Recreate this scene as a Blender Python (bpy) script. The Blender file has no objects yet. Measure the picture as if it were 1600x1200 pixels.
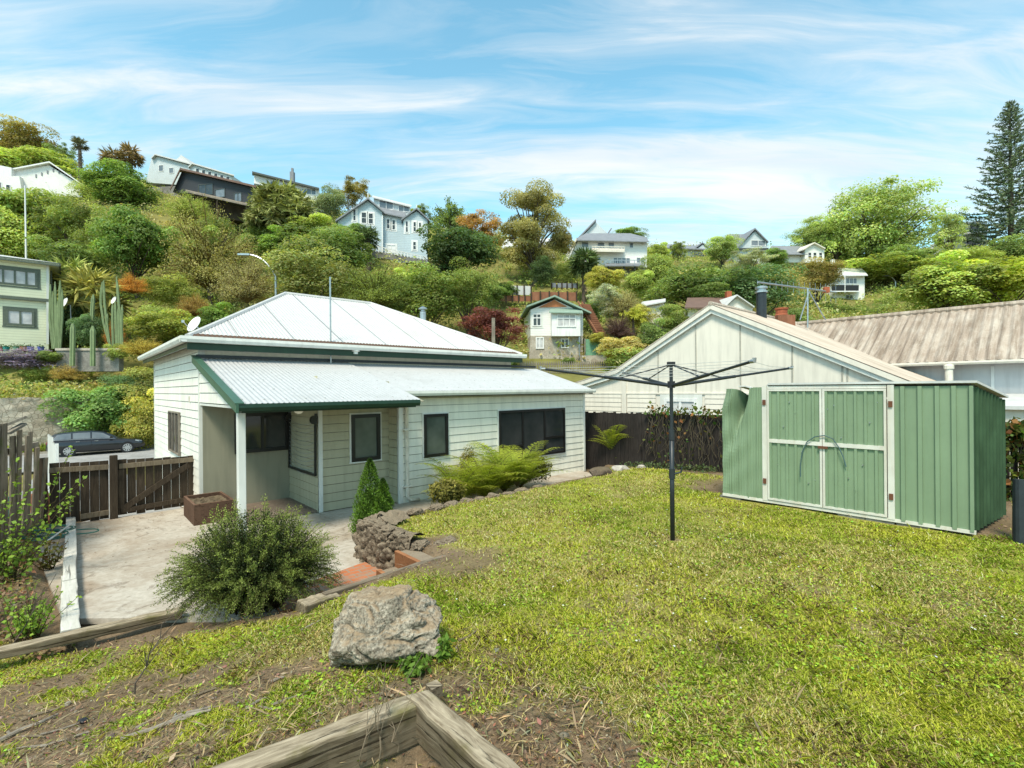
import bpy, math, random
import numpy as np
from mathutils import Vector, Matrix
rnd = random.Random(11); ng = np.random.default_rng(5)
scene = bpy.context.scene; COL = scene.collection
# ------------------------------------------------------------------ camera model
F = 768.0; H = 1.83; ROLL = math.radians(0.5)
cr, sr = math.cos(ROLL), math.sin(ROLL)
def ray(x, y):
    px, py = x-800.0, y-600.0
    return Vector(((px*cr-py*sr)/F, 1.0, -((px*sr+py*cr)-7.0)/F))
def at(x, y, Y): return Vector((0, 0, H)) + ray(x, y)*Y
def onz(x, y, z):
    d = ray(x, y); k = (z-H)/d.z; return Vector((0, 0, H)) + d*k
A_ = Vector((-.671, .7415, 0)).normalized(); B_ = Vector((.742, .6704, 0)).normalized()
C1 = Vector((-3.64, 9.25, 0))
def ST(s, t, z=0.0): v = C1+B_*s+A_*t; return Vector((v.x, v.y, z))
def stof(p): v = Vector((p[0]-C1.x, p[1]-C1.y, 0)); return v.dot(B_), v.dot(A_)
class Plane:                                   # a vertical plane: origin and horizontal direction
    def __init__(s, P0, u):
        s.P0 = Vector(P0); s.u = Vector((u[0], u[1], 0)).normalized()
        n = Vector((s.u.y, -s.u.x, 0))
        if n.dot(s.P0-Vector((0, 0, H))) > 0: n = -n
        s.n = n                                # towards the viewer's side
    def hit(s, x, y, off=0.0):
        d = ray(x, y); P = s.P0 - s.n*off
        k = s.n.dot(P-Vector((0, 0, H)))/s.n.dot(d)
        return Vector((0, 0, H)) + d*k
    def sz(s, x, y, off=0.0):
        p = s.hit(x, y, off); return (p-s.P0).dot(s.u), p.z
    def pt(s, a, z, off=0.0):
        p = s.P0+s.u*a-s.n*off; return Vector((p.x, p.y, z))
# ------------------------------------------------------------------ mesh builder
class MB:
    def __init__(s): s.v = []; s.f = []; s.dark = []
    def add(s, vs, fs):
        o = len(s.v); s.v += [Vector(p) for p in vs]; s.f += [tuple(i+o for i in f) for f in fs]; return s
    def quad(s, *p): return s.add(p, [tuple(range(len(p)))])
    def box(s, c, size, rz=0.0, M=None):
        hx, hy, hz = size[0]/2, size[1]/2, size[2]/2
        vs = [Vector((i*hx, j*hy, k*hz)) for k in (-1, 1) for j in (-1, 1) for i in (-1, 1)]
        m = M if M is not None else Matrix.Rotation(rz, 3, 'Z')
        vs = [m @ v + Vector(c) for v in vs]
        return s.add(vs, [(0,2,3,1),(4,5,7,6),(0,1,5,4),(2,6,7,3),(0,4,6,2),(1,3,7,5)])
    def obox(s, p, u, w, size):                # box at corner p along u (x), w (y), up
        u = Vector(u); w = Vector(w); z = Vector((0,0,1))
        vs = [Vector(p)+u*size[0]*i+w*size[1]*j+z*size[2]*k for k in (0,1) for j in (0,1) for i in (0,1)]
        return s.add(vs, [(0,2,3,1),(4,5,7,6),(0,1,5,4),(2,6,7,3),(0,4,6,2),(1,3,7,5)])
    def beam(s, p, q, w, h, up=(0,0,1)):       # rectangular bar
        p = Vector(p); q = Vector(q); d = (q-p).normalized(); up = Vector(up)
        x = d.cross(up)
        if x.length < 1e-4: x = d.cross(Vector((0,1,0)))
        x.normalize(); y = x.cross(d).normalized()
        vs = [e+x*(i*w/2)+y*(j*h/2) for e in (p, q) for (i, j) in ((-1,-1),(1,-1),(1,1),(-1,1))]
        return s.add(vs, [(0,1,2,3),(7,6,5,4),(0,4,5,1),(1,5,6,2),(2,6,7,3),(3,7,4,0)])
    def tube(s, pts, rad, n=8, cap=True):
        pts = [Vector(p) for p in pts]; m = len(pts)
        rad = rad if isinstance(rad, (list, tuple)) else [rad]*m
        vs = []; x = None
        for i, p in enumerate(pts):
            d = (pts[min(i+1, m-1)]-pts[max(i-1, 0)])
            d = d.normalized() if d.length > 1e-9 else Vector((0,0,1))
            if x is None:
                x = d.cross(Vector((0,0,1)))
                if x.length < 1e-3: x = d.cross(Vector((0,1,0)))
            x = (x - d*x.dot(d)).normalized(); y = d.cross(x)
            for k in range(n):
                a = 2*math.pi*k/n; vs.append(p+(x*math.cos(a)+y*math.sin(a))*rad[i])
        fs = [(i*n+k, i*n+(k+1)%n, (i+1)*n+(k+1)%n, (i+1)*n+k) for i in range(m-1) for k in range(n)]
        if cap: fs += [tuple(range(n-1, -1, -1)), tuple(range((m-1)*n, m*n))]
        return s.add(vs, fs)
    def extrude(s, pts, vec):                  # polygon pushed along vec
        n = len(pts); vec = Vector(vec); pts = [Vector(p) for p in pts]
        return s.add(pts+[p+vec for p in pts], [tuple(range(n)), tuple(range(2*n-1, n-1, -1))] +
                     [(i, i+n, (i+1)%n+n, (i+1)%n) for i in range(n)])
    def lathe(s, prof, c, n=16):
        vs = [Vector((c[0]+r*math.cos(2*math.pi*k/n), c[1]+r*math.sin(2*math.pi*k/n), c[2]+z)) for r, z in prof for k in range(n)]
        m = len(prof)
        return s.add(vs, [(i*n+k, i*n+(k+1)%n, (i+1)*n+(k+1)%n, (i+1)*n+k) for i in range(m-1) for k in range(n)] +
                     [tuple(range(n-1,-1,-1)), tuple(range((m-1)*n, m*n))])
ROOT = {}
def base_of(parent):
    while parent.parent: parent = parent.parent
    return ROOT.get(parent.name, Vector((0,0,0)))
def tag(o, label=None, cat=None, group=None, kind=None):
    if label: o['label'] = label
    if cat: o['category'] = cat
    if group: o['group'] = group
    if kind: o['kind'] = kind
    return o
def thing(name, label, cat, loc, group=None):
    o = bpy.data.objects.new(name, None); COL.objects.link(o); o.location = loc
    o.empty_display_size = .2
    ROOT[o.name] = Vector(loc); return tag(o, label, cat, group)
def link(name, me, mat, parent=None, loc=None, smooth=False):
    o = bpy.data.objects.new(name, me); COL.objects.link(o)
    if mat is not None and not me.materials: me.materials.append(mat)
    if parent is not None: o.parent = parent
    if loc is not None: o.location = loc
    return o
def part(name, mb, mat, parent, smooth=False, label=None, bevel=0.0):
    b = base_of(parent); me = bpy.data.meshes.new(name)
    me.from_pydata([v-b for v in mb.v], [], mb.f); me.update()
    if smooth: me.shade_smooth()
    o = link(name, me, mat, parent)
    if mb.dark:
        me.materials.append(M['grooveshade'])
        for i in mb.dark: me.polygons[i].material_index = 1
    if bevel: bv(o, bevel)
    if label: o['label'] = label
    return o
def bv(o, w, seg=2):
    m = o.modifiers.new('b', 'BEVEL'); m.width = w; m.segments = seg; m.limit_method = 'ANGLE'
def solo(name, mb, mat, label=None, cat=None, group=None, kind=None, loc=None, smooth=False, bevel=0.0):
    loc = Vector(loc) if loc is not None else (mb.v[0].copy() if kind is None else Vector((0,0,0)))
    me = bpy.data.meshes.new(name); me.from_pydata([v-loc for v in mb.v], [], mb.f); me.update()
    if smooth: me.shade_smooth()
    o = link(name, me, mat, None, loc); ROOT[o.name] = loc
    if bevel: bv(o, bevel)
    return tag(o, label, cat, group, kind)
def npmesh(name, V, Fq, C=None, mat=None):     # V (n,3), Fq (m,k) ; C (n,3) colours
    me = bpy.data.meshes.new(name); n, m, k = len(V), len(Fq), Fq.shape[1]
    me.vertices.add(n); me.vertices.foreach_set('co', np.ascontiguousarray(V, dtype=np.float32).ravel())
    me.loops.add(m*k); me.loops.foreach_set('vertex_index', Fq.astype(np.int32).ravel())
    me.polygons.add(m); me.polygons.foreach_set('loop_start', (np.arange(m)*k).astype(np.int32))
    me.polygons.foreach_set('loop_total', np.full(m, k, dtype=np.int32))
    if C is not None:
        at_ = me.color_attributes.new('Col', 'FLOAT_COLOR', 'POINT')
        at_.data.foreach_set('color', np.concatenate([C, np.ones((n,1))], 1).astype(np.float32).ravel())
    me.update(calc_edges=True); me.validate()
    if mat is not None: me.materials.append(mat)
    return me
# numpy value noise
_perm = ng.random((256, 256))
def vnoise(x, y):
    x = np.asarray(x, float); y = np.asarray(y, float)
    xi = np.floor(x).astype(int); yi = np.floor(y).astype(int); fx = x-xi; fy = y-yi
    fx = fx*fx*(3-2*fx); fy = fy*fy*(3-2*fy)
    g = lambda a, b: _perm[a & 255, b & 255]
    return (g(xi,yi)*(1-fx)+g(xi+1,yi)*fx)*(1-fy)+(g(xi,yi+1)*(1-fx)+g(xi+1,yi+1)*fx)*fy
def fbm(x, y, o=4):
    v = 0; a = .5
    for i in range(o): v = v+a*vnoise(x*2**i+17*i, y*2**i+31*i); a *= .5
    return v/(1-.5**o)
def sstep(a, b, x): t = np.clip((x-a)/(b-a), 0, 1); return t*t*(3-2*t)
# ------------------------------------------------------------------ materials
class NT:
    def __init__(s, name):
        s.m = bpy.data.materials.new(name); s.m.use_nodes = True; s.t = s.m.node_tree; s.t.nodes.clear()
        s.out = s.t.nodes.new('ShaderNodeOutputMaterial')
    def n(s, typ, **kw):
        nd = s.t.nodes.new(typ)
        for k, v in kw.items():
            if k[:2] == 'i_':
                key = k[2:]; key = int(key) if key.isdigit() else key.replace('_', ' ')
                if hasattr(v, 'is_output'): s.t.links.new(v, nd.inputs[key])
                else: nd.inputs[key].default_value = v
            else: setattr(nd, k, v)
        return nd
    def l(s, a, b): s.t.links.new(a, b)
    def ramp(s, fac, stops):
        r = s.n('ShaderNodeValToRGB'); e = r.color_ramp.elements
        while len(e) < len(stops): e.new(.5)
        for el, (p, c) in zip(e, stops): el.position = p; el.color = (*c, 1) if len(c) == 3 else c
        s.l(fac, r.inputs[0]); return r.outputs[0]
    def mix(s, fac, a, b, mode='MIX'):
        m = s.n('ShaderNodeMix', data_type='RGBA', blend_type=mode)
        for i, v in ((0, fac), (6, a), (7, b)):
            if hasattr(v, 'is_output'): s.l(v, m.inputs[i])
            else: m.inputs[i].default_value = (*v, 1) if isinstance(v, tuple) and len(v) == 3 else v
        return m.outputs[2]
    def coord(s, kind='Object'): return s.n('ShaderNodeTexCoord').outputs[kind]
    def pos(s): return s.n('ShaderNodeNewGeometry').outputs['Position']
    def noise(s, vec, scale, detail=4, rough=.6, dist=0.0):
        return s.n('ShaderNodeTexNoise', i_Vector=vec, i_Scale=scale, i_Detail=detail, i_Roughness=rough, i_Distortion=dist).outputs['Fac']
    def mapv(s, vec, scale=(1,1,1), rot=(0,0,0)):
        return s.n('ShaderNodeMapping', i_Vector=vec, i_Scale=scale, i_Rotation=rot).outputs[0]
    def bump(s, h, strength=.3, dist=.02):
        return s.n('ShaderNodeBump', i_Height=h, i_Strength=strength, i_Distance=dist).outputs[0]
    def bsdf(s, color, rough=.6, normal=None, metal=0.0, spec=.3):
        b = s.n('ShaderNodeBsdfPrincipled'); b.inputs['Metallic'].default_value = metal
        b.inputs['Specular IOR Level'].default_value = spec
        for k, v in (('Base Color', color), ('Roughness', rough)):
            if hasattr(v, 'is_output'): s.l(v, b.inputs[k])
            else: b.inputs[k].default_value = (*v, 1) if isinstance(v, tuple) else v
        if normal is not None: s.l(normal, b.inputs['Normal'])
        s.l(b.outputs[0], s.out.inputs[0]); return b
M = {}
def paint(key, c, rough=.55, var=.12, scale=1.5, metal=0.0, spec=.3, dirt=None, bump=.05, streak=True):
    """painted surface with soft mottling and vertical run marks"""
    t = NT(key); p = t.pos()
    n1 = t.noise(p, scale, 5); n2 = t.noise(t.mapv(p, (6, 6, .7)), 1.2, 4)
    lo = tuple(max(0, x*(1-var)) for x in c); hi = tuple(min(1, x*(1+var*.6)) for x in c)
    col = t.ramp(n1, [(.3, lo), (.7, hi)])
    if streak: col = t.mix(t.ramp(n2, [(.45, (0,0,0)), (.8, (.55,)*3)]), col, dirt or tuple(x*.62 for x in c))
    n3 = t.noise(p, 60, 3)
    t.bsdf(col, t.ramp(n1, [(.3, (rough*.85,)*3), (.7, (min(1, rough*1.15),)*3)]), t.bump(n3, bump, .005), metal, spec)
    M[key] = t.m; return t.m
def plain(key, c, rough=.5, metal=0.0, spec=.4):
    t = NT(key); p = t.pos(); n = t.noise(p, 9, 4)
    t.bsdf(t.ramp(n, [(.3, tuple(x*.8 for x in c)), (.7, tuple(min(1, x*1.15) for x in c))]), rough, None, metal, spec)
    M[key] = t.m; return t.m
def timber(key, c1, c2, scale=1.0, rough=.8, moss=None, sc=(9, 9, .9), white=None):
    t = NT(key); p = t.coord(); n = t.noise(t.mapv(p, sc), 2.2*scale, 8, .65, 1.2); b = t.noise(p, 1.3*scale, 4)
    col = t.ramp(n, [(.28, c1), (.72, c2)])
    col = t.mix(t.ramp(b, [(.35, (0,0,0)), (.75, (.7,)*3)]), col, tuple(x*.55 for x in c1))
    if moss: col = t.mix(t.ramp(t.noise(p, 3.1, 6), [(.55, (0,0,0)), (.7, (.8,)*3)]), col, moss)
    if white: col = t.mix(t.ramp(t.noise(p, 5, 6), [(.5, (0,0,0)), (.62, (.8,)*3)]), col, white)
    if sc[0] < 3:                                  # weathered sleepers: paler tops, long dark checks, darker sides
        up = t.n('ShaderNodeSeparateXYZ', i_0=t.n('ShaderNodeNewGeometry').outputs['Normal']).outputs[2]
        col = t.mix(t.ramp(up, [(.3, (.62,)*3), (.8, (0,)*3)]), col, tuple(x*.5 for x in c1))
        ck = t.noise(t.mapv(p, (.6, 22, 22)), 1.6, 5, .6, .6); col = t.mix(t.ramp(ck, [(.60, (0,)*3), (.66, (.85,)*3)]), col, tuple(x*.25 for x in c1)); n = t.mix(.5, n, t.ramp(ck, [(.58, (1,)*3), (.66, (0,)*3)]))
    t.bsdf(col, rough, t.bump(n, .8, .012), 0, .15); M[key] = t.m; return t.m
def siding_far(key, c, pitch=.2, dark=.55, rough=.6):
    t = NT(key); p = t.pos(); z = t.n('ShaderNodeSeparateXYZ', i_0=p).outputs[2]
    fr = t.n('ShaderNodeMath', operation='FRACT', i_0=t.n('ShaderNodeMath', operation='DIVIDE', i_0=z, i_1=pitch).outputs[0]).outputs[0]
    n = t.noise(p, .8, 5)
    col = t.ramp(n, [(.3, tuple(x*.88 for x in c)), (.7, c)])
    col = t.mix(t.ramp(fr, [(0, (1-dark,)*3), (.2, (1,)*3), (1, (1,)*3)]), (0,0,0), col)
    t.bsdf(col, rough, t.bump(fr, .5, .02)); M[key] = t.m; return t.m
def glass(key, c=(.02,.025,.025), rough=.06, spec=.6, var=(.05,.05,.05)):
    t = NT(key); p = t.pos(); n = t.noise(p, 1.3, 3)
    t.bsdf(t.ramp(n, [(.35, c), (.7, var)]), rough, t.bump(t.noise(p, 1.1, 2), .04, .05), 0, spec); M[key] = t.m; return t.m
def leafmat(key, rough=.55, trans=.42):
    t = NT(key); at_ = t.n('ShaderNodeAttribute', attribute_name='Col').outputs['Color']
    oi = t.n('ShaderNodeObjectInfo').outputs['Color']
    col = t.mix(1.0, at_, oi, 'MULTIPLY')
    b = t.n('ShaderNodeBsdfPrincipled', i_Base_Color=col, i_Roughness=rough); b.inputs['Specular IOR Level'].default_value = .25
    tr = t.n('ShaderNodeBsdfTranslucent', i_Color=t.mix(1.0, col, (1.25, 1.3, .6), 'MULTIPLY'))
    ms = t.n('ShaderNodeMixShader', i_0=trans, i_1=b.outputs[0], i_2=tr.outputs[0]); t.l(ms.outputs[0], t.out.inputs[0])
    M[key] = t.m; return t.m
def colmat(key, rough=.8, bumpscale=40, bs=.5, dist=.02, trans=0):
    t = NT(key); at_ = t.n('ShaderNodeAttribute', attribute_name='Col').outputs['Color']; p = t.pos()
    n = t.noise(p, bumpscale, 6, .7)
    col = t.mix(1.0, at_, t.ramp(n, [(.25, (.55,)*3), (.75, (1.3,)*3)]), 'MULTIPLY')
    t.bsdf(col, rough, t.bump(n, bs, dist), 0, .1); M[key] = t.m; return t.m
def rust_iron(key, c, rust, amount=.5, rough=.55, metal=.2, along=None):
    """corrugated sheet paint with rust and lichen, streaked down the slope"""
    t = NT(key); p = t.pos()
    if along is not None: p2 = t.mapv(t.mapv(p, (1,1,1), (0,0,along)), (2.5, .35, .35))
    else: p2 = p
    n = t.noise(p2, 1.6, 8, .7); n2 = t.noise(p, .35, 4); n3 = t.noise(p, 9, 5)
    col = t.ramp(n3, [(.3, tuple(x*.85 for x in c)), (.7, c)])
    f = t.ramp(t.n('ShaderNodeMath', operation='ADD', i_0=n, i_1=t.n('ShaderNodeMath', operation='MULTIPLY', i_0=n2, i_1=.5).outputs[0]).outputs[0],
               [(.95-amount*.5, (0,0,0)), (1.1-amount*.5, (1,1,1))])
    col = t.mix(f, col, rust)
    t.bsdf(col, rough, None, metal, .4); M[key] = t.m; return t.m

def streak_iron(key, c1, c2, c3, rot):
    t = NT(key); p = t.mapv(t.pos(), (1,1,1), (0,0,math.radians(rot)))
    a = t.noise(t.mapv(p, (5.5,.45,.45)), 1.0, 7, .68, .3); b = t.noise(t.mapv(p, (2.2,.9,.9)), 1.1, 8, .72); d = t.noise(p, 22, 6, .7); e = t.noise(t.mapv(p, (13,.5,.5)), 1.0, 4, .6)
    col = t.ramp(b, [(.36, c1), (.56, c2)]); col = t.mix(t.ramp(a, [(.46, (0,)*3), (.66, (.9,)*3)]), col, c3); col = t.mix(t.ramp(e, [(.5, (0,)*3), (.72, (.6,)*3)]), col, tuple(x*.75 for x in c3))
    col = t.mix(t.ramp(d, [(.58, (0,)*3), (.72, (.7,)*3)]), col, (.62,.58,.52)); t.bsdf(col, .85, None, 0, .15); M[key] = t.m
paint('sidewhite', (.77,.745,.64), .5, .06, 1.2)
paint('sideleft', (.79,.775,.70), .5, .08, 1.2)
paint('trimwhite', (.68,.685,.64), .45, .08)
paint('creampaint', (.70,.65,.565), .6, .08, .8)
plain('grooveshade', (.17,.17,.145), .9); paint('sideshade', (.42,.395,.275), .55, .1, 1.2)
paint('greypanel', (.55,.55,.56), .6, .08, .6)
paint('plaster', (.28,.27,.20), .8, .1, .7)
paint('greentrim', (.016,.048,.03), .35, .2, 3)
paint('fascgreen', (.05,.115,.075), .4, .15, 3)
paint('white', (.74,.74,.73), .5, .06)
paint('shedgreen', (.195,.272,.172), .5, .10, 2.2, dirt=(.145,.21,.13), metal=.0)
paint('shedshade', (.050,.092,.052), .95, .3, 2.2, spec=.03, dirt=(.028,.048,.028)); paint('shedwhite', (.60,.59,.54), .5, .14, 3, dirt=(.42,.34,.23))
plain('rust', (.13,.05,.025), .8); plain('blackframe', (.012,.012,.012), .35); plain('darkmetal', (.03,.036,.042), .4, .3)
plain('steel', (.42,.44,.45), .35, .8); plain('pvc', (.66,.63,.55), .4); plain('terracotta', (.33,.09,.04), .8)
plain('blackplastic', (.015,.015,.018), .4); plain('greyline', (.42,.43,.42), .6); plain('bulb', (.8,.78,.7), .2)
rust_iron('ironwhite', (.54,.535,.525), (.46,.445,.42), .35, .5, 0)
rust_iron('ironzinc', (.50,.50,.50), (.42,.42,.415), .3, .42, .1)
rust_iron('rustedge', (.19,.13,.10), (.09,.05,.03), .9, .8, 0)
streak_iron('ironpink', (.53,.47,.40), (.46,.385,.32), (.33,.27,.21), -42)
streak_iron('ironpink2', (.46,.40,.335), (.35,.28,.225), (.18,.135,.10), 48)
timber('darkwood', (.032,.023,.016), (.095,.072,.05)); timber('fencewood', (.018,.015,.014), (.055,.046,.042))
timber('railwood', (.12,.09,.06), (.27,.22,.155)); timber('greywood', (.15,.125,.10), (.36,.32,.26), 1, .85, None, (9,9,.9))
timber('sleeper', (.10,.07,.04), (.64,.54,.39), 1.3, .85, (.12,.11,.035), (1.2,9,9))
timber('steporange', (.26,.10,.04), (.48,.24,.12), 1, .7, None, (1,9,9)); timber('paintedwood', (.55,.53,.48), (.72,.7,.66), 1, .7, None, (9,9,1))
timber('greyplank', (.11,.085,.06), (.34,.28,.205), 1, .85, None, (1.2,9,9)); timber('paintplank', (.50,.48,.42), (.68,.66,.61), 1, .75, None, (1,9,9), None)
timber('planterwood', (.13,.075,.05), (.24,.145,.10), 1, .8, None, (1,9,9)); timber('bark', (.06,.045,.035), (.17,.14,.11), 2)
timber('decking', (.16,.12,.09), (.30,.24,.19), 1, .8); timber('oldpaling', (.12,.095,.07), (.36,.30,.225), 1, .9, (.10,.12,.03))
timber('redwood', (.20,.08,.045), (.36,.17,.10))
glass('darkglass'); glass('frost', (.05,.065,.055), .25, .5, (.12,.14,.12)); glass('skyglass', (.10,.12,.14), .1, .7, (.2,.22,.24)); glass('curtain', (.35,.35,.36), .4, .3, (.6,.6,.6))
siding_far('sideblue', (.50,.59,.64), .22); siding_far('sidegreen', (.76,.77,.56), .2, .4); siding_far('sidewhitefar', (.80,.79,.76), .22, .25)
siding_far('sidecream', (.62,.595,.51), .175, .45); siding_far('charcoal', (.035,.038,.045), .3, .3); siding_far('sidepale', (.55,.60,.62), .22, .25)
paint('roofgrey', (.22,.23,.25), .6, .2); paint('roofpale', (.55,.55,.54), .6, .1); paint('roofbrown', (.16,.10,.08), .8, .2); paint('roofgreen', (.24,.33,.27), .6, .15)
paint('gableorange', (.48,.17,.07), .7, .1); plain('darktrim', (.06,.07,.065), .5); plain('sagetrim', (.10,.12,.09), .5)
leafmat('leaf'); leafmat('grassblade', .6, .35); leafmat('needle', .6, .15)
def stone(key, c1, c2, mortar, scale=2.2):
    t = NT(key); p = t.pos()
    v = t.n('ShaderNodeTexVoronoi', i_Vector=t.mix(.12, p, t.n('ShaderNodeTexNoise', i_Vector=p, i_Scale=3.0).outputs['Color']), i_Scale=scale)
    d = t.n('ShaderNodeTexVoronoi', i_Vector=p, i_Scale=scale, feature='DISTANCE_TO_EDGE').outputs['Distance']
    col = t.mix(t.n('ShaderNodeSeparateXYZ', i_0=v.outputs['Color']).outputs[0], c1, c2)
    n = t.noise(p, 14, 6, .7); col = t.mix(t.ramp(n, [(.3, (.0,)*3), (.75, (.6,)*3)]), col, tuple(x*.5 for x in c1))
    f = t.ramp(d, [(0, (0,0,0)), (.06, (1,1,1))]); col = t.mix(f, mortar, col)
    t.bsdf(col, .9, t.bump(t.mix(.5, f, n), .8, .04), 0, .1); M[key] = t.m
stone('stonewall', (.36,.30,.23), (.58,.52,.42), (.26,.22,.165), 3.0); stone('stonehouse', (.36,.31,.25), (.58,.53,.45), (.42,.38,.31), 2.6)
def rockmat(key, c1, c2, c3, sc=6):
    t = NT(key); p = t.coord(); n = t.noise(p, sc, 9, .72, .6); n2 = t.noise(p, sc*6, 6, .7); n3 = t.noise(p, sc*.35, 3)
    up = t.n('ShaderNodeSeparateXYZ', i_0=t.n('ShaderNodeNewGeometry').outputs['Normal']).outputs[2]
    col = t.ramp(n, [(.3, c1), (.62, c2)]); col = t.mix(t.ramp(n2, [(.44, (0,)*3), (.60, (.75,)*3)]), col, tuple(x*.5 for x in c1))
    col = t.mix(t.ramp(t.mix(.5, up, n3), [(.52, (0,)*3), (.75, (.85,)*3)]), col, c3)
    pt = t.n('ShaderNodeNewGeometry').outputs['Pointiness']; col = t.mix(t.ramp(pt, [(.43, (.9,)*3), (.492, (0,)*3)]), col, tuple(x*.22 for x in c1)); col = t.mix(t.ramp(pt, [(.515, (0,)*3), (.62, (.4,)*3)]), col, tuple(min(.75,x*1.25) for x in c2))  # shade painted into crevices, light onto raised edges
    t.bsdf(col, .92, t.bump(t.mix(.45, n, n2), 1.0, .035), 0, .1); M[key] = t.m
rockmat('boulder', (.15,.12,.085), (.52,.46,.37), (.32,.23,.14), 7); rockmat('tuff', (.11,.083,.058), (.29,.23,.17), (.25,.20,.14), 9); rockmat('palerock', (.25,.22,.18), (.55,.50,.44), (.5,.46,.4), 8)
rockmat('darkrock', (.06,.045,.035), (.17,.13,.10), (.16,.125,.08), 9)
def concrete(key, c1, c2, stain):
    t = NT(key); p = t.pos(); n = t.noise(p, .9, 8, .7, .5); n2 = t.noise(p, 14, 6, .7); n3 = t.noise(t.mapv(p, (1, 1, 1), (0,0,.9)), 2.4, 7, .75, 1.5)
    col = t.ramp(n2, [(.3, c1), (.7, c2)]); col = t.mix(t.ramp(n, [(.42, (0,)*3), (.68, (.8,)*3)]), col, stain)
    col = t.mix(t.ramp(n3, [(.56, (0,)*3), (.62, (.55,)*3), (.7, (0,)*3)]), col, tuple(x*.45 for x in stain))
    t.bsdf(col, .9, t.bump(n2, .35, .01), 0, .1); M[key] = t.m
concrete('patio', (.36,.32,.265), (.52,.475,.41), (.26,.195,.135)); concrete('asphalt', (.27,.265,.26), (.36,.355,.35), (.22,.21,.20)); concrete('blockwall', (.17,.16,.145), (.32,.31,.285), (.09,.085,.08))
def brickmat():
    t = NT('bricks'); p = t.mapv(t.pos(), (1,1,1), (0,0,math.radians(-42)))
    b = t.n('ShaderNodeTexBrick', i_Vector=p, i_Color1=(.50,.15,.055,1), i_Color2=(.36,.13,.06,1), i_Mortar=(.26,.22,.17,1), i_Scale=2.3, i_Mortar_Size=.022, i_Bias=-.1)
    n = t.noise(t.pos(), 7, 7, .7); col = t.mix(t.ramp(n, [(.42, (0,)*3), (.62, (.85,)*3)]), b.outputs[0], (.30,.23,.17))
    t.bsdf(col, .85, t.bump(t.mix(.5, b.outputs[1], n), -.5, .02), 0, .15); M['bricks'] = t.m
brickmat(); colmat('ground', .95, 30, .8, .03); colmat('hill', .95, .6, .5, .3)
# ------------------------------------------------------------------ camera, sun, sky
cam = bpy.data.cameras.new('camera'); co = bpy.data.objects.new('camera', cam); COL.objects.link(co)
cam.lens = 36*F/1600; cam.sensor_width = 36; cam.clip_end = 4000; cam.shift_y = 7/1600
co.matrix_world = Matrix.Translation((0,0,H)) @ Matrix.Rotation(math.radians(90), 4, 'X') @ Matrix.Rotation(-ROLL, 4, 'Z')
scene.camera = co
SUN_EL = math.radians(56); sd = (-B_*.86 - A_*.46).normalized()       # horizontal direction the light comes from
sun = bpy.data.lights.new('sun', 'SUN'); sun.energy = 5.0; sun.angle = math.radians(15); sun.color = (1, .905, .74)
so = bpy.data.objects.new('sun', sun); COL.objects.link(so)
sv = Vector((sd.x*math.cos(SUN_EL), sd.y*math.cos(SUN_EL), math.sin(SUN_EL)))
so.rotation_euler = (-sv).to_track_quat('-Z', 'Y').to_euler(); so.location = (0, 0, 60)
w = bpy.data.worlds.new('World'); scene.world = w; w.use_nodes = True; wt = w.node_tree; wt.nodes.clear()
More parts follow.
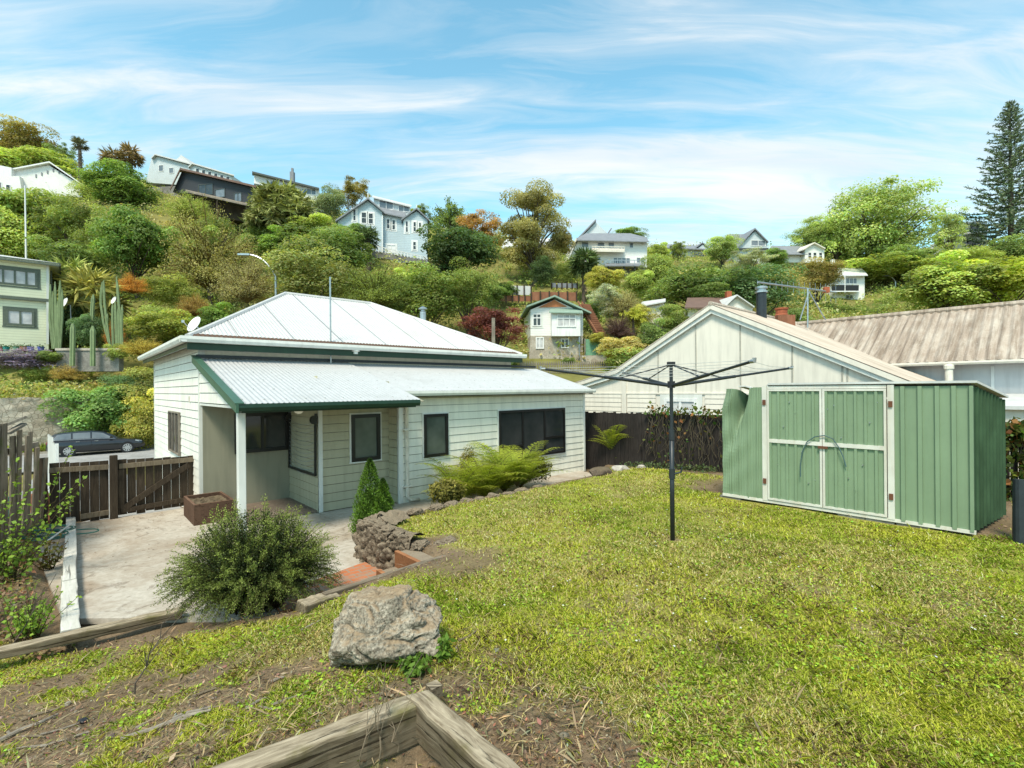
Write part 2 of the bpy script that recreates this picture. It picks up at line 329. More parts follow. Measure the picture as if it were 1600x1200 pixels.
def build_world():
    t = NT.__new__(NT); t.t = wt; t.out = wt.nodes.new('ShaderNodeOutputWorld')
    sky = t.n('ShaderNodeTexSky', sky_type='NISHITA', sun_disc=False); sky.sun_elevation = SUN_EL
    sky.sun_rotation = math.atan2(sd.x, sd.y); sky.air_density = 1.0; sky.dust_density = .6; sky.ozone_density = 2.0
    bg = t.n('ShaderNodeBackground', i_Color=t.mix(1.0, sky.outputs[0], (.84, 1.34, 1.10), 'MULTIPLY'), i_Strength=.265)
    d = t.n('ShaderNodeTexCoord').outputs['Generated']
    sp = t.n('ShaderNodeSeparateXYZ', i_0=d)
    zz = t.n('ShaderNodeMath', operation='ADD', i_0=t.n('ShaderNodeMath', operation='MAXIMUM', i_0=sp.outputs[2], i_1=0.0).outputs[0], i_1=.16).outputs[0]
    px = t.n('ShaderNodeMath', operation='DIVIDE', i_0=sp.outputs[0], i_1=zz).outputs[0]
    py = t.n('ShaderNodeMath', operation='DIVIDE', i_0=sp.outputs[1], i_1=zz).outputs[0]
    pl = t.n('ShaderNodeCombineXYZ', i_0=px, i_1=py, i_2=0.0).outputs[0]
    warp = t.n('ShaderNodeTexNoise', i_Vector=pl, i_Scale=.9, i_Detail=3.0).outputs['Color']
    pw = t.mix(.22, pl, warp)
    streak = t.noise(t.mapv(pw, (.5, 2.4, 1), (0, 0, math.radians(-14))), 1.05, 7, .52, .6)
    fine = t.noise(t.mapv(pw, (1.1, 5.5, 1), (0, 0, math.radians(-17))), 2.2, 9, .62, .9)
    veil = t.noise(t.mapv(pl, (1, 1.6, 1), (0, 0, .2)), .55, 4, .5)
    m = lambda op, a, b: t.n('ShaderNodeMath', operation=op, i_0=a, i_1=b).outputs[0]
    dens = m('ADD', m('ADD', m('MULTIPLY', streak, .54), m('MULTIPLY', fine, .38)), m('MULTIPLY', veil, .42))
    lowband = t.ramp(sp.outputs[2], [(.0, (.10,)*3), (.22, (.03,)*3), (.5, (0,)*3)])
    dens = m('ADD', dens, lowband)
    f = t.ramp(dens, [(.58, (.05,)*3), (.68, (.32,)*3), (.78, (.76,)*3), (.90, (.95,)*3)])
    grey = t.noise(t.mapv(pw, (.8, 3.0, 1), (0,0,.1)), 1.1, 5, .5)
    cc = t.ramp(grey, [(.35, (.72, .78, .83)), (.6, (.98, .955, .92))])
    cb = t.n('ShaderNodeBackground', i_Color=cc, i_Strength=1.16)
    ms = t.n('ShaderNodeMixShader', i_0=f, i_1=bg.outputs[0], i_2=cb.outputs[0]); t.l(ms.outputs[0], t.out.inputs[0])
build_world()
scene.view_settings.view_transform = 'Standard'; scene.view_settings.look = 'None'; scene.view_settings.exposure = 0
scene.cycles.max_bounces = 6; scene.cycles.transparent_max_bounces = 6
# ------------------------------------------------------------------ terrain
PT_A = Vector((-1.96, 4.56, 0)); lp = lambda b, a, z=0: Vector((PT_A.x+B_.x*b+A_.x*a, PT_A.y+B_.y*b+A_.y*a, z))
SUNK = [(-8.25,9.6), (-8.25,8.45), (-4.55,4.72), (-2.02,4.66), tuple(lp(1.56,.02))[:2], tuple(lp(1.58,.62))[:2], tuple(lp(1.52,1.72))[:2], tuple(lp(1.75,2.14))[:2],
        tuple(lp(6.9,2.02))[:2], (2.6,13.3), (2.6,15), (-10,16), (-14,16), (-10,9.6)]
PIT = [(-.47,2.56),(-1.35,1.96),(-1.3,.7),(.9,.7),(.15,1.9)]
def poly_sd(x, y, poly):                        # signed distance, negative inside
    x = np.asarray(x, float); y = np.asarray(y, float); d = np.full(x.shape, 1e9); ins = np.zeros(x.shape, bool); n = len(poly)
    for i in range(n):
        x0, y0 = poly[i]; x1, y1 = poly[(i+1) % n]; ex, ey = x1-x0, y1-y0
        k = np.clip(((x-x0)*ex+(y-y0)*ey)/(ex*ex+ey*ey+1e-12), 0, 1)
        d = np.minimum(d, np.hypot(x-x0-k*ex, y-y0-k*ey))
        c = ((y0 > y) != (y1 > y)) & (x < (x1-x0)*(y-y0)/((y1-y0) if abs(y1-y0) > 1e-9 else 1e-9)+x0); ins ^= c
    return np.where(ins, -d, d)
_ctl = [(1050,845,0),(1130,772,0),(1522,832,0),(1600,900,0),(1600,1200,.05),(1300,1000,.02),(1000,1200,.06),(1000,1000,.03),(850,950,.02),(720,890,-.06),
        (650,1085,.04),(360,1200,-.02),(600,1050,-.06),(450,1000,-.2),(250,985,-.5),(100,1015,-.6),(0,1040,-.6),(0,1200,-.36),(200,1100,-.34),
        (520,945,-.15),(640,905,-.08),(740,795,-.03),(860,765,-.05),(1000,736,-.02),(1130,742,-.12),(930,722,-.36),(60,900,-.42),(0,850,-.42),(40,990,-.52),(1565,805,0)]
_P = np.array([[*onz(x, y, z)[:2], z] for x, y, z in _ctl] + [[-9.5,6,-.4],[-9,9,-.5],[9.5,1,.05],[0,.5,.1],[-4,.8,-.3],[10,8,0],[9,14,-.3],[4,14,-.4],[-9.5,1,-.4],[10,4,0]])
_D = np.hypot(_P[:,None,0]-_P[None,:,0], _P[:,None,1]-_P[None,:,1]); _W = np.linalg.solve(_D+np.eye(len(_P))*.05*-1, _P[:,2]-_P[:,2].mean())
def z_smooth(x, y):
    x = np.asarray(x, float); y = np.asarray(y, float); r = np.zeros(x.shape)+_P[:,2].mean()
    for (a, b, c), wgt in zip(_P, _W): r = r + wgt*np.hypot(x-a, y-b)
    return r
def z_garden(x, y):
    zs = z_smooth(x, y); sd_ = poly_sd(x, y, SUNK); k = sstep(-.10, .03, sd_)
    low = np.minimum(zs-.02, -.53)
    s_ = (np.asarray(x)-C1.x)*B_.x+(np.asarray(y)-C1.y)*B_.y; t_ = (np.asarray(x)-C1.x)*A_.x+(np.asarray(y)-C1.y)*A_.y
    low = np.where((s_ < -1.5) & (t_ > 1), -.53-np.clip((t_-1)/22, 0, 1)*1.55, low)
    pit = poly_sd(x, y, PIT); zs = zs-.20*sstep(.03, -.05, pit)
    return low*(1-k)+zs*k + (fbm(np.asarray(x)*2.3, np.asarray(y)*2.3)-.5)*.05*k
def zg(x, y): return float(z_garden(np.array([x]), np.array([y]))[0])
HC = [-500,0,150,300,450,600,750,900,1050,1200,1350,1500,1800]
HY = [15,20,27,34,38,45,60,75,90,110,150]
HT = np.array([[720,700,690,620,555,480,400,330,290,250,235],[720,700,690,620,555,480,405,345,300,262,250],[720,700,690,625,570,495,415,352,308,268,262],
 [720,700,680,630,570,505,430,375,325,288,290],[720,690,670,620,570,505,430,370,340,325,330],[720,690,660,620,580,525,408,385,355,345,350],
 [720,690,650,615,598,574,455,402,380,370,375],[720,690,645,615,602,583,480,418,402,395,398],[720,690,640,605,590,555,500,450,412,392,395],
 [720,680,640,610,590,560,525,470,420,396,398],[720,680,640,610,590,565,530,492,450,405,405],[720,680,640,605,585,555,510,460,420,395,398],
 [720,680,640,600,580,545,500,450,410,385,388]], float)
def z_hill(x, y):
    x = np.asarray(x, float); y = np.maximum(np.asarray(y, float), 1.0); px = np.clip(800+F*x/y, HC[0], HC[-1]); yy = np.clip(y, HY[0], HY[-1])
    i = np.clip(np.searchsorted(HC, px)-1, 0, len(HC)-2); j = np.clip(np.searchsorted(HY, yy)-1, 0, len(HY)-2)
    hc = np.array(HC, float); hy = np.array(HY, float)
    a = (px-hc[i])/(hc[i+1]-hc[i]); b = (yy-hy[j])/(hy[j+1]-hy[j])
    Z = H+(607-HT)*np.array(HY)[None,:]/F
    z = (Z[i,j]*(1-a)+Z[i+1,j]*a)*(1-b)+(Z[i,j+1]*(1-a)+Z[i+1,j+1]*a)*b
    t_ = (x-C1.x)*A_.x+(y-C1.y)*A_.y
    road = np.where(t_ < 24, -.55-np.clip((t_-2)/20, 0, 1)*1.6, -2.15)
    left = np.where(t_ < 36.2, road, z)
    k = sstep(-.45, -.2, x/y)
    z = left*(1-k)+np.maximum(z, -.6)*k
    z = np.where(y < 15, np.minimum(z, -.5), z)
    z = np.where((y < 15.9) & (np.abs(x) < 10.2), -1.2, z)
    z = z + np.where(y > 40, (fbm(x*.12, y*.12)-.5)*1.6, 0)
    return z - np.clip((y-170)*.25, 0, 60)
def zh(x, y): return float(z_hill(np.array([x]), np.array([y]))[0])
def at_hill(px, Y):
    p = at(px, 600, Y); return Vector((p.x, p.y, zh(p.x, p.y)))
def grid_mesh(name, X, Y, Z, Cc, mat):
    h, w_ = X.shape; V = np.stack([X.ravel(), Y.ravel(), Z.ravel()], 1); idx = np.arange(h*w_).reshape(h, w_)
    Q = np.stack([idx[:-1,:-1].ravel(), idx[:-1,1:].ravel(), idx[1:,1:].ravel(), idx[1:,:-1].ravel()], 1)
    me = npmesh(name, V, Q, Cc, mat); me.shade_smooth(); return me
# what covers the garden soil: 1 = grass, 0 = bare dirt
def grass_cover(x, y):
    x = np.asarray(x, float); y = np.asarray(y, float)
    n = fbm(x*1.1+5, y*1.1, 5); n2 = fbm(x*4.0, y*4.0+9, 3); n3 = fbm(x*.55+3, y*.55+8, 2)
    c = 1.0 - .62*sstep(.56, .70, n*.65+n2*.35)*.6 - .12*sstep(.5, .62, n3)
    left = sstep(-.1, -1.0, x + .25*(y-3))                        # towards the front left it thins out
    c = c - left*.42*sstep(.42, .60, n*.45+n2*.55)
    fl = sstep(-.55, -1.5, x+.3*(y-2.6))*sstep(3.85, 3.1, y+.12*x); c = c - fl*.85*sstep(.30, .55, n2*.7+n*.3)
    for (bx, by, r, am) in ((-.1,3.1,.42,.6),(-.55,2.85,.5,.55),(.25,2.55,.55,.9),(-.2,2.3,.6,.9),(.45,2.2,.4,.7),(-.62,5.35,.75,.75),(-1.0,6.2,.45,.9),(1.92,5.88,.12,.8)):
        c = c - am*sstep(r, r*.35, np.hypot(x-bx, y-by)+.35*(n2-.5)*r)
    sd_ = poly_sd(x, y, SUNK); c = c - .9*sstep(.28, .08, sd_+(n2-.5)*.2)
    s_, t_ = (x-5.85)*A_.x+(y-6.22)*A_.y, (x-5.85)*B_.x+(y-6.22)*B_.y        # under and just before the shed
    c = c - .95*sstep(-.32, -.1, t_+(n2-.5)*.25)*sstep(-1.6, -.9, s_)*sstep(4.4, 3.6, s_)
    sF = (x-C1.x)*B_.x+(y-C1.y)*B_.y; c = c - .95*sstep(6.6, 7.1, sF+(n2-.5)*.5)   # strip along the boundary fence
    c = c - .95*sstep(-4.35, -4.9, x-.9*(y-4.9)+(n2-.5)*.5)*sstep(3.6,4.4,y)
    return np.clip(c, 0, 1)
def garden():
    xs = np.arange(-10, 10.05, .07); ys = np.arange(.4, 15.7, .07); X, Y = np.meshgrid(xs, ys); Z = z_garden(X, Y)
    g = grass_cover(X, Y).ravel()[:,None]; n = fbm(X*2.1, Y*2.1, 4).ravel()[:,None]; n2 = fbm(X*.8+40, Y*.8, 3).ravel()[:,None]
    soil = np.array([[.115,.080,.050]])*(1-n)+np.array([[.28,.205,.13]])*n
    turf = np.array([[.24,.255,.04]])*(1-n2)+np.array([[.36,.32,.08]])*n2
    C = soil*(1-g)+turf*g
    o = link('garden_ground', grid_mesh('garden_ground', X, Y, Z, C, M['ground']), None); tag(o, kind='structure')
    us = np.concatenate([np.arange(-2.6, -1.3, .06), np.arange(-1.3, 1.3, .014), np.arange(1.3, 2.7, .06)])
    yr = np.concatenate([np.arange(.5, 15, .8), np.arange(15, 40, .45), np.arange(40, 120, 1.3), np.arange(120, 330, 8)])
    U, YY = np.meshgrid(us, yr); XX = U*YY; Z = z_hill(XX, YY)
    n = fbm(XX*.16, YY*.16, 5).ravel()[:,None]; n2 = fbm(XX*.05+9, YY*.05, 3).ravel()[:,None]
    C = np.array([[.085,.11,.025]])*(1-n)+np.array([[.25,.23,.07]])*n; C = C*(1-.45*n2)+np.array([[.30,.23,.10]])*.45*n2
    tag(link('hillside', grid_mesh('hillside', XX, YY, Z, C, M['hill']), None), kind='structure')
    g = MB(); g.lathe([(0.01,-4.02),(2500,-4)], (0,0,0), 48); tag(solo('ground', g, M['asphalt'], kind='structure'))
garden()
# road beyond the gate, running past the house, and the stone wall that retains the far verge
g = MB(); NR = 30
for i in range(NR):
    s0, s1 = -40+i*2, -38+i*2
    g.quad(ST(s0,24.2,-2.02), ST(s1,24.2,-2.02), ST(s1,33.4,-2.02), ST(s0,33.4,-2.02))
solo('road', g, M['asphalt'], kind='structure')
g = MB(); g.obox(ST(-40,33.4,-2.2), B_, A_, (60, .16, .30)); g.obox(ST(-40,33.6,-2.2), B_, A_, (60, 1.5, .26))
solo('pavement', g, M['patio'], kind='structure')
g = MB(); dr = [(-6.2,-1.75,1.0,10),(-6.2,-1.75,10,24.2)]
for i in range(12):
    t0 = 2.32+i*1.83; t1 = t0+1.83; zz = lambda t: -.49-min(max((t-1)/22,0),1)*1.53
    g.quad(ST(-4.6,t0,zz(t0)), ST(-1.72,t0,zz(t0)), ST(-1.72,t1,zz(t1)), ST(-4.6,t1,zz(t1)))
solo('driveway', g, M['asphalt'], kind='structure')
# concrete patio, path along the house, brick landing
def sheet(name, poly, z, mat, th=.06):
    g = MB(); g.extrude([Vector((x, y, z-th)) for x, y in poly], (0,0,th)); return solo(name, g, mat, kind='structure')
pa = [(-8.1,8.2),(-4.60,5.02),(-2.55,5.02),tuple(lp(.10,.55))[:2],tuple(lp(1.38,.64))[:2],tuple(lp(1.30,1.62))[:2],tuple(lp(1.5,2.0))[:2],tuple(lp(2.2,2.2))[:2],tuple(ST(1.40,-1.2))[:2],tuple(ST(1.40,.02))[:2],tuple(ST(0,.02))[:2],tuple(ST(0,1.6))[:2],tuple(ST(-1.6,1.6))[:2],tuple(ST(-1.6,2.3))[:2],tuple(ST(-3.95,2.3))[:2]]
sheet('patio', pa, -.48, M['patio'])
sheet('path', [tuple(ST(-.0,-1.9))[:2], tuple(ST(1.9,-1.75))[:2], tuple(ST(6.8,-1.35))[:2], tuple(ST(7.1,-.42))[:2], tuple(ST(1.46,-.42))[:2], tuple(ST(1.46,-.02))[:2], tuple(ST(.02,-.02))[:2]], -.475, M['patio'])
sheet('brick_landing', [tuple(lp(-.12,.07))[:2], tuple(lp(1.02,.07))[:2], tuple(lp(1.02,.66))[:2], tuple(lp(1.40,.70))[:2], tuple(lp(1.32,1.5))[:2], tuple(lp(.10,1.2))[:2]], -.466, M['bricks'])
# ------------------------------------------------------------------ shared building pieces
def boards(mb, pl, z0, z1, xl, xr, pitch=.163, proud=.03, off=0.0):
    """lapped weatherboards on plane pl between x limits xl(z), xr(z)"""
    n = max(1, round((z1-z0)/pitch)); h = (z1-z0)/n
    for i in range(n):
        a, b = z0+i*h, z0+(i+1)*h
        L0, R0, L1, R1 = xl(a), xr(a), xl(b), xr(b)
        if R0-L0 < .02 and R1-L1 < .02: continue
        R0 = max(R0, L0); R1 = max(R1, L1)
        g_ = .0105; a2 = a+g_
        mb.quad(pl.pt(L0, a2, off-proud), pl.pt(R0, a2, off-proud), pl.pt(R1, b, off-proud*.6), pl.pt(L1, b, off-proud*.6))
        mb.quad(pl.pt(L0, a2, off-proud), pl.pt(L0, a2, off), pl.pt(R0, a2, off), pl.pt(R0, a2, off-proud))
        mb.quad(pl.pt(L0, a, off), pl.pt(L0, a2, off), pl.pt(R0, a2, off), pl.pt(R0, a, off)); mb.dark.append(len(mb.f)-1)  # groove backs coloured dark to draw the shadow lines between boards
K = lambda v: (lambda z: v)
def pbox(mb, pl, x0, x1, z0, z1, o0, o1):       # box on a plane, from offset o0 (front) to o1 (back)
    c = [pl.pt(x, z, o) for o in (o0, o1) for (x, z) in ((x0,z0),(x1,z0),(x1,z1),(x0,z1))]
    mb.add(c, [(0,1,2,3),(7,6,5,4),(0,4,5,1),(1,5,6,2),(2,6,7,3),(3,7,4,0)])
def window(parent, pl, x0, x1, z0, z1, fmat, gmat, nx=1, nz=1, fw=.05, proud=.05, trim=None, trimw=.09, sash=None, off=0.0, bars=None, name='window'):
    if x1 < x0: x0, x1 = x1, x0
    if z1 < z0: z0, z1 = z1, z0
    f = MB()
    for a, b in ((x0, x0+fw), (x1-fw, x1)): pbox(f, pl, a, b, z0, z1, off-proud, off-.004)
    for a, b in ((z0, z0+fw), (z1-fw, z1)): pbox(f, pl, x0+fw, x1-fw, a, b, off-proud, off-.004)
    for i in range(1, nx): x = x0+(x1-x0)*i/nx; pbox(f, pl, x-fw*.4, x+fw*.4, z0+fw, z1-fw, off-proud*.86, off-.004)
    if nz > 1:
        for j in range(1, nz):
            z = z0+(z1-z0)*j/nz
            for i in range(nx):
                a = x0+(x1-x0)*i/nx+fw*.45; b = x0+(x1-x0)*(i+1)/nx-fw*.45
                if i == 0: a = x0+fw
                if i == nx-1: b = x1-fw
                pbox(f, pl, a, b, z-fw*.3, z+fw*.3, off-proud*.75, off-.004)
    if bars:
        for (a, b, z, h) in bars: pbox(f, pl, x0+(x1-x0)*a, x0+(x1-x0)*b, z0+(z1-z0)*z-h/2, z0+(z1-z0)*z+h/2, off-proud*1.1, off-.004)
    fo = part(name, f, fmat, parent)
    g = MB(); g.quad(*[pl.pt(x, z, off-.016) for x, z in ((x0+fw*.5,z0+fw*.5),(x1-fw*.5,z0+fw*.5),(x1-fw*.5,z1-fw*.5),(x0+fw*.5,z1-fw*.5))])
    part('pane', g, gmat, fo)
    if trim:
        t = MB(); w_ = trimw
        for a, b, c, d in ((x0-w_, x0-.002, z0-w_*.4, z1+w_), (x1+.002, x1+w_, z0-w_*.4, z1+w_), (x0-.002, x1+.002, z1+.002, z1+w_), (x0-w_*1.2, x1+w_*1.2, z0-w_*1.1, z0-w_*.4)):
            pbox(t, pl, a, b, c, d, off-.03, off-.002)
        part('window_trim', t, trim, fo)
    return fo
def corrugated(mb, P, du, dv, L, depth, pitch=.0762, amp=.0065, lo=None, hi=None, nu=6):
    """corrugated sheet: P corner, du along the eave, dv down-to-up the slope; lo(u), hi(u) clip the slope range"""
    n = int(L/pitch*nu); du = Vector(du).normalized(); dv = Vector(dv).normalized(); nn = du.cross(dv)
    if nn.z < 0: nn = -nn
    vs = []; fs = []
    for i in range(n+1):
        u = L*i/n; off = nn*(amp*math.sin(2*math.pi*u/pitch))
        a = lo(u) if lo else 0; b = hi(u) if hi else depth
        b = max(a, b)
        vs += [P+du*u+dv*a+off, P+du*u+dv*b+off]
    for i in range(n): fs.append((2*i, 2*i+2, 2*i+3, 2*i+1))
    mb.add(vs, fs)
# ------------------------------------------------------------------ the white weatherboard house
house = thing('weatherboard_house', 'low white weatherboard house with white corrugated hip roof and green trimmed lean-to verandah', 'house', ST(2.5, 4, -.5))
W1 = Plane(ST(0,0), B_); W2 = Plane(ST(0,-.39), B_); WL = Plane(ST(-1.62,0), A_); WB = Plane(ST(0,1.6), B_); WP = Plane(ST(0,0), A_); WR = Plane(ST(1.452,0), A_)
ZF, ZE, ZL = -.52, 2.80, 2.46             # floor, main eave, top of lean-to roof
SL_R = .29; zr = lambda t: ZL-.02-(1.6-t)*SL_R            # lean-to roof height over t (right wing)
zv = lambda t: ZL-(1.6-t)*.262                            # verandah roof
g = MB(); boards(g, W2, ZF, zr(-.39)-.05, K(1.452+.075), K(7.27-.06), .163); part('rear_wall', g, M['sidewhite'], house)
g = MB(); boards(g, W1, -.47, 2.0, K(.05), K(1.452), .163); part('porch_wall', g, M['sideshade'], house)  # porch siding coloured darker, the verandah's shade put into the paint
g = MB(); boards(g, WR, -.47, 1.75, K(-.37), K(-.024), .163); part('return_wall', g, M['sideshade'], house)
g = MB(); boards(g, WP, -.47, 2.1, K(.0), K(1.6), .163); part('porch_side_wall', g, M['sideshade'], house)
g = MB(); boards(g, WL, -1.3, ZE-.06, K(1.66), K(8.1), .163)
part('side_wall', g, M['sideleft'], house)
# gable infill above the verandah opening: flush with the side wall
g = MB(); zi = 1.83+(611-634)*7.4/768
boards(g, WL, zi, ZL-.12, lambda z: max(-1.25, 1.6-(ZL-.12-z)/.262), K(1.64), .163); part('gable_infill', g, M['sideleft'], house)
g = MB(); pbox(g, WL, -1.3, 1.6, zi-.045, zi-.005, -.02, .07); part('opening_head', g, M['trimwhite'], house)
g = MB()                                   # inner faces of the verandah, clerestory band, hidden walls
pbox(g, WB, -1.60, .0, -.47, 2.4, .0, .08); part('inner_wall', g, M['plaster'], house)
g = MB(); pbox(g, WB, -1.6, 6.3, 2.40, ZE-.04, -.001, .06)
for x in (-.9, .35, 1.6, 2.85, 4.1, 5.3): pbox(g, WB, x, x+.03, 2.46, ZE-.05, -.009, -.002)
part('upper_wall', g, M['sidewhite'], house)
g = MB(); pbox(g, Plane(ST(6.3,0), A_), 1.6, 8.1, -.5, ZE-.04, -.02, .02); pbox(g, Plane(ST(0,8.1), B_), -1.6, 6.3, -1.5, ZE-.04, -.01, .01)
g.quad(ST(7.25,-.38,-.5), ST(7.25,1.6,-.5), ST(7.25,1.6,zr(1.6)-.03), ST(7.25,-.38,zr(-.38)-.03)); part('far_walls', g, M['sidewhite'], house)
for a_ in ((WL,1.6,1.68,-.47,ZE-.05,-.036,.07),(WB,-1.645,-1.55,2.42,ZE-.05,-.02,0),(W2,1.442,1.53,-.5,1.72,-.036,.05),(W2,7.205,7.28,-.5,1.76,-.036,.05),(W1,-.012,.055,-.47,2.0,-.034,.03),(WL,8.04,8.12,-1.4,ZE-.05,-.036,.04)):
    g = MB(); pbox(g, *a_); part('corner_board', g, M['trimwhite'], house)
# windows
def pwin(pl, x0, y0, x1, y1, **kw):
    a, z1 = pl.sz(x0, y0); b, z0 = pl.sz(x1, y1); kw.setdefault('off', -.026 if pl is not WB else 0.0); return window(house, pl, a, b, z0, z1, kw.pop('f', M['blackframe']), kw.pop('g', M['darkglass']), **kw)
pwin(W1, 547, 648, 592.5, 716.5, g=M['frost'], fw=.07, trim=M['trimwhite'], trimw=.03)
pwin(W2, 660, 647.5, 698, 710.5, g=M['frost'], fw=.06, trim=M['trimwhite'], trimw=.03)
pwin(W2, 777, 642, 880.5, 706, nx=3, fw=.055, trim=M['trimwhite'], trimw=.03, bars=[(.02,.33,.27,.05),(.67,.98,.37,.05)])
pwin(WB, 366, 646, 451, 702, nx=2, fw=.07)
f = pwin(WL, 268, 641.5, 285, 712, fw=.03, nx=3, f=M['greywood'])
# louvre blades of the side window
a, z1 = WL.sz(268, 642.5); b, z0 = WL.sz(285, 712); a, b = min(a, b), max(a, b)
# main hip roof
E0, E1, T0, T1 = -1.9, 6.55, 1.3, 8.4; RS0, RS1, RT, RZ = .94, 3.44, 4.85, 4.47
slope = math.hypot(RT-T0, RZ-ZE); up = (A_*(RT-T0)+Vector((0,0,RZ-ZE))).normalized()
def hi(u):
    s = E0+u
    return slope*min(1, max(0, (s-E0)/(RS0-E0)), max(0, (E1-s)/(E1-RS1)))
g = MB(); corrugated(g, ST(E0, T0, ZE+.02), B_, up, E1-E0, slope, hi=hi)
g.quad(ST(E0,T1,ZE), ST(E1,T1,ZE), ST(RS1,RT,RZ), ST(RS0,RT,RZ)); g.quad(ST(E0,T0,ZE), ST(RS0,RT,RZ), ST(E0,T1,ZE)); g.quad(ST(E1,T0,ZE), ST(E1,T1,ZE), ST(RS1,RT,RZ))
roof = part('roof', g, M['ironwhite'], house)
g = MB(); r_ = Vector((0,0,.035))
for p, q in ((ST(E0+.03,T0+.03,ZE+.02), ST(RS0,RT,RZ)), (ST(RS0,RT,RZ), ST(RS1,RT,RZ)), (ST(E1-.03,T0+.03,ZE+.02), ST(RS1,RT,RZ))): g.tube([p+r_*.4, q+r_*.4], .055, 8)
part('ridge_cap', g, M['ironwhite'], roof)
g = MB(); corrugated(g, ST(E0+.12, T0-.02, ZE+.033), B_, up, E1-E0-.3, .17, nu=6); part('rusty_sheet_edge', g, M['rustedge'], roof)
g = MB()                                    # sheet laps
for u in np.arange(.9, 8.3, 1.06):
    hh = hi(u)
    if hh > .5: g.beam(ST(E0+u,T0,ZE+.033)+up*.1, ST(E0+u,T0,ZE+.033)+up*(hh-.05), .008, .006)
part('sheet_lap', g, M['roofgrey'], roof)
def gutter(mb, p, q, out, w=.10, h=.11):
    """box gutter along p-q hanging outwards"""
    p = Vector(p); q = Vector(q); o = Vector(out)*w; d = Vector((0,0,-h))
    mb.extrude([p, p+o, p+o*1.05+d*.5, p+o*.8+d, p+d], q-p)
g = MB(); gutter(g, ST(E0-.1,T0,ZE+.035), ST(E1+.05,T0,ZE+.035), -A_); gutter(g, ST(E0,T0-.1,ZE+.035), ST(E0,T1,ZE+.035), -B_); part('gutter', g, M['trimwhite'], house)
g = MB(); g.extrude([ST(E0,T0,ZE-.055), ST(E1,T0,ZE-.055), ST(E1,1.6,ZE-.055), ST(E0,1.6,ZE-.055)], (0,0,-.02))
g.extrude([ST(E0,1.6,ZE-.055), ST(-1.6,1.6,ZE-.055), ST(-1.6,T1,ZE-.055), ST(E0,T1,ZE-.055)], (0,0,-.02)); part('soffit', g, M['greywood'], house)
g = MB(); g.obox(ST(E0+.02,T0+.02,ZE-.205), B_, A_, (E1-E0-.04,.03,.15)); g.obox(ST(E0+.02,T0+.06,ZE-.155), B_, A_, (.03,T1-T0-.06,.10)); part('fascia', g, M['greentrim'], house)
g = MB(); c = WB.hit(556, 548, -.3); g.lathe([(.05,.0),(.05,.05),(.09,.06),(.09,.08)], (c.x,c.y,ZE-.16), 10); part('outlet', g, M['trimwhite'], house)
# lean-to and verandah roofs (thin corrugated sheets)
def lean(s0, s1, t0, zf, name, mat):
    g = MB(); dn = (A_*(1.6-t0)+Vector((0,0,zf(1.6)-zf(t0)))); k = .2
    while k < dn.length-.3:
        for s in np.arange(s0+.1, s1-.05, .305): g.box(ST(s,t0+k*.965,zf(t0+k*.965)+.012), (.022,.022,.012))
        k += .62
    dv = (A_*(1.6-t0)+Vector((0,0,zf(1.6)-zf(t0)))); L = dv.length
    corrugated(g, ST(s0,t0,zf(t0)), B_, dv, s1-s0, L); return part(name, g, mat, house)
lean(-1.72, 1.30, -1.52, zv, 'verandah_roof', M['ironzinc']); lean(1.30, 7.38, -.62, zr, 'lean_to_roof', M['ironzinc'])
g = MB(); g.obox(ST(-1.7,1.54,ZL+.005), B_, A_, (9.0,.07,.06)); part('flashing', g, M['darkmetal'], house)
g = MB(); gutter(g, ST(-1.74,-1.52,zv(-1.52)+.0), ST(1.22,-1.52,zv(-1.52)+.0), -A_, .09, .105); part('verandah_gutter', g, M['greentrim'], house)
g = MB(); g.extrude([ST(-1.76,-1.62,zv(-1.62)-.10), ST(-1.76,1.64,zv(1.64)-.10), ST(-1.76,1.64,zv(1.64)+.025), ST(-1.76,-1.62,zv(-1.62)+.025)], B_*.035); bb = part('barge_board', g, M['fascgreen'], house)
g = MB(); g.extrude([ST(-1.775,-1.62,zv(-1.62)+.028), ST(-1.775,1.64,zv(1.64)+.028), ST(-1.775,1.64,zv(1.64)+.045), ST(-1.775,-1.62,zv(-1.62)+.045)], B_*.12); part('barge_cap', g, M['fascgreen'], bb)
g = MB(); gutter(g, ST(1.24,-.62,zr(-.62)+.0), ST(7.42,-.62,zr(-.62)+.0), -A_, .09, .10); part('lean_to_gutter', g, M['trimwhite'], house)
g = MB(); g.obox(ST(1.3,-.60,zr(-.6)-.13), B_, A_, (6.05,.025,.10)); g.obox(ST(1.3,-.57,zr(-.6)-.10), B_, A_, (6.0,.2,.015)); g.obox(ST(7.36,-.62,zr(-.6)-.14), B_, A_, (.03,.12,.16)); part('lean_to_fascia', g, M['darktrim'], house)
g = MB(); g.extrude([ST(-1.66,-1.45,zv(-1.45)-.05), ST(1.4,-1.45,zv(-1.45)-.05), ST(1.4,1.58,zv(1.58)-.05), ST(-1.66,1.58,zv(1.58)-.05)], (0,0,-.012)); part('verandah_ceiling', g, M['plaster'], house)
g = MB(); g.beam(ST(-1.62,-1.28,zv(-1.28)-.13), ST(1.3,-1.28,zv(-1.28)-.13), .09, .15); part('verandah_beam', g, M['greentrim'], house)
g = MB(); p = ST(-1.62,-1.28); g.box((p.x,p.y,(zv(-1.28)-.2-.5)/2), (.105,.105,zv(-1.28)-.2+.5), math.atan2(B_.y,B_.x)); part('verandah_post', g, M['trimwhite'], house, bevel=.008)
g = MB()
for i in range(12): g.obox(ST(-1.58,.05+i*.128,-.47), B_, A_, (1.56,.12,.035))
part('deck', g, M['decking'], house)
g = MB(); p = W2.pt(1.60, 0, -.07)
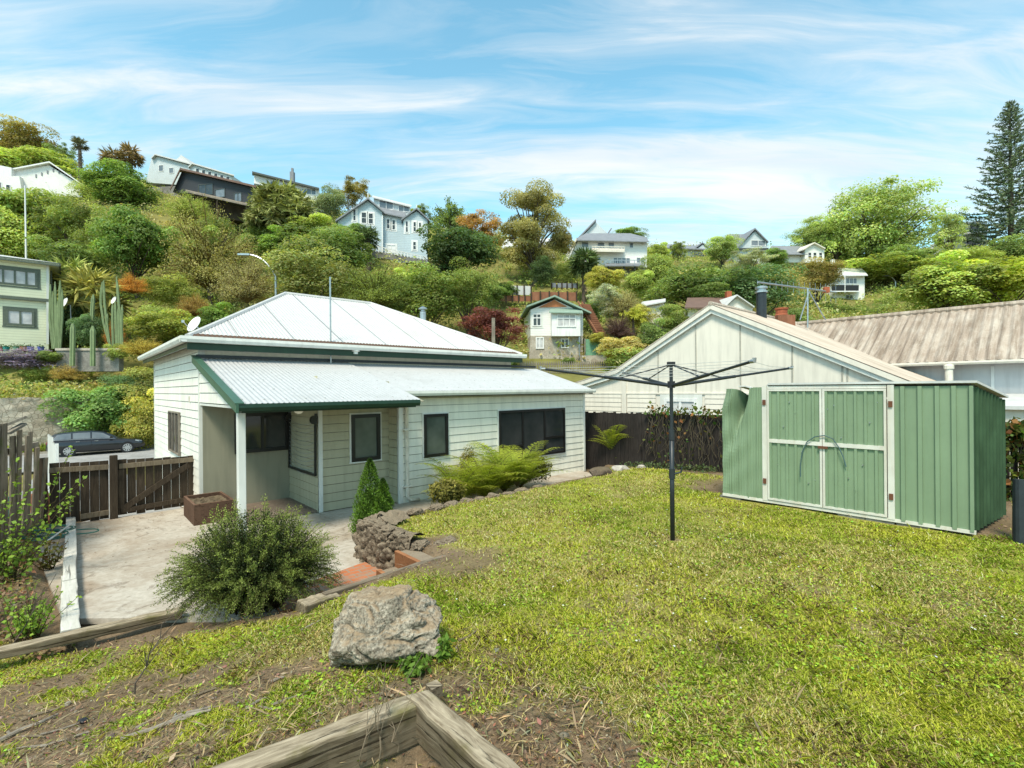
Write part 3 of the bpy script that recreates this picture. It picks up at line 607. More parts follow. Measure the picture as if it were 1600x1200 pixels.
g.tube([W2.pt(1.60,1.66,-.20), W2.pt(1.60,1.56,-.17), W2.pt(1.60,1.48,-.075), W2.pt(1.60,-.34,-.075), W2.pt(1.66,-.42,-.085), W2.pt(1.86,-.44,-.10)], .037, 10)
part('downpipe', g, M['pvc'], house, smooth=True)
for z in (1.0, -.15):
    g = MB(); pbox(g, W2, 1.52, 1.68, z, z+.03, -.115, 0); part('pipe_bracket', g, M['pvc'], house)
# lights under the verandah
p = WB.hit(422, 634, -2.2); g = MB(); g.lathe([(.012,.10),(.03,.08),(.03,.05),(.012,.04)], (p.x,p.y,p.z), 10); lh = part('bulb_holder', g, M['white'], house)
g = MB(); g.lathe([(.012,.045),(.03,.02),(.035,-.01),(.02,-.04),(.004,-.05)], (p.x,p.y,p.z), 12); part('bulb', g, M['bulb'], lh, smooth=True)
p = WB.hit(467, 636, -2.5); g = MB(); g.beam(p+Vector((-.04,0,.1)), p, .05, .05); fl = part('floodlight', g, M['blackplastic'], house)
d = (Vector((.25,-.7,-.5))).normalized(); g = MB(); g.tube([p, p+d*.05, p+d*.09], [.04,.07,.075], 14); part('lamp_lens', g, M['bulb'], fl)
# exterior tap plate on the side wall
x, z = WL.sz(299, 623); g = MB(); pbox(g, WL, x-.02, x+.02, z-.07, z+.05, -.05, -.02); part('wall_hook', g, M['creampaint'], house)
# mast, dish and flue
g = MB(); p = WB.hit(517, 565, -.12); g.tube([(p.x,p.y,ZL-.05), (p.x,p.y,WB.hit(517,433,-.12).z)], .018, 8); part('mast', g, M['steel'], house)
p = at(304, 507, 13.5); n = Vector((-.35,-.8,.45)).normalized(); x = n.cross(Vector((0,0,1))).normalized(); y = x.cross(n)
g = MB(); rr = [0.0,.08,.14,.19,.22]; ns = 20; vs = [p+(x*math.cos(a*2*math.pi/ns)+y*math.sin(a*2*math.pi/ns)*1.08)*max(r,.005)+n*(r*r*.6) for r in rr for a in range(ns)]
g.add(vs, [(i*ns+k, i*ns+(k+1)%ns, (i+1)*ns+(k+1)%ns, (i+1)*ns+k) for i in range(len(rr)-1) for k in range(ns)])
dish = part('satellite_dish', g, M['white'], house, smooth=True); dm = dish.modifiers.new('s','SOLIDIFY'); dm.thickness = .012
g = MB(); g.tube([p-n*.02, p-n*.15+Vector((.05,0,-.1)), Vector((p.x+.25,p.y+.1,p.z-.45))], .02, 6); g.tube([p-y*.2, p+n*.3-y*.1], .01, 6); g.box(p+n*.3-y*.1, (.05,.05,.07)); part('dish_arm', g, M['steel'], dish)
p = at(661, 500, 16.6); g = MB(); g.tube([(p.x,p.y,p.z-.6), (p.x,p.y,p.z+.22)], .105, 14); fl = part('flue', g, M['steel'], house, smooth=False)
g = MB(); g.lathe([(.105,.22),(.105,.27),(.07,.3),(.07,.34),(.15,.36),(.15,.39),(.02,.46)], (p.x,p.y,p.z), 14); part('flue_cowl', g, M['steel'], fl)
# fold-down clothes line on the porch side wall
line = thing('folding_clothesline', 'black wall frame with sagging cords folded down against the porch side wall', 'clothesline', WP.pt(.8, .2, -.03))
a0, zt = WP.sz(497, 656); a1, zt2 = WP.sz(454, 650); zb = WP.sz(495, 741)[1]; a0 = max(a0, .05); a1 = min(a1, 1.5)
g = MB(); g.beam(WP.pt(a0,zt,-.05), WP.pt(a0,zb,-.06), .045, .03); g.beam(WP.pt(a1,zt,-.05), WP.pt(a1,zb+.02,-.06), .045, .03); g.beam(WP.pt(a0-.02,zb,-.06), WP.pt(a1+.02,zb,-.06), .04, .04); part('frame', g, M['blackframe'], line)
for a in (a0, a1):
    g = MB(); g.tube([WP.pt(a-.04,zt,-.06), WP.pt(a+.04,zt,-.06)], .085, 14); g.beam(WP.pt(a,zt-.12,-.03), WP.pt(a,zt+.12,-.03), .06, .03)
    part('bracket', g, M['blackframe'], line)
g = MB()
for i in range(13):
    z = zt-.03-(zt-zb-.08)*i/12; g.tube([WP.pt(a0+(a1-a0)*k/8, z-.10*math.sin(math.pi*k/8), -.055) for k in range(9)], .005, 4, False)
part('cord', g, M['greyline'], line)
# ------------------------------------------------------------------ foliage tools
def unitv(n): v = ng.normal(size=(n,3)); return v/np.linalg.norm(v, axis=1, keepdims=True)
def leaf_arrays(P, size, col, N=None, up=.35, aspect=.55, D=None):
    """one kite-shaped leaf per point; N leaf normals, D leaf directions"""
    n = len(P); nor = unitv(n) if N is None else N
    nor = nor + np.array([0,0,up]); nor /= np.linalg.norm(nor, axis=1, keepdims=True)+1e-9
    d = unitv(n) if D is None else D
    d = d - nor*(d*nor).sum(1, keepdims=True); d /= np.linalg.norm(d, axis=1, keepdims=True)+1e-9
    w = np.cross(nor, d); s = np.broadcast_to(np.asarray(size, float), (n,))[:,None]
    V = np.stack([P, P+d*s*.45+w*s*aspect*.5+nor*s*.06, P+d*s, P+d*s*.45-w*s*aspect*.5+nor*s*.06], 1).reshape(-1,3)
    Q = np.arange(n*4).reshape(n,4); C = np.repeat(col, 4, axis=0); return V, Q, C
def cat(*arrs):
    V = []; Q = []; C = []; o = 0
    for v, q, c in arrs: V.append(v); Q.append(q+o); C.append(c); o += len(v)
    return np.concatenate(V), np.concatenate(Q), np.concatenate(C)
def curve_tubes(paths, r0, r1, col, n=4):
    """many thin tapering tubes: paths (k, m, 3)"""
    k, m, _ = paths.shape; d = np.gradient(paths, axis=1); d /= np.linalg.norm(d, axis=2, keepdims=True)+1e-9
    x = np.cross(d, np.array([.31,.22,.93])); x /= np.linalg.norm(x, axis=2, keepdims=True)+1e-9; y = np.cross(d, x)
    rr = np.linspace(0, 1, m)[None,:,None]; rad = r0*(1-rr)+r1*rr
    V = np.stack([paths+(x*math.cos(a)+y*math.sin(a))*rad for a in [2*math.pi*j/n for j in range(n)]], 2)
    base = (np.arange(k)[:,None,None]*m+np.arange(m-1)[None,:,None])*n; j = np.arange(n)[None,None,:]; j2 = (j+1) % n
    Q = np.stack([base+j, base+j2, base+n+j2, base+n+j], 3).reshape(-1,4)
    C = np.tile(np.array([col], float), (k*m*n, 1)); return V.reshape(-1,3), Q, C
def leaf_solo(name, arr, label, cat_, loc, group=None, kind=None, mat='leaf', parent=None, color=(1,1,1)):
    V, Q, C = arr; me = npmesh(name, V-np.array(loc), Q, C, M[mat]); o = link(name, me, None, parent, loc if parent is None else None)
    o.color = (*color, 1); ROOT[o.name] = Vector(loc); return tag(o, label, cat_, group, kind)
def jit(n, base, v=.25, hue=.12):
    c = np.array([base])*(1+ng.normal(size=(n,1))*v); c = c*(1+ng.normal(size=(n,3))*hue*np.array([1,.5,.6])); return np.clip(c, .004, .9)
# rocks: a polyhedron rounded by noise
import bmesh
from mathutils import noise as mnoise
def rock(name, loc, size, seed, mat, label, cat_='rock', group=None, vor=.9, fine=1.0, planes=16, rough=.10, sub=4, rz=0, parent=None, sink=.0, soft=10, add=None):
    r = np.random.default_rng(seed); bm = bmesh.new(); bmesh.ops.create_icosphere(bm, subdivisions=sub, radius=1)
    D = np.array([v.co[:] for v in bm.verts]); D /= np.linalg.norm(D, axis=1, keepdims=True)
    N = r.normal(size=(planes,3)); N /= np.linalg.norm(N, axis=1, keepdims=True); h = .72+.28*r.random(planes)
    AX = np.array([[1,0,0],[-1,0,0],[0,1,0],[0,-1,0],[0,0,1],[0,0,-1],[.6,.6,.5],[-.6,.6,.5],[.6,-.6,.5],[-.6,-.6,.5]], float); AX /= np.linalg.norm(AX,axis=1,keepdims=True); N = np.concatenate([N, AX]); h = np.concatenate([h, .88+.14*r.random(len(AX))])
    if add:
        N = np.concatenate([N, np.array([a[:3] for a in add])/np.linalg.norm(np.array([a[:3] for a in add]), axis=1, keepdims=True)]); h = np.concatenate([h, [a[3] for a in add]])
    q = np.maximum(D@N.T, .02)/h; rad = (1/(q**soft).sum(1))**(1/soft)
    P = D*rad[:,None]; o = seed*3.7
    ov = Vector((o, o*.37, o*.71)); mn = mnoise
    rad2 = np.empty(len(P))
    for i, p in enumerate(P):
        v = Vector(p); w_ = v+mn.noise_vector(v*1.7+ov)*.35
        a_ = mn.ridged_multi_fractal(w_*1.15+ov, 1.0, 2.0, 3 if sub > 6 else 5, .9, 2.0)*.35-.35
        b_ = mn.fractal(v*6+ov, .8, 2.2, 4)*.22; c_ = mn.voronoi(w_*(1.5 if sub > 6 else 2.3)+ov)[0]; e_ = min(c_[1]-c_[0], .25)
        rad2[i] = 1+rough*(a_*.9+b_*fine+(e_-.2)*vor+(mn.fractal(v*13+ov, .9, 2.2, 4)*.06 if sub > 4 else 0))
    P = P*rad2[:,None]*np.array(size)
    for v, p in zip(bm.verts, P): v.co = p
    me = bpy.data.meshes.new(name); bm.to_mesh(me); bm.free(); me.shade_smooth()
    me.materials.append(M[mat]); loc = Vector(loc)-Vector((0,0,sink)); ob = link(name, me, None, parent, loc); ob.rotation_euler = (0,0,rz)
    ROOT[ob.name] = loc; return tag(ob, label, cat_, group)
# ------------------------------------------------------------------ gate and left boundary
PG = Plane(ST(0,2.3), B_)
def post(mb, pl, x, z0, z1, w=.11, d=.1, o=0): pbox(mb, pl, x-w/2, x+w/2, z0, z1, o-d, o)
gx = lambda px, py=760: PG.sz(px, py)
ga = thing('paling_fence', 'dark weathered paling panel left of the braced driveway gate', 'fence', PG.pt(gx(125)[0], -.5))
gate = thing('driveway_gate', 'dark timber driveway gate with diagonal brace beside the house corner', 'gate', PG.pt(gx(245)[0], -.5))
def palings(parent, x0, x1, zb, zt, w, mat, gap=.004, o=.0, zl=None):
    g = MB(); n = max(1, round((x1-x0)/w)); h = (x1-x0)/n
    for i in range(n):
        t = zt(x0+i*h)+rnd.uniform(-.015,.015); pbox(g, PG, x0+i*h+gap*rnd.uniform(.2,.9), x0+(i+1)*h-gap*rnd.uniform(.1,.6), zb+rnd.uniform(-.02,.02), t, o+rnd.uniform(-.004,.004), o+.02)
    return part('palings', g, mat, parent)
xa, xb, xc, xd = gx(77)[0], gx(170)[0], gx(184)[0], gx(306)[0]
ztop = lambda x: PG.sz(77,724)[1]+(x-xa)/(xd-xa)*(PG.sz(304,712)[1]-PG.sz(77,724)[1])
palings(ga, xa, xb, -.47, ztop, .14, M['darkwood']); palings(gate, xc, xd, -.45, ztop, .135, M['darkwood'], .006)
def rail(parent, x0, x1, z0, z1, o=-.05, h=.085, name='rail', mat='railwood'):
    g = MB(); a, b = PG.pt(x0,z0,o+.025), PG.pt(x1,z1,o+.025); g.beam(a, b, .05, h); part(name, g, M[mat], parent)
rail(ga, xa, xb, ztop(xa)-.12, ztop(xb)-.12); rail(ga, xa+.4, xb, -.37, -.36)
rail(gate, xc+.02, xd, ztop(xc)-.12, ztop(xd)-.07); rail(gate, xc+.02, xd-.03, -.36, -.31, mat='darkwood'); rail(gate, xc+.1, xd-.12, -.31, ztop(xd)-.16, -.054, .10, 'brace', 'darkwood')
rail(gate, xc+.05, xc+.051, -.4, .4, name='stile', mat='darkwood')
for px, zt_, par in ((67, 715, ga), (177, 711, ga), (312, 706, gate)):
    x, z = gx(px, zt_); g = MB(); post(g, PG, x, -.6, z, .115, .11, -.0); part('post', g, M['darkwood'], par, bevel=.006)
g = MB(); x, z = gx(318, 709); pbox(g, PG, x-.05, x+.06, z-.01, z+.02, -.1, .02); part('latch', g, M['white'], gate)
# left boundary: old palings, leaning
lf = thing('leaning_fence', 'old grey leaning paling fence with loose broken boards along the left boundary', 'fence', (-7.6,7.6,-.45))
p0, p1 = Vector((-8.0,8.35,0)), Vector((-6.6,5.9,0)); PLF = Plane(p0, p1-p0); L = (p1-p0).length; x = 0.0
while x < L:
    w_ = rnd.uniform(.15,.21); zt_ = 1.30+rnd.uniform(-.16,.14)-(.45 if x < .5 else 0); lean = rnd.uniform(-.05,.08); g = MB()
    g.beam(PLF.pt(x+w_/2, -.6, 0), PLF.pt(x+w_/2+lean, zt_, -.05+rnd.uniform(-.05,.05)), .02, w_*.92, PLF.u)
    part('paling', g, M['oldpaling'], lf); x += w_+rnd.uniform(.005,.05)
for z in (-.2, .95):
    g = MB(); g.beam(PLF.pt(0,z,.06), PLF.pt(L,z+.04,.06), .05, .09); part('rail', g, M['greywood'], lf)
for (a, b, c, d) in ((0,668,42,651),(12,677,38,662),(-10,690,18,668)):
    g = MB(); g.beam(at(a,b,7.0), at(c,d,7.2), .10, .035); part('broken_board', g, M['greywood'], lf)
g = MB(); tp = onz(58,812,-.42)
prof = [(.19,-.1),(.17,.05),(.14,.2),(.16,.38),(.12,.42)]; vs = []
for r_, z in prof:
    for k in range(14):
        a = 2*math.pi*k/14; q = r_*(1+.35*math.sin(a*3+z*9)*rnd.uniform(.3,1)); vs.append((tp.x+q*math.cos(a)*1.3, tp.y+q*math.sin(a), tp.z+z+(rnd.uniform(-.1,.1) if z > .3 else 0)))
g.add(vs, [(i*14+k, i*14+(k+1)%14, (i+1)*14+(k+1)%14, (i+1)*14+k) for i in range(4) for k in range(14)]+[tuple(range(56,70))])
solo('tree_stump', g, M['redwood'], 'rotten split tree stump against the dark paling fence', 'stump', loc=tp)
# pale metal panels beside the driveway beyond the gate
dm = thing('metal_fence', 'pale grey green metal sheet fence beside the driveway beyond the gate', 'fence', at(78,705,13))
pm = Plane(at(89,700,12.2), at(70,700,15.5)-at(89,700,12.2)); g = MB(); a0 = 0; a1 = 3.0
n = 36
vs = []; fs = []
for i in range(n+1):
    x = a1*i/n; o = .02*(1 if (i//2) % 2 else -1); vs += [pm.pt(x,-1.2,o), pm.pt(x,.50+(.12 if x > 1.5 else 0),o)]
for i in range(n): fs.append((2*i,2*i+2,2*i+3,2*i+1))
g.add(vs, fs); part('panel', g, M['roofpale'], dm); g = MB(); pbox(g, pm, -.04,.02,-1.2,.56,-.03,.03); part('post', g, M['white'], dm)
# edging timbers of the patio
def timber_piece(name, p, q, w_, h, mat, label, cat_='timber', group=None, bevel=.012):
    p = Vector(p); q = Vector(q); d = q-p; L = d.length; n = 10; g = MB(); vs = []
    for i in range(n+1):
        x = -L/2+L*i/n
        for (a, b) in ((-1,-1),(1,-1),(1,0),(-1,0)): vs.append(Vector((x+(rnd.uniform(-.02,.02) if i in (0,n) else 0), a*w_/2+rnd.uniform(-.007,.007), b*h+rnd.uniform(-.007,.007))))
    fs = [(4*i+k, 4*i+(k+1)%4, 4*i+4+(k+1)%4, 4*i+4+k) for i in range(n) for k in range(4)]+[(3,2,1,0),(4*n,4*n+1,4*n+2,4*n+3)]
    me = bpy.data.meshes.new(name); me.from_pydata(vs, [], fs); me.update(); c = p+d*.5; o = link(name, me, M[mat], None, c)
    o.rotation_euler = d.to_track_quat('X', 'Z').to_euler(); ROOT[o.name] = c; bv(o, bevel); return tag(o, label, cat_, group)
timber_piece('edging_timber', onz(111,806,-.36), onz(109,905,-.36), .13, .16, 'paintplank', 'white painted edging plank along the patio, far half nearest the gate', 'timber', 'white planks edging the patio')
timber_piece('edging_timber', onz(108,897,-.37), onz(110,982,-.37), .14, .16, 'paintplank', 'white painted edging plank along the patio, near half beside dead leaves', 'timber', 'white planks edging the patio')
timber_piece('edging_timber', onz(-40,1022,-.40), onz(285,950,-.38), .12, .085, 'sleeper', 'long weathered sleeper along the front edge of the concrete patio', 'timber')
timber_piece('edging_timber', lp(-.02,-.02,-.13), lp(.32,.0,-.13), .20, .10, 'sleeper', 'short pale timber offcut at the bush end of the brick landing', 'timber')
timber_piece('edging_timber', lp(.2,.03,-.12), lp(1.72,.06,-.09), .085, .22, 'greyplank', 'grey timber edging in front of the brick landing behind the boulder', 'timber')
st = thing('garden_steps', 'two orange timber step risers rising from the brick landing to the lawn', 'steps', lp(1.2,.3,-.5))
for b, zt_ in ((1.06,-.28),(1.30,-.11)):
    g = MB(); g.obox(lp(b,.09,zt_-.26), B_, A_, (.05,.56,.26)); part('riser', g, M['steporange'], st, bevel=.005)
    g = MB(); g.obox(lp(b+.05,.10,zt_-.2), B_, A_, (.2,.54,.18)); part('tread', g, M['ground'] if False else M['tuff'], st)
# rock retaining wall
wp = [lp(1.44,.58), lp(1.36,.75), lp(1.33,1.0), lp(1.33,1.3), lp(1.28,1.58), lp(1.33,1.86), lp(1.6,2.02), lp(2.0,2.06)]
prof = [(0,-.56),(.0,-.3),(.03,-.12),(.06,-.01),(.14,.035),(.28,.02),(.42,-.06)]
def along(path, t):
    k = min(int(t*(len(path)-1)), len(path)-2); f = t*(len(path)-1)-k; return path[k].lerp(path[k+1], f), (path[min(k+1,len(path)-1)]-path[max(k-1,0)]).normalized()
nu, nv = 190, 70; vs = []
for i in range(nu+1):
    c, d = along(wp, i/nu); n_ = Vector((-d.y, d.x, 0))                       # faces the landing
    for j in range(nv+1):
        t = j/nv*(len(prof)-1); k = min(int(t), len(prof)-2); f = t-k; bk = prof[k][0]*(1-f)+prof[k+1][0]*f; z = prof[k][1]*(1-f)+prof[k+1][1]*f
        p = c-n_*bk+Vector((0,0,z)); w_ = p*1.0+mnoise.noise_vector(p*3)*.10
        vd = mnoise.voronoi(w_*6.5)[0]; bump = min(vd[1]-vd[0], .3)*.16+mnoise.fractal(p*8, .75, 2.2, 5)*.05+mnoise.ridged_multi_fractal(p*3.5, .9, 2.1, 5, .9, 2.0)*.035-.07
        edge = min(1, i/6, (nu-i)/6)
        p = p+(n_*(1 if j < nv*.6 else .4)+Vector((0,0,.45)))*bump*edge; vs.append(p)
fs = [(i*(nv+1)+j, i*(nv+1)+j+1, (i+1)*(nv+1)+j+1, (i+1)*(nv+1)+j) for i in range(nu) for j in range(nv)]
solo('rock_retaining_wall', MB().add(vs, fs), M['tuff'], 'rough brown rock retaining wall between the brick landing and the lawn', 'wall', loc=lp(1.3,1.2,-.5), smooth=True)
ed = [(lp(1.75,2.02),.12),(lp(2.05,1.98),.13),(lp(2.4,2.0),.11),(lp(2.75,1.95),.13),(lp(3.05,1.95),.12),(lp(3.35,1.93),.13),(lp(3.62,1.92),.11),(lp(3.92,1.93),.14),(lp(4.25,1.90),.12),(lp(4.62,1.95),.13),(lp(5.1,2.0),.10),(lp(1.62,.60),.12),(lp(1.9,.42),.15),(lp(1.55,1.0),.13)]
lab = ['rough edging rock nearest the small conifer','second edging rock from the conifer beside the lawn','flat dark edging rock left of the fern bed','edging rock below the left end of the ferns','rounded edging rock under the left ferns','edging rock below the small yellow shrub','dark edging rock at the middle of the fern bed','wide edging rock below the middle ferns','edging rock below the right ferns','low edging rock under the right yellow shrub','small edging rock right of the fern bed','grey rock at the top of the garden steps','rough grey rock on the dirt right of the steps','brown rock on the lawn edge above the retaining wall']
for i, ((p, r_), lb) in enumerate(zip(ed, lab)):
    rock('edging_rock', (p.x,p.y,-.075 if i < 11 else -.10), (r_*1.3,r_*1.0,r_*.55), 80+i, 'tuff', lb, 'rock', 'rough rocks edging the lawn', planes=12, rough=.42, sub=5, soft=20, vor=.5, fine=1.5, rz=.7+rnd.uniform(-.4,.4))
for px, py, sx, sy, sz, mt, lb in ((903,741,.30,.22,.15,'darkrock','brown flat topped rock below the big window at the house end'),(938,741,.34,.2,.10,'darkrock','low brown slab rock beside the pale stone'),(968,733,.26,.17,.10,'palerock','pale smooth stone in front of the small tree fern'),
        (929,722,.15,.12,.10,'palerock','small white stone against the dark fence'),(1002,728,.12,.1,.07,'palerock','small grey stone right of the pale stone')):
    p = onz(px, py+4, -.12); rock('garden_rock', (p.x,p.y,zg(p.x,p.y)+sz*.45), (sx,sy,sz), 300+px, mt, lb, 'rock', planes=10, rough=.14, sub=4, rz=.6, soft=14)
# the boulder
bp = onz(600,1040,-.06)
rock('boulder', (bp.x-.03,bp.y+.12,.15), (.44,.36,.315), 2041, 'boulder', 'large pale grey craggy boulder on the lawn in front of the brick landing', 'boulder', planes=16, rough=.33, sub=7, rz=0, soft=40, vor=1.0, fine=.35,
     add=[(-.55,-.55,.45,.66),(.35,-.75,.25,.72),(-.1,.1,1,.86),(.75,-.2,.55,.80),(-.95,.1,.05,.86),(.15,-.6,-.7,.70),(-.35,-.9,-.25,.8)])
# sleepers of the foreground bed
timber_piece('sleeper', onz(300,1222,.20)+Vector((-.15,-.1,0)), onz(655,1090,.20), .125, .20, 'sleeper', 'weathered sleeper running to the lower left corner of the foreground bed', 'timber', bevel=.015)
timber_piece('sleeper', onz(652,1080,.215), onz(808,1215,.205)+Vector((.12,-.14,0)), .125, .20, 'sleeper', 'bleached split sleeper running to the bottom edge right of the bed corner', 'timber', bevel=.015)
p = onz(668,1120,.0); g = MB(); g.box((p.x+.03,p.y+.05,.02), (.07,.07,.26), .7); solo('bed_peg', g, M['sleeper'], 'short peg inside the corner where the two sleepers meet', 'peg')
# planter box with soil
pb = thing('planter_box', 'brown timber planter box of dry soil beside the verandah post', 'planter', onz(333,822,-.48)); q0 = onz(303,822,-.48)
u_, w2 = B_, A_; bw, bd, bh = .62, .95, .36
for nm, p, s_ in (('side_panel',q0,(bw,.04,bh)),('side_panel',q0+w2*bd,(bw,.04,bh)),('side_panel',q0+w2*.04,(.04,bd-.04,bh)),('side_panel',q0+u_*(bw-.04)+w2*.04,(.04,bd-.04,bh))):
    g = MB(); g.obox(p, u_, w2, s_); part(nm, g, M['planterwood'], pb, bevel=.004)
g = MB(); n = 9; P_ = [[q0+u_*(.04+(bw-.08)*i/n)+w2*(.04+(bd-.06)*j/n)+Vector((0,0,bh-.06+rnd.uniform(-.025,.03))) for i in range(n+1)] for j in range(n+1)]
for j in range(n):
    for i in range(n): g.quad(P_[j][i],P_[j][i+1],P_[j+1][i+1],P_[j+1][i])
part('soil', g, M['darkrock'], pb)
# green hose lying in loops, pale stick
g = MB(); hp = onz(62,838,-.43)
for k in range(7):
    pts = []
    cx, cy, ra, rb, ph = hp.x+rnd.uniform(-.25,.25), hp.y+rnd.uniform(-.2,.2), rnd.uniform(.35,.75), rnd.uniform(.12,.28), rnd.uniform(-.4,.4)
    for i in range(25):
        a = 2*math.pi*i/24; x = ra*math.cos(a); y = rb*math.sin(a); pts.append((cx+x*math.cos(ph)-y*math.sin(ph), cy+x*math.sin(ph)+y*math.cos(ph), -.40+.012*k+.01*math.sin(3*a)))
    g.tube(pts, .009, 6, False)
plain('hosegreen', (.02,.12,.09), .4); hz = solo('garden_hose', g, M['hosegreen'], 'tangled dark green garden hose on the leaf litter by the gate', 'hose', loc=hp)
g = MB(); g.tube([onz(65,852,-.36), onz(112,818,-.24)], .012, 6); solo('stake', g, M['paintedwood'], 'pale stick leaning on the white edging plank', 'stick')
g = MB(); g.tube([onz(14,812,-.5)+Vector((0,0,.05)), onz(14,812,-.5)+Vector((.02,0,.42))], .035, 8); solo('standpipe', g, M['hosegreen'], 'short green standpipe beside the leaning palings', 'pipe')
# ------------------------------------------------------------------ rotary clothes line
cl = onz(1051,845,0); cz = zg(cl.x, cl.y)
rc = thing('rotary_clothesline', 'grey rotary clothes line with four raised arms standing on the lawn', 'clothesline', (cl.x,cl.y,cz))
g = MB(); g.tube([(cl.x,cl.y,cz-.1),(cl.x,cl.y,1.28)], .027, 14); part('pole', g, M['darkmetal'], rc, smooth=True)
g = MB(); g.tube([(cl.x,cl.y,1.26),(cl.x,cl.y,2.11)], .021, 12); g.tube([(cl.x,cl.y,1.2),(cl.x,cl.y,1.32)], .032, 12); mast = part('mast', g, M['darkmetal'], rc)
g = MB(); g.tube([(cl.x,cl.y,2.09),(cl.x,cl.y,2.13)], .05, 12); part('cap', g, M['blackplastic'], mast)
g = MB(); g.tube([(cl.x,cl.y,1.82),(cl.x,cl.y,1.90)], .045, 12); part('hub', g, M['blackplastic'], rc)
g = MB(); g.tube([(cl.x+.02,cl.y-.02,.80),(cl.x+.10,cl.y-.02,.82),(cl.x+.11,cl.y-.02,.88)], .012, 8); g.tube([(cl.x,cl.y,.74),(cl.x,cl.y,.86)], .036, 12); part('winder', g, M['darkmetal'], rc)
ends = []
for deg in (8, 98, 188, 278):
    a = math.radians(deg); d = Vector((math.cos(a), math.sin(a), 0)); e = Vector((cl.x,cl.y,0))+d*1.55+Vector((0,0,2.05)); s0 = Vector((cl.x,cl.y,1.85))+d*.04; ends.append((s0, e, d))
    g = MB(); m_ = s0.lerp(e, .52); g.tube([s0, m_], .019, 8); g.tube([s0.lerp(e,.44), e], .014, 8); ar = part('arm', g, M['darkmetal'], rc)
    g = MB(); g.tube([e-d*.02, e+d*.03, e+d*.03+Vector((0,0,.03))], .018, 8); part('arm_tip', g, M['steel'], ar)
    g = MB(); g.tube([Vector((cl.x,cl.y,2.09))+d*.03, s0.lerp(e,.42)], .008, 6); part('stay', g, M['darkmetal'], rc)
g = MB()
for f in (.45,.6,.72,.84,.96):
    ps = [s0.lerp(e, f)+Vector((0,0,.02)) for s0, e, d in ends]
    for i in range(4): g.tube([ps[i], ps[i].lerp(ps[(i+1)%4],.5)-Vector((0,0,.02)), ps[(i+1)%4]], .0022, 4, False)
part('line', g, M['greyline'], rc)
# ------------------------------------------------------------------ the dented green shed
s0 = onz(1522,832,.05); s1 = onz(1130,772,.05); SF = Plane(s0, s1-s0); SL = (Vector((s1.x-s0.x,s1.y-s0.y,0))).length; SB = -SF.n; SD = 1.42
shed = thing('garden_shed', 'green ribbed metal garden shed with white framed double doors and a crushed left corner', 'shed', SF.pt(SL/2, 0, SD/2))
zt0, zb0 = 1.845, .06; zrf = lambda d: zt0+.0-d*.145
def ribbed(mb, pl, x0, x1, z0, z1, ribs, off=0.0, rw_=.028, rh=.016, disp=None, nz=1):
    xs = [(x0,0)]
    for r_ in ribs: xs += [(r_-rw_/2-.006,0),(r_-rw_/2,rh),(r_+rw_/2,rh),(r_+rw_/2+.006,0)]
    xs.append((x1,0)); xs = sorted(xs); n = len(xs); vs = []
    for j in range(nz+1):
        for x, h in xs:
            z = z0+(z1-z0)*j/nz; dx = dz = do = 0
            if disp: dx, dz, do = disp(x, z)
            vs.append(pl.pt(x+dx, z+dz, off-h+do))
    mb.add(vs, [(j*n+i, j*n+i+1, (j+1)*n+i+1, (j+1)*n+i) for j in range(nz) for i in range(n-1)])
sx = lambda px: SF.sz(px, 700)[0]
xR, xd2, xdm, xd1, xL = 0.0, sx(1392), sx(1286), sx(1199), SL
g = MB(); ribbed(g, SF, .02, xd2-.03, zb0, zt0-.03, [sx(p) for p in (1491,1465,1438,1411)], rw_=.04, rh=.03); part('right_panel', g, M['shedgreen'], shed)
def dent(x, z):
    u = (x-xd1)/(xL-xd1); v = max(0, (z-.75)/1.05); k = v*v*sstep(.25,.62,u)
    fold = math.exp(-((u-.58-.22*(1-v))/.10)**2)*v**1.2; f2 = math.exp(-((u-.80+.1*(1-v))/.07)**2)*v
    return float(-.03*k+.03*math.sin(z*6)*u*v), float(-.15*fold-.02*k), float(.32*fold-.10*f2+.05*k-.05*math.exp(-((u-.92)/.12)**2)*v + .012*math.sin(z*14+u*9)*u)
g = MB(); ribbed(g, SF, xd1+.05, xL, zb0, zt0-.03, [xd1+.05+(xL-xd1-.05)*f for f in np.arange(.06,.98,.0575)], rw_=.02, rh=.004, disp=dent, nz=30)
lpn = part('left_panel', g, M['shedgreen'], shed, label='crumpled left front panel')
g = MB()
for f in (.14,.36,.58,.80):                      # ribs of the crumpled panel
    x = xd1+.05+(xL-xd1-.05)*f; pts = []
    for j in range(31):
        z = zb0+(zt0-.03-zb0)*j/30; dx, dz, do = dent(x, z); pts.append(SF.pt(x+dx, z+dz, do-.009))
    g.tube(pts, .014, 5, False)
part('panel_rib', g, M['shedgreen'], lpn)
SBv = Vector((.83,.56,0)).normalized(); SDv = 1.38; PE = Plane(SF.pt(0,0,0), SBv)
def endpanel(pl, n):
    g = MB(); vs = []; xs = []
    for i in range(n):
        x = .02+(SDv-.04)*i/n; w_ = (SDv-.04)/n; xs += [(x,0),(x+w_*.66,0),(x+w_*.72,.02),(x+w_*.94,.02)]
    xs.append((SDv-.02,0))
    for x, h in xs: vs += [pl.pt(x, zb0, -h), pl.pt(x, zrf(x)-.03, -h)]
    g.add(vs, [(2*i,2*i+2,2*i+3,2*i+1) for i in range(len(xs)-1)]); return g
part('end_panel', endpanel(PE, 9), M['shedshade'], shed)  # darker copy of the shed green, the end's shade put into its colour
g = MB(); pbox(g, SF, -.004, .03, zb0, zt0-.03, -.034, .03); part('corner_post', g, M['shedgreen'], shed)
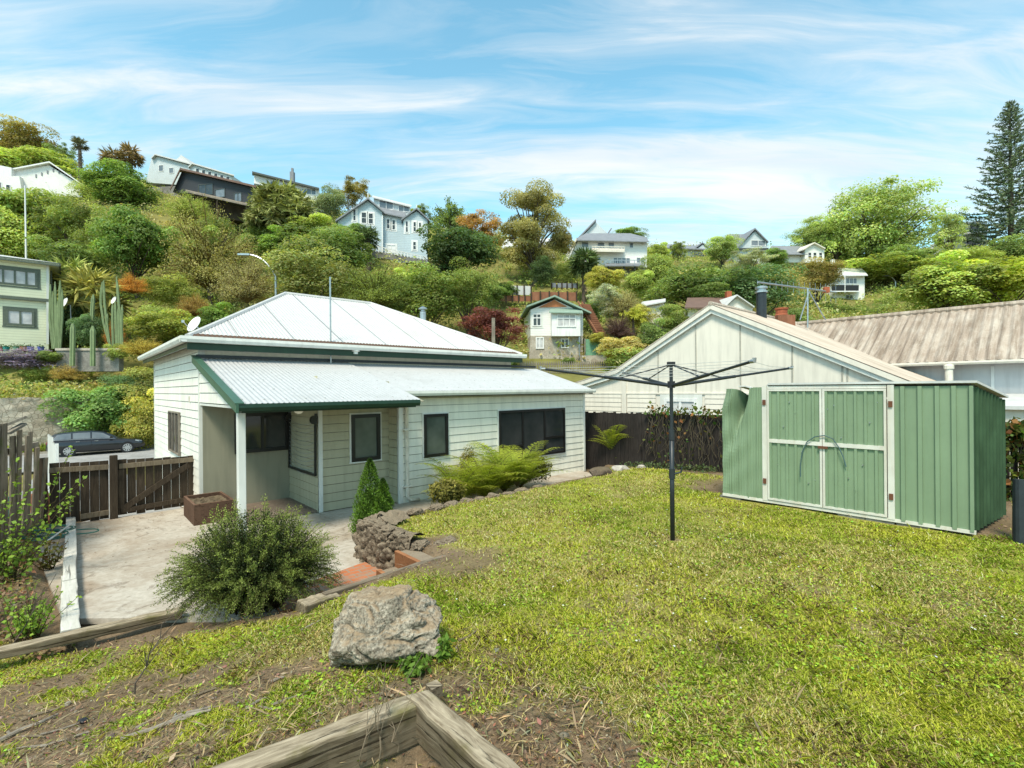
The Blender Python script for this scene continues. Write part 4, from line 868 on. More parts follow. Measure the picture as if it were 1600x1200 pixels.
g = MB(); PE2 = Plane(SF.pt(SL,0,0), SB); g.quad(PE2.pt(0,zb0), PE2.pt(SD,zb0), PE2.pt(SD,zrf(SD)-.03), PE2.pt(0,1.3)); g.quad(SF.pt(0,zb0,SD), SF.pt(SL,zb0,SD), SF.pt(SL,zrf(SD)-.03,SD), SF.pt(0,zrf(SD)-.03,SD)); part('back_panel', g, M['shedgreen'], shed)
g = MB(); xr_ = sx(1190); g.extrude([SF.pt(-.04,zt0+.005,-.04), SF.pt(xr_-.12,zt0+.005,-.04), SF.pt(xr_-.12,zrf(SD)+.0,SD+.03), PE.pt(SDv+.04, zrf(SDv), -.04)], (0,0,.028))
rf = part('shed_roof', g, M['roofpale'], shed)
g = MB(); q = [SF.pt(xr_-.12,zt0+.005,-.03), SF.pt(xr_+.06,zt0-.10,.14), SF.pt(xr_+.24,zt0-.02,.0), SF.pt(xr_+.34,zt0-.02,-.02)]; q2 = [SF.pt(a, zrf(SD), SD) for a in (xr_-.12,xr_+.06,xr_+.24,xr_+.34)]
for i in range(3): g.extrude([q[i], q[i+1], q2[i+1], q2[i]], (0,0,.02))
part('bent_roof_edge', g, M['roofpale'], rf)
for x in (xd2-.005, xd1+.03):
    g = MB(); pbox(g, SF, x-.035, x+.035, zb0, zt0-.01, -.028, .02); jb = part('door_jamb', g, M['shedwhite'], shed)
    for z in (.36, 1.58):
        g = MB(); pbox(g, SF, x-.022, x+.022, z-.04, z+.04, -.045, -.028); part('hinge', g, M['rust'], jb)
g = MB(); pbox(g, SF, xd2+.04, xd1-.01, zt0-.055, zt0-.01, -.02, .02); part('door_head', g, M['shedwhite'], shed)
g = MB(); pbox(g, SF, -.02, xL, zb0-.03, zb0+.012, -.022, .02); part('sill', g, M['shedwhite'], shed)
for a, b in ((xd2+.04, xdm-.004), (xdm+.004, xd1-.012)):
    n = 6; g = MB(); ribbed(g, SF, a+.02, b-.02, zb0+.04, zt0-.07, [a+.02+(b-a-.04)*(i+.8)/n for i in range(n)], off=-.008, rh=.022, rw_=.03)
    dr_ = part('door', g, M['shedgreen'], shed)
    for i, (x0, x1, z0, z1) in enumerate(((a,a+.028,zb0+.02,zt0-.06),(b-.028,b,zb0+.02,zt0-.06),(a+.028,b-.028,zb0+.02,zb0+.05),(a+.028,b-.028,zt0-.09,zt0-.06),(a+.028,b-.028,.965,1.02))):
        g = MB(); pbox(g, SF, x0, x1, z0, z1, -.036, -.006); part('door_frame', g, M['shedwhite'], dr_)
for k in range(16):
    x = xd2+.14+(xd1-xd2-.3)*k/15; z = .98+.62*math.cos(k*math.pi/3.2); c = SF.pt(x, z, -.018); g = MB(); g.tube([c, c+SF.n*.012], .009, 6); part('bolt', g, M['steel'], shed)
g = MB(); pbox(g, SF, xdm-.07, xdm+.05, .93,.965, -.06,-.036); part('latch', g, M['rust'], shed)
hs = []
for i in range(22):
    a = math.pi*i/21; x = xdm-.03+.36*math.cos(a); z = .96+.30*math.sin(a) if i < 21 else .8
    hs.append(SF.pt(x, z, -.065))
hs = [SF.pt(xdm-.36,.56,-.055), SF.pt(xdm-.37,.78,-.06)]+hs+[SF.pt(xdm+.375,.72,-.06)] if False else [SF.pt(xdm-.39+.02,.70,-.055)]+hs+[SF.pt(xdm-.03-.38,.78,-.06)][:0]
g = MB(); pts = [SF.sz(*q) for q in ((1253,744),(1253,725),(1256,705),(1263,690),(1275,682),(1290,680),(1303,685),(1313,699),(1320,715),(1324,729))]
g.tube([SF.pt(x, z, -.06) for x, z in pts], .0075, 8); plain('hoseblue', (.06,.11,.12), .4); solo('hose_hoop', g, M['hoseblue'], 'bent blue grey length of hose hooped over the shed door latch', 'hose')
i = 0
for px, lb in ((1140,'concrete block under the crushed corner of the shed'),(1372,'concrete block under the right shed door'),(1330,'pale concrete block under the middle of the shed doors'),(1425,'concrete block under the right front panel of the shed')):
    x = sx(px); g = MB(); pbox(g, SF, x-.17, x+.17, -.09, .03, -.005, .22); solo('concrete_block', g, M['blockwall'], lb, 'block', 'blocks propping up the shed', bevel=.008)
# dark pipe leaning at the far right
g = MB(); p = onz(1596,848,0); g.tube([(p.x,p.y,-.05),(p.x+.05,p.y+.05,.72)], [.075,.07], 14); solo('drain_pipe', g, M['darkmetal'], 'dark pipe standing upright at the right edge beside the shed', 'pipe', smooth=False)
# ------------------------------------------------------------------ boundary fence behind the shed
PF = Plane(ST(7.7,0), A_); bf = thing('boundary_fence', 'dark brown close boarded fence between the house and the green shed', 'fence', ST(7.7,-3,-.3))
x = -14.0; g = MB()
while x < .35:
    w_ = rnd.uniform(.07,.10); top = 1.13+rnd.uniform(-.02,.02)+(.06*(-x/6))
    pbox(g, PF, x, x+w_-.006, -.7, top, -rnd.uniform(0,.012), .02); x += w_
part('palings', g, M['fencewood'], bf)
for z in (-.1,.8):
    g = MB(); pbox(g, PF, -14, .35, z, z+.09, .02, .07); part('rail', g, M['fencewood'], bf)
# ------------------------------------------------------------------ near planting
def spray_bush(loc, R3, n, seed_col, tip_col, leaf=.028, m=16, per=70, droop=.25):
    """shrub of arching leafy sprays rising from one base"""
    a = ng.random(n)*2*np.pi; el = np.arccos(ng.random(n)*.98); r = ng.uniform(.78, 1.12, n)
    tip = np.stack([np.sin(el)*np.cos(a)*R3[0]*r, np.sin(el)*np.sin(a)*R3[1]*r, (.20+np.cos(el)*.8)*R3[2]*r], 1)
    b = np.stack([np.cos(a)*R3[0]*.32*ng.random(n), np.sin(a)*R3[1]*.32*ng.random(n), np.zeros(n)], 1)
    mid = b*.4+tip*.5+np.array([0,0,1])*R3[2]*.28*(1-np.cos(el))[:,None]+ng.normal(size=(n,3))*.06
    t = np.linspace(0, 1, m)[None,:,None]
    path = (1-t)**2*b[:,None]+2*t*(1-t)*mid[:,None]+t**2*tip[:,None]; path[:,:,2] -= droop*(t[:,:,0]**4)*np.sin(el)[:,None]*.4
    path += np.array(loc); tb = curve_tubes(path, .006, .0015, (.07,.05,.03), 3)
    k = ng.integers(0, n, n*per); u = .18+.82*ng.random(n*per)**.7; f = u*(m-1); i0 = np.minimum(f.astype(int), m-2); fr = (f-i0)[:,None]
    P = path[k,i0]*(1-fr)+path[k,i0+1]*fr; D = path[k,i0+1]-path[k,i0]; D /= np.linalg.norm(D, axis=1, keepdims=True)+1e-9
    side = unitv(n*per); P = P+side*.034*ng.random((n*per,1))**1.5; h = ((P[:,2]-loc[2])/R3[2])[:,None]
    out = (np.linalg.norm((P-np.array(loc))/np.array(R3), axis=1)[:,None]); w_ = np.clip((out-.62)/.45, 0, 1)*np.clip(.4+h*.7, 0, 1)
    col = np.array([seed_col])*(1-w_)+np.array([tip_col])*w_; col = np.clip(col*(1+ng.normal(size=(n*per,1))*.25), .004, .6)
    return cat(tb, leaf_arrays(P, leaf*ng.uniform(.6,1.2,n*per), col, D=D*.7+side*.9, up=.3, aspect=.5))
bz = -.40; bl = (-2.66, 5.06, bz)
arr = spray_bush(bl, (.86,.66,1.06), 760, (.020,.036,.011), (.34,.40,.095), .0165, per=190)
nI = 26000; P = unitv(nI)*(ng.random((nI,1))**.4)*np.array([.62,.50,.50])+np.array([0,0,.50])+np.array(bl)
arr = cat(arr, leaf_arrays(P, ng.uniform(.012,.022,nI), jit(nI, (.026,.042,.012), .35)))
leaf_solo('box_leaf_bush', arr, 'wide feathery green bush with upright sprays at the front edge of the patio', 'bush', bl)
# small conifer
def conifer(loc, tips, n):
    arrs = []
    for (dx, dy, r, h) in tips:
        z = ng.random(n)**1.25; rad = r*(1-z)**.75*(.75+.25*np.clip(z*8,0,1)); a = ng.random(n)*2*np.pi; q = rad*(.55+.5*ng.random(n)**.5)*(1+.18*np.sin(a*5+z*22))
        P = np.stack([dx*np.clip(z*2,0,1)+q*np.cos(a), dy*np.clip(z*2,0,1)+q*np.sin(a), z*h], 1)+np.array(loc)
        D = np.stack([np.cos(a)*.55, np.sin(a)*.55, np.full(n,.9)], 1)+ng.normal(size=(n,3))*.22
        rel = np.clip(q/(r*(1-z)**.75+.01), 0, 1.2)[:,None]
        col = np.array([[.03,.065,.014]])*(1-np.clip((rel-.55)/.5,0,1))+np.array([[.15,.26,.035]])*np.clip((rel-.55)/.5,0,1)
        arrs.append(leaf_arrays(P, ng.uniform(.025,.05,n), np.clip(col*(1+ng.normal(size=(n,1))*.28),.004,.5), D=D, up=.1, aspect=.34))
    return cat(*arrs)
cl_ = (-2.28, 7.95, -.5); leaf_solo('small_conifer', conifer(cl_, [(-.03,.0,.33,1.20),(.19,-.05,.25,.88),(-.06,.03,.28,.7)], 9500), 'small dark green pointed conifer with two tips beside the porch wall', 'conifer', cl_)
# ferns
def fern(loc, n, L, base, tip, spread=1.0, aim=None, droop=.55):
    arrs = []; rach = []
    for i in range(n):
        a = 2*math.pi*i/n+rnd.uniform(-.3,.3) if aim is None else aim+rnd.gauss(0,.9)
        l = L*rnd.uniform(.75,1.15); rise = rnd.uniform(.45,1.0); m = 30; t = np.linspace(0,1,m); d = np.array([math.cos(a), math.sin(a), 0])
        hor = l*spread*(t*.55+.35*t**2)*(1.25-rise*.45); ver = l*(rise*1.75*t-droop*1.35*rise*t**2.3-.10*t**3)
        path = np.array(loc)+d*hor[:,None]+np.array([0,0,1])*ver[:,None]; rach.append(path)
        up = np.gradient(path, axis=0); up /= np.linalg.norm(up, axis=1, keepdims=True); side = np.cross(up, np.array([0,0,1])); side /= np.linalg.norm(side, axis=1, keepdims=True)+1e-9; nor = np.cross(side, up)
        plen = l*.27*np.sin(np.pi*np.clip(.12+.88*t,0,1))**.8
        P = []; D = []; S = []; Nn = []; cw = []
        for k in range(4, m, 2):
            for sg in (-1, 1):
                dirp = side[k]*sg+up[k]*.55-np.array([0,0,.22]); dirp /= np.linalg.norm(dirp); q = 9
                for j in range(q):
                    f = (j+.5)/q; p = path[k]+dirp*plen[k]*f
                    for s2 in (-1,1):
                        P.append(p); D.append(dirp*.75+up[k]*s2*.8); S.append(plen[k]*.26*(1-f*.7)); Nn.append(nor[k]); cw.append(t[k]*.5+f*.5)
        P = np.array(P); cw = np.array(cw)[:,None]; tone = rnd.uniform(.75,1.25)
        col = (np.array([base])*(1-cw)+np.array([tip])*cw)*tone*(1+ng.normal(size=(len(P),1))*.15)
        arrs.append(leaf_arrays(P, np.array(S), np.clip(col,.004,.6), N=np.array(Nn)+ng.normal(size=(len(P),3))*.15, D=np.array(D), up=.1, aspect=.42))
    arrs.append(curve_tubes(np.array(rach), .007, .002, (.16,.13,.04), 4)); return cat(*arrs)
FB, FT = (.17,.23,.025), (.50,.54,.07)
for (s_, t_, n, L, lb) in ((2.15,-1.45,20,.95,'bright green fern low at the left end of the fern bed by the downpipe'),(2.75,-1.55,24,1.05,'yellow green fern spreading forward over the left edging rocks'),
        (3.45,-1.35,26,1.2,'largest arching fern in the middle of the bed below the big window'),(4.05,-1.2,24,1.1,'tall yellowish fern reaching across the big window glass'),(3.35,-1.85,22,.9,'low fern in front of the bed just above the edging rocks')):
    p = ST(s_, t_, -.42 if t_ > -1.6 else -.2); leaf_solo('fern', fern(tuple(p), n, L, FB, FT, 1.2), lb, 'fern', tuple(p), 'ferns growing along the house wall')
p = onz(958,722,-.25); p = Vector((p.x,p.y,.0)); leaf_solo('fern', fern(tuple(p), 16, .95, FB, FT), 'small tree fern on its own beside the dark boundary fence', 'fern', tuple(p), 'ferns growing along the house wall')
def shrub_arr(loc, R3, n, c1, c2, leaf, shell=.55, up=.4, aspect=.55):
    d = unitv(n); r = (shell+(1-shell)*ng.random((n,1)))*(1+.22*np.sin(d[:,:1]*7+3)*np.cos(d[:,1:2]*6)); P = d*r*np.array(R3)+np.array(loc)+np.array([0,0,R3[2]*.85])
    w_ = np.clip((r-.6)/.5+d[:,2:3]*.25, 0, 1); col = np.array([c1])*(1-w_)+np.array([c2])*w_
    return leaf_arrays(P, leaf*ng.uniform(.6,1.3,n), np.clip(col*(1+ng.normal(size=(n,1))*.25),.004,.6), N=d*.6+unitv(n)*.7, up=up, aspect=aspect)
for px, py, z, R3, lb in ((700,785,-.15,(.33,.25,.22),'small yellow variegated shrub in front of the left ferns'),(836,748,-.25,(.42,.35,.30),'yellow green shrub at the right end of the fern bed'),(735,718,-.45,(.22,.2,.55),'slender light green shrub against the wall behind the ferns')):
    p = onz(px, py, z) if 'against' not in lb else ST(2.95,-.75,-.45); leaf_solo('yellow_shrub', shrub_arr(tuple(p), R3, 2600, (.06,.07,.015), (.27,.235,.05), .05), lb, 'shrub', tuple(p))
# ivy and bare vine over the boundary fence
def vine(x0, x1, zt, n, m, lb, name='fence_vine', off=-.06):
    P = []; paths = []
    for i in range(n):
        x = rnd.uniform(x0, x1); z = zt+rnd.uniform(-.05,.12); q = []
        for k in range(12):
            q.append(PF.pt(x, max(z, -.4), off+rnd.uniform(-.03,.02))); x += rnd.gauss(0,.05); z -= rnd.uniform(.06,.16)
        paths.append(q)
    tb = curve_tubes(np.array([[tuple(v) for v in q] for q in paths]), .008, .004, (.17,.14,.10), 4)
    Q = np.array([tuple(PF.pt(rnd.uniform(x0,x1) if rnd.random()<.7 else rnd.gauss((x0+x1)/2,(x1-x0)*.3), zt+abs(rnd.gauss(0,.10))-(0 if rnd.random()<.62 else rnd.random()**1.2*1.3), off-abs(rnd.gauss(0,.08)))) for _ in range(m)])
    c = jit(m, (.10,.13,.03), .35, .25); br = ng.random(m) < .22; c[br] = jit(int(br.sum()), (.26,.12,.04), .3)
    leaf_solo(name, cat(tb, leaf_arrays(Q, ng.uniform(.05,.12,m), c, up=.2, aspect=.85)), lb, 'vine', tuple(PF.pt((x0+x1)/2, zt-.6, off)))
xf = lambda px: PF.sz(px, 690)[0]
vine(xf(1135), xf(1015), 1.16, 46, 300, 'tangled bare vine with yellowing leaves hanging over the fence left of the shed')
vine(xf(1625), xf(1568), 1.0, 16, 900, 'leafy dark ivy on the boundary fence right of the shed')
n = 700; P = np.array([tuple(PF.pt(rnd.uniform(xf(1130),xf(985)), -.25+rnd.random()**2*.18, -.05-rnd.random()*.45)) for _ in range(n)])
P[:,2] = z_garden(P[:,0],P[:,1])+ng.random(n)*.14
leaf_solo('fence_groundcover', leaf_arrays(P, ng.uniform(.03,.07,n), jit(n,(.10,.14,.06),.35), aspect=.8), 'grey green creeping plants along the foot of the dark fence', 'groundcover', (0,0,0), kind='stuff')
# weeds over the left boundary and the left bed
def leafy_plant(loc, n, L, leaf, c1, c2, lb, name='weed_plant', lean=(0,0), per=16, group=None, stemcol=(.09,.07,.03), spread=.5):
    a = ng.random(n)*2*np.pi; tip = np.stack([np.cos(a)*L*spread*ng.random(n)+lean[0], np.sin(a)*L*spread*ng.random(n)+lean[1], L*ng.uniform(.6,1.1,n)], 1); m = 10; t = np.linspace(0,1,m)[None,:,None]
    b = ng.normal(size=(n,3))*np.array([.06,.06,0])*L; mid = tip*.5+ng.normal(size=(n,3))*.10*L; path = (1-t)**2*b[:,None]+2*t*(1-t)*mid[:,None]+t**2*tip[:,None]+np.array(loc)
    k = ng.integers(0,n,n*per); u = .2+.8*ng.random(n*per); f = u*(m-1); i0 = np.minimum(f.astype(int), m-2); fr = (f-i0)[:,None]; P = path[k,i0]*(1-fr)+path[k,i0+1]*fr
    w_ = ng.random((n*per,1)); col = np.array([c1])*(1-w_)+np.array([c2])*w_
    arr = cat(curve_tubes(path, .005, .002, stemcol, 4), leaf_arrays(P, leaf*ng.uniform(.5,1.2,n*per), np.clip(col*(1+ng.normal(size=(n*per,1))*.2),.004,.6), up=.7, aspect=.62))
    return leaf_solo(name, arr, lb, 'weed' if name == 'weed_plant' else 'plant', tuple(loc), group)
g0 = lambda px, py, z=-.4: (lambda p: (p.x, p.y, zg(p.x, p.y)))(onz(px, py, z))
WG, WY = (.17,.28,.04), (.33,.46,.07)
leafy_plant((-6.15,5.8,-.4), 24, 1.45, .06, WG, WY, 'tall bright green weed hanging over the leaning palings', lean=(.35,.3), per=18, spread=.45)
leafy_plant((-5.2,4.75,-.45), 18, .9, .05, WG, WY, 'green weed clump at the left edge in front of the leaning fence', per=22, lean=(-.25,.1))
leafy_plant(g0(20,905), 22, .55, .06, WG, WY, 'low green weed among dead leaves at the left edge', per=16, spread=.9)
leafy_plant(g0(52,975), 18, .40, .05, WG, WY, 'green weed beside the end of the long patio sleeper', per=16, spread=.9)
leafy_plant(g0(75,800), 16, .30, .07, WG, WY, 'small green weed at the foot of the dark paling fence', per=14, spread=1.0)
leafy_plant(g0(75,880), 14, .45, .06, (.12,.06,.03), (.16,.17,.04), 'reddish dry weed beside the white edging plank', per=14, spread=.8)
leafy_plant(g0(25,1000,-.5), 12, .5, .05, WG, WY, 'straggly weed at the left end of the long patio sleeper', per=12, spread=.8)
p = onz(648,1052,-.03); leafy_plant((p.x,p.y,zg(p.x,p.y)), 46, .10, .045, (.11,.20,.03), (.18,.29,.05), 'patch of round leafed weed under the front of the boulder', per=9, spread=2.2, name='round_leaf_plant')
p = onz(690,1040,-.03); leafy_plant((p.x,p.y,zg(p.x,p.y)), 7, .17, .06, (.11,.20,.03), (.18,.29,.05), 'small upright nettle like weed at the right foot of the boulder', per=14, spread=.5, name='round_leaf_plant')
# bare saplings and dry stalks
def sapling(base, tip, lb, n=6, name='bare_sapling', col='bark', r=.007):
    g = MB(); base = Vector(base); tip = Vector(tip); pts = [base.lerp(tip, i/6)+Vector((rnd.gauss(0,.012),rnd.gauss(0,.012),0)) for i in range(7)]; g.tube(pts, [r*(1-.11*i) for i in range(7)], 5)
    for i in range(n):
        k = rnd.randint(2,5); q = pts[k]; d = (tip-base).normalized()*rnd.uniform(.1,.25)+Vector((rnd.gauss(0,.1),rnd.gauss(0,.1),rnd.uniform(0,.1))); g.tube([q, q+d*.6, q+d], [r*.5,r*.35,r*.2], 4)
    return solo(name, g, M[col], lb, 'sapling' if 'sapling' in name else 'stalk', loc=base)
b = onz(202,1088,-.33); sapling(b, b+Vector((.16,.22,.50)), 'thin leafless brown sapling standing in the dirt in front of the patio')
b = onz(12,1018,-.55); sapling(b, b+Vector((.22,.25,.62)), 'thin bare twig sapling at the left edge before the sleeper')
for px, py, dx, h, lb in ((590,1190,.02,.30,'tallest dry straw stalk in the sleeper bed'),(620,1180,-.05,.22,'bent dry straw stalk leaning left in the sleeper bed'),(560,1200,.08,.26,'dry stalk crossing the front sleeper of the bed')):
    b = onz(px,py,.03); sapling(b, b+Vector((dx,.05,h)), lb, 5, 'dry_stalk', 'railwood', .004)
# twigs lying on the bare soil, charred lump
for i in range(22):
    px, py = rnd.uniform(10,430), rnd.uniform(1095,1195)
    if i > 16: px, py = rnd.uniform(420,760), rnd.uniform(960,1130)
    b = onz(px,py,-.3); a = rnd.uniform(-.6,1.2); l = rnd.uniform(.06,.22); q = b+Vector((math.cos(a)*l, math.sin(a)*l, 0)); m_ = b.lerp(q,.5)+Vector((rnd.gauss(0,.012),rnd.gauss(0,.012),0))
    pts = [Vector((v.x,v.y,zg(v.x,v.y)+.012)) for v in (b,m_,q)]; g = MB(); r = rnd.uniform(.004,.010); g.tube(pts, [r,r*.9,r*.6], 6)
    solo('fallen_twig', g, M['greywood'] if i % 3 else M['railwood'], 'thin broken twig lying on the bare soil of the foreground', 'twig', 'twigs fallen on the foreground soil', loc=pts[0])
for px, py, px2, py2, lb in ((0,1130,90,1100,'long grey branch lying at the left edge of the foreground'),(190,1180,330,1150,'long grey stick near the bottom left of the foreground'),(270,1155,330,1140,'short pale stick in the dirt left of the sleeper bed')):
    pts = [onz(px+(px2-px)*f, py+(py2-py)*f+rnd.uniform(-4,4), -.3) for f in (0,.35,.7,1)]; pts = [Vector((v.x,v.y,zg(v.x,v.y)+.02)) for v in pts]; g = MB(); g.tube(pts, [.014,.013,.011,.007], 7); solo('fallen_branch', g, M['greywood'], lb, 'branch', loc=pts[0])
b = onz(130,1121,-.33); rock('charred_lump', (b.x,b.y,zg(b.x,b.y)+.012), (.035,.025,.02), 77, 'blackplastic', 'black charred lump lying on the dirt at lower left', 'lump', sub=3, rough=.4)
# ------------------------------------------------------------------ ground litter, grass, daisies (uncountable)
def sample_view(n, ymin, ymax, umin=-1.2, umax=1.75, power=1.0):
    r = ng.random(n); Y = (ymin**(1-power)+r*(ymax**(1-power)-ymin**(1-power)))**(1/(1-power)) if power != 1 else ymin*(ymax/ymin)**r
    U = ng.uniform(umin, umax, n); return U*Y, Y
def bump_noise(x, y): return fbm(x*1.4+11, y*1.4+4, 3), fbm(x*5+3, y*5, 3)
def grass():
    X, Y = sample_view(720000, 1.85, 13.5, power=1.25)
    cov = grass_cover(X, Y); a, b2 = bump_noise(X, Y)
    keep = (ng.random(len(X)) < np.clip(cov*1.15-.10, 0.02, 1)*np.clip(.25+1.6*b2, 0, 1)) & (poly_sd(X, Y, SUNK) > .02); X, Y, a, b2, cov = X[keep], Y[keep], a[keep], b2[keep], cov[keep]
    for pl_ in (SF,):
        s_ = (X-s0.x)*pl_.u.x+(Y-s0.y)*pl_.u.y; d_ = -((X-s0.x)*pl_.n.x+(Y-s0.y)*pl_.n.y); k2 = ~((s_ > -.05) & (s_ < SL+.05) & (d_ > -.12)); X, Y, a, b2, cov = X[k2], Y[k2], a[k2], b2[k2], cov[k2]
    sfe = (X-C1.x)*B_.x+(Y-C1.y)*B_.y; k3 = sfe < 7.55; X, Y, a, b2, cov = X[k3], Y[k3], a[k3], b2[k3], cov[k3]
    n = len(X); Z = z_garden(X, Y); P = np.stack([X,Y,Z],1)
    hgt = (.014+.026*ng.random(n))*(.45+1.25*b2)*(.8+Y*.03); wd = .0035+.0011*Y
    hgt = np.where(ng.random(n) < .04, hgt*1.9, hgt)
    an = ng.random(n)*2*np.pi; lean = ng.uniform(.25,1.2,n); D = np.stack([np.cos(an)*lean, np.sin(an)*lean, np.ones(n)],1)
    D /= np.linalg.norm(D,axis=1,keepdims=True); w_ = np.stack([-np.sin(an),np.cos(an),np.zeros(n)],1)
    mid = P+D*hgt[:,None]*.5; tip = P+D*hgt[:,None]+np.stack([np.cos(an),np.sin(an),-np.full(n,.4)],1)*hgt[:,None]*.35
    V = np.stack([P-w_*wd[:,None]*.5, P+w_*wd[:,None]*.5, mid+w_*wd[:,None]*.42, tip, mid-w_*wd[:,None]*.42],1).reshape(-1,3)
    Q = np.arange(n*5).reshape(n,5)
    g1, g2, st_ = np.array([[.25,.335,.028]]), np.array([[.48,.51,.06]]), np.array([[.66,.53,.22]])
    k = np.clip((a-.3)/.4,0,1)[:,None]; col = g1*(1-k)+g2*k
    dry = (ng.random(n) < .10+.5*np.clip((fbm(X*.8+21,Y*.8,4)-.46)/.2,0,1)+.3*(1-cov)); col[dry] = st_*(.6+.6*ng.random((dry.sum(),1)))
    br = ng.random(n) < .05+.22*np.clip((fbm(X*1.7+50,Y*1.7+8,4)-.5)/.15,0,1); col[br] = np.array([[.20,.135,.065]])*(.6+.8*ng.random((br.sum(),1)))
    col = np.clip(col*(1+ng.normal(size=(n,1))*.22),.01,.6)
    me = npmesh('grass', V, Q, np.repeat(col,5,axis=0), M['grassblade']); tag(link('grass', me, None), 'short yellow green lawn grass thinning to bare soil', 'grass', kind='stuff')
    # clover and small round leaves between the blades
    X, Y = sample_view(60000, 1.9, 9.5, power=1.5); cov = grass_cover(X,Y); c = fbm(X*1.9+7,Y*1.9+1,4); keep = (ng.random(len(X)) < np.clip((c-.44)/.18,0,1)) & (cov > .1) & (poly_sd(X,Y,SUNK) > .05)
    s_ = (X-s0.x)*SF.u.x+(Y-s0.y)*SF.u.y; d_ = -((X-s0.x)*SF.n.x+(Y-s0.y)*SF.n.y); keep &= ~((s_ > -.05) & (s_ < SL+.05) & (d_ > -.1)); X, Y = X[keep], Y[keep]; n = len(X)
    P = np.stack([X,Y,z_garden(X,Y)+.008+.02*ng.random(n)],1); col = jit(n,(.30,.43,.04),.28)
    V, Q, C = leaf_arrays(P, ng.uniform(.010,.022,n)*(.85+.1*Y), col, N=unitv(n)*.45, up=1.0, aspect=.9)
    tag(link('clover', npmesh('clover', V, Q, C, M['grassblade']), None), 'small round clover leaves scattered through the lawn', 'clover', kind='stuff')
    X, Y = sample_view(330, 3.2, 9.0, umin=-.15, power=1.0); cov = grass_cover(X,Y); keep = (cov > .75) & (fbm(X*.9+2,Y*.9+5,3) > .42) & (poly_sd(X,Y,SUNK) > .4)
    s_ = (X-s0.x)*SF.u.x+(Y-s0.y)*SF.u.y; d_ = -((X-s0.x)*SF.n.x+(Y-s0.y)*SF.n.y); keep &= ~((s_ > -.3) & (s_ < SL+.3) & (d_ > -.3)); X, Y = X[keep], Y[keep]; n = len(X)
    P = np.repeat(np.stack([X,Y,z_garden(X,Y)+.04],1), 4, 0); an = np.tile(np.arange(4)*np.pi/2,n); D = np.stack([np.cos(an),np.sin(an),np.full(4*n,.15)],1)
    V, Q, C = leaf_arrays(P, .010, np.full((4*n,3),.72), N=np.tile([[0,-.35,1.]],(4*n,1)), D=D, up=.3, aspect=.8)
    tag(link('daisies', npmesh('daisies', V, Q, C, M['grassblade']), None), 'tiny white daisies dotted over the lawn', 'flowers', kind='stuff')
    # dead leaves, bark chips and crumbs of soil on the bare ground
    X, Y = sample_view(60000, 1.85, 10, power=1.6); cov = grass_cover(X,Y); bed = (X < -4.35+.9*(Y-4.9)-.0) & (Y > 4.2)
    keep = (ng.random(len(X)) < np.where(bed, .9, np.clip(.75-cov*1.0, 0.015, .6))) & (poly_sd(X,Y,SUNK) > .0) & (X > -9.3); X, Y, bed = X[keep], Y[keep], bed[keep]; n = len(X)
    sz = np.where(bed, ng.uniform(.03,.075,n), ng.uniform(.008,.028,n)*np.where(ng.random(n)<.06,2.0,1)); P = np.stack([X,Y,z_garden(X,Y)+.006+ng.random(n)*np.where(bed,.05,.01)],1)
    col = jit(n,(.27,.175,.11),.45,.2); wh = ng.random(n) < .10; col[wh] = jit(int(wh.sum()),(.40,.34,.26),.25); gr = bed & (ng.random(n) < .16); col[gr] = jit(int(gr.sum()),(.2,.28,.05),.3)
    V, Q, C = leaf_arrays(P, sz, col, N=unitv(n)*.55, up=1.0, aspect=.5)
    tag(link('leaf_litter', npmesh('leaf_litter', V, Q, C, M['leaf']), None), 'dead leaves, bark chips and crumbs on the bare soil', 'litter', kind='stuff')
    X, Y = sample_view(2600, 1.9, 7, power=1.6); cov = grass_cover(X,Y); keep = (cov < .7) & (poly_sd(X,Y,SUNK) > .0); X, Y = X[keep], Y[keep]
    bm = bmesh.new(); bmesh.ops.create_icosphere(bm, subdivisions=1, radius=1); IV = np.array([v.co[:] for v in bm.verts]); IF = np.array([[v.index for v in f.verts] for f in bm.faces]); bm.free(); n = len(X)
    s = ng.uniform(.004,.013,n)*np.where(ng.random(n)<.05,2.2,1); V = (IV[None]*(s[:,None]*ng.uniform(.6,1.3,(n,3)))[:,None]*(1+ng.normal(size=(n,len(IV),1))*.15)+np.stack([X,Y,z_garden(X,Y)+s*.3],1)[:,None]).reshape(-1,3)
    Q = (IF[None]+(np.arange(n)*len(IV))[:,None,None]).reshape(-1,3); C = np.repeat(jit(n,(.25,.21,.16),.4,.1),len(IV),0)
    tag(link('pebbles', npmesh('pebbles', V, Q, C, M['ground']), None), 'small stones and clods on the bare soil', 'pebbles', kind='stuff')
grass()
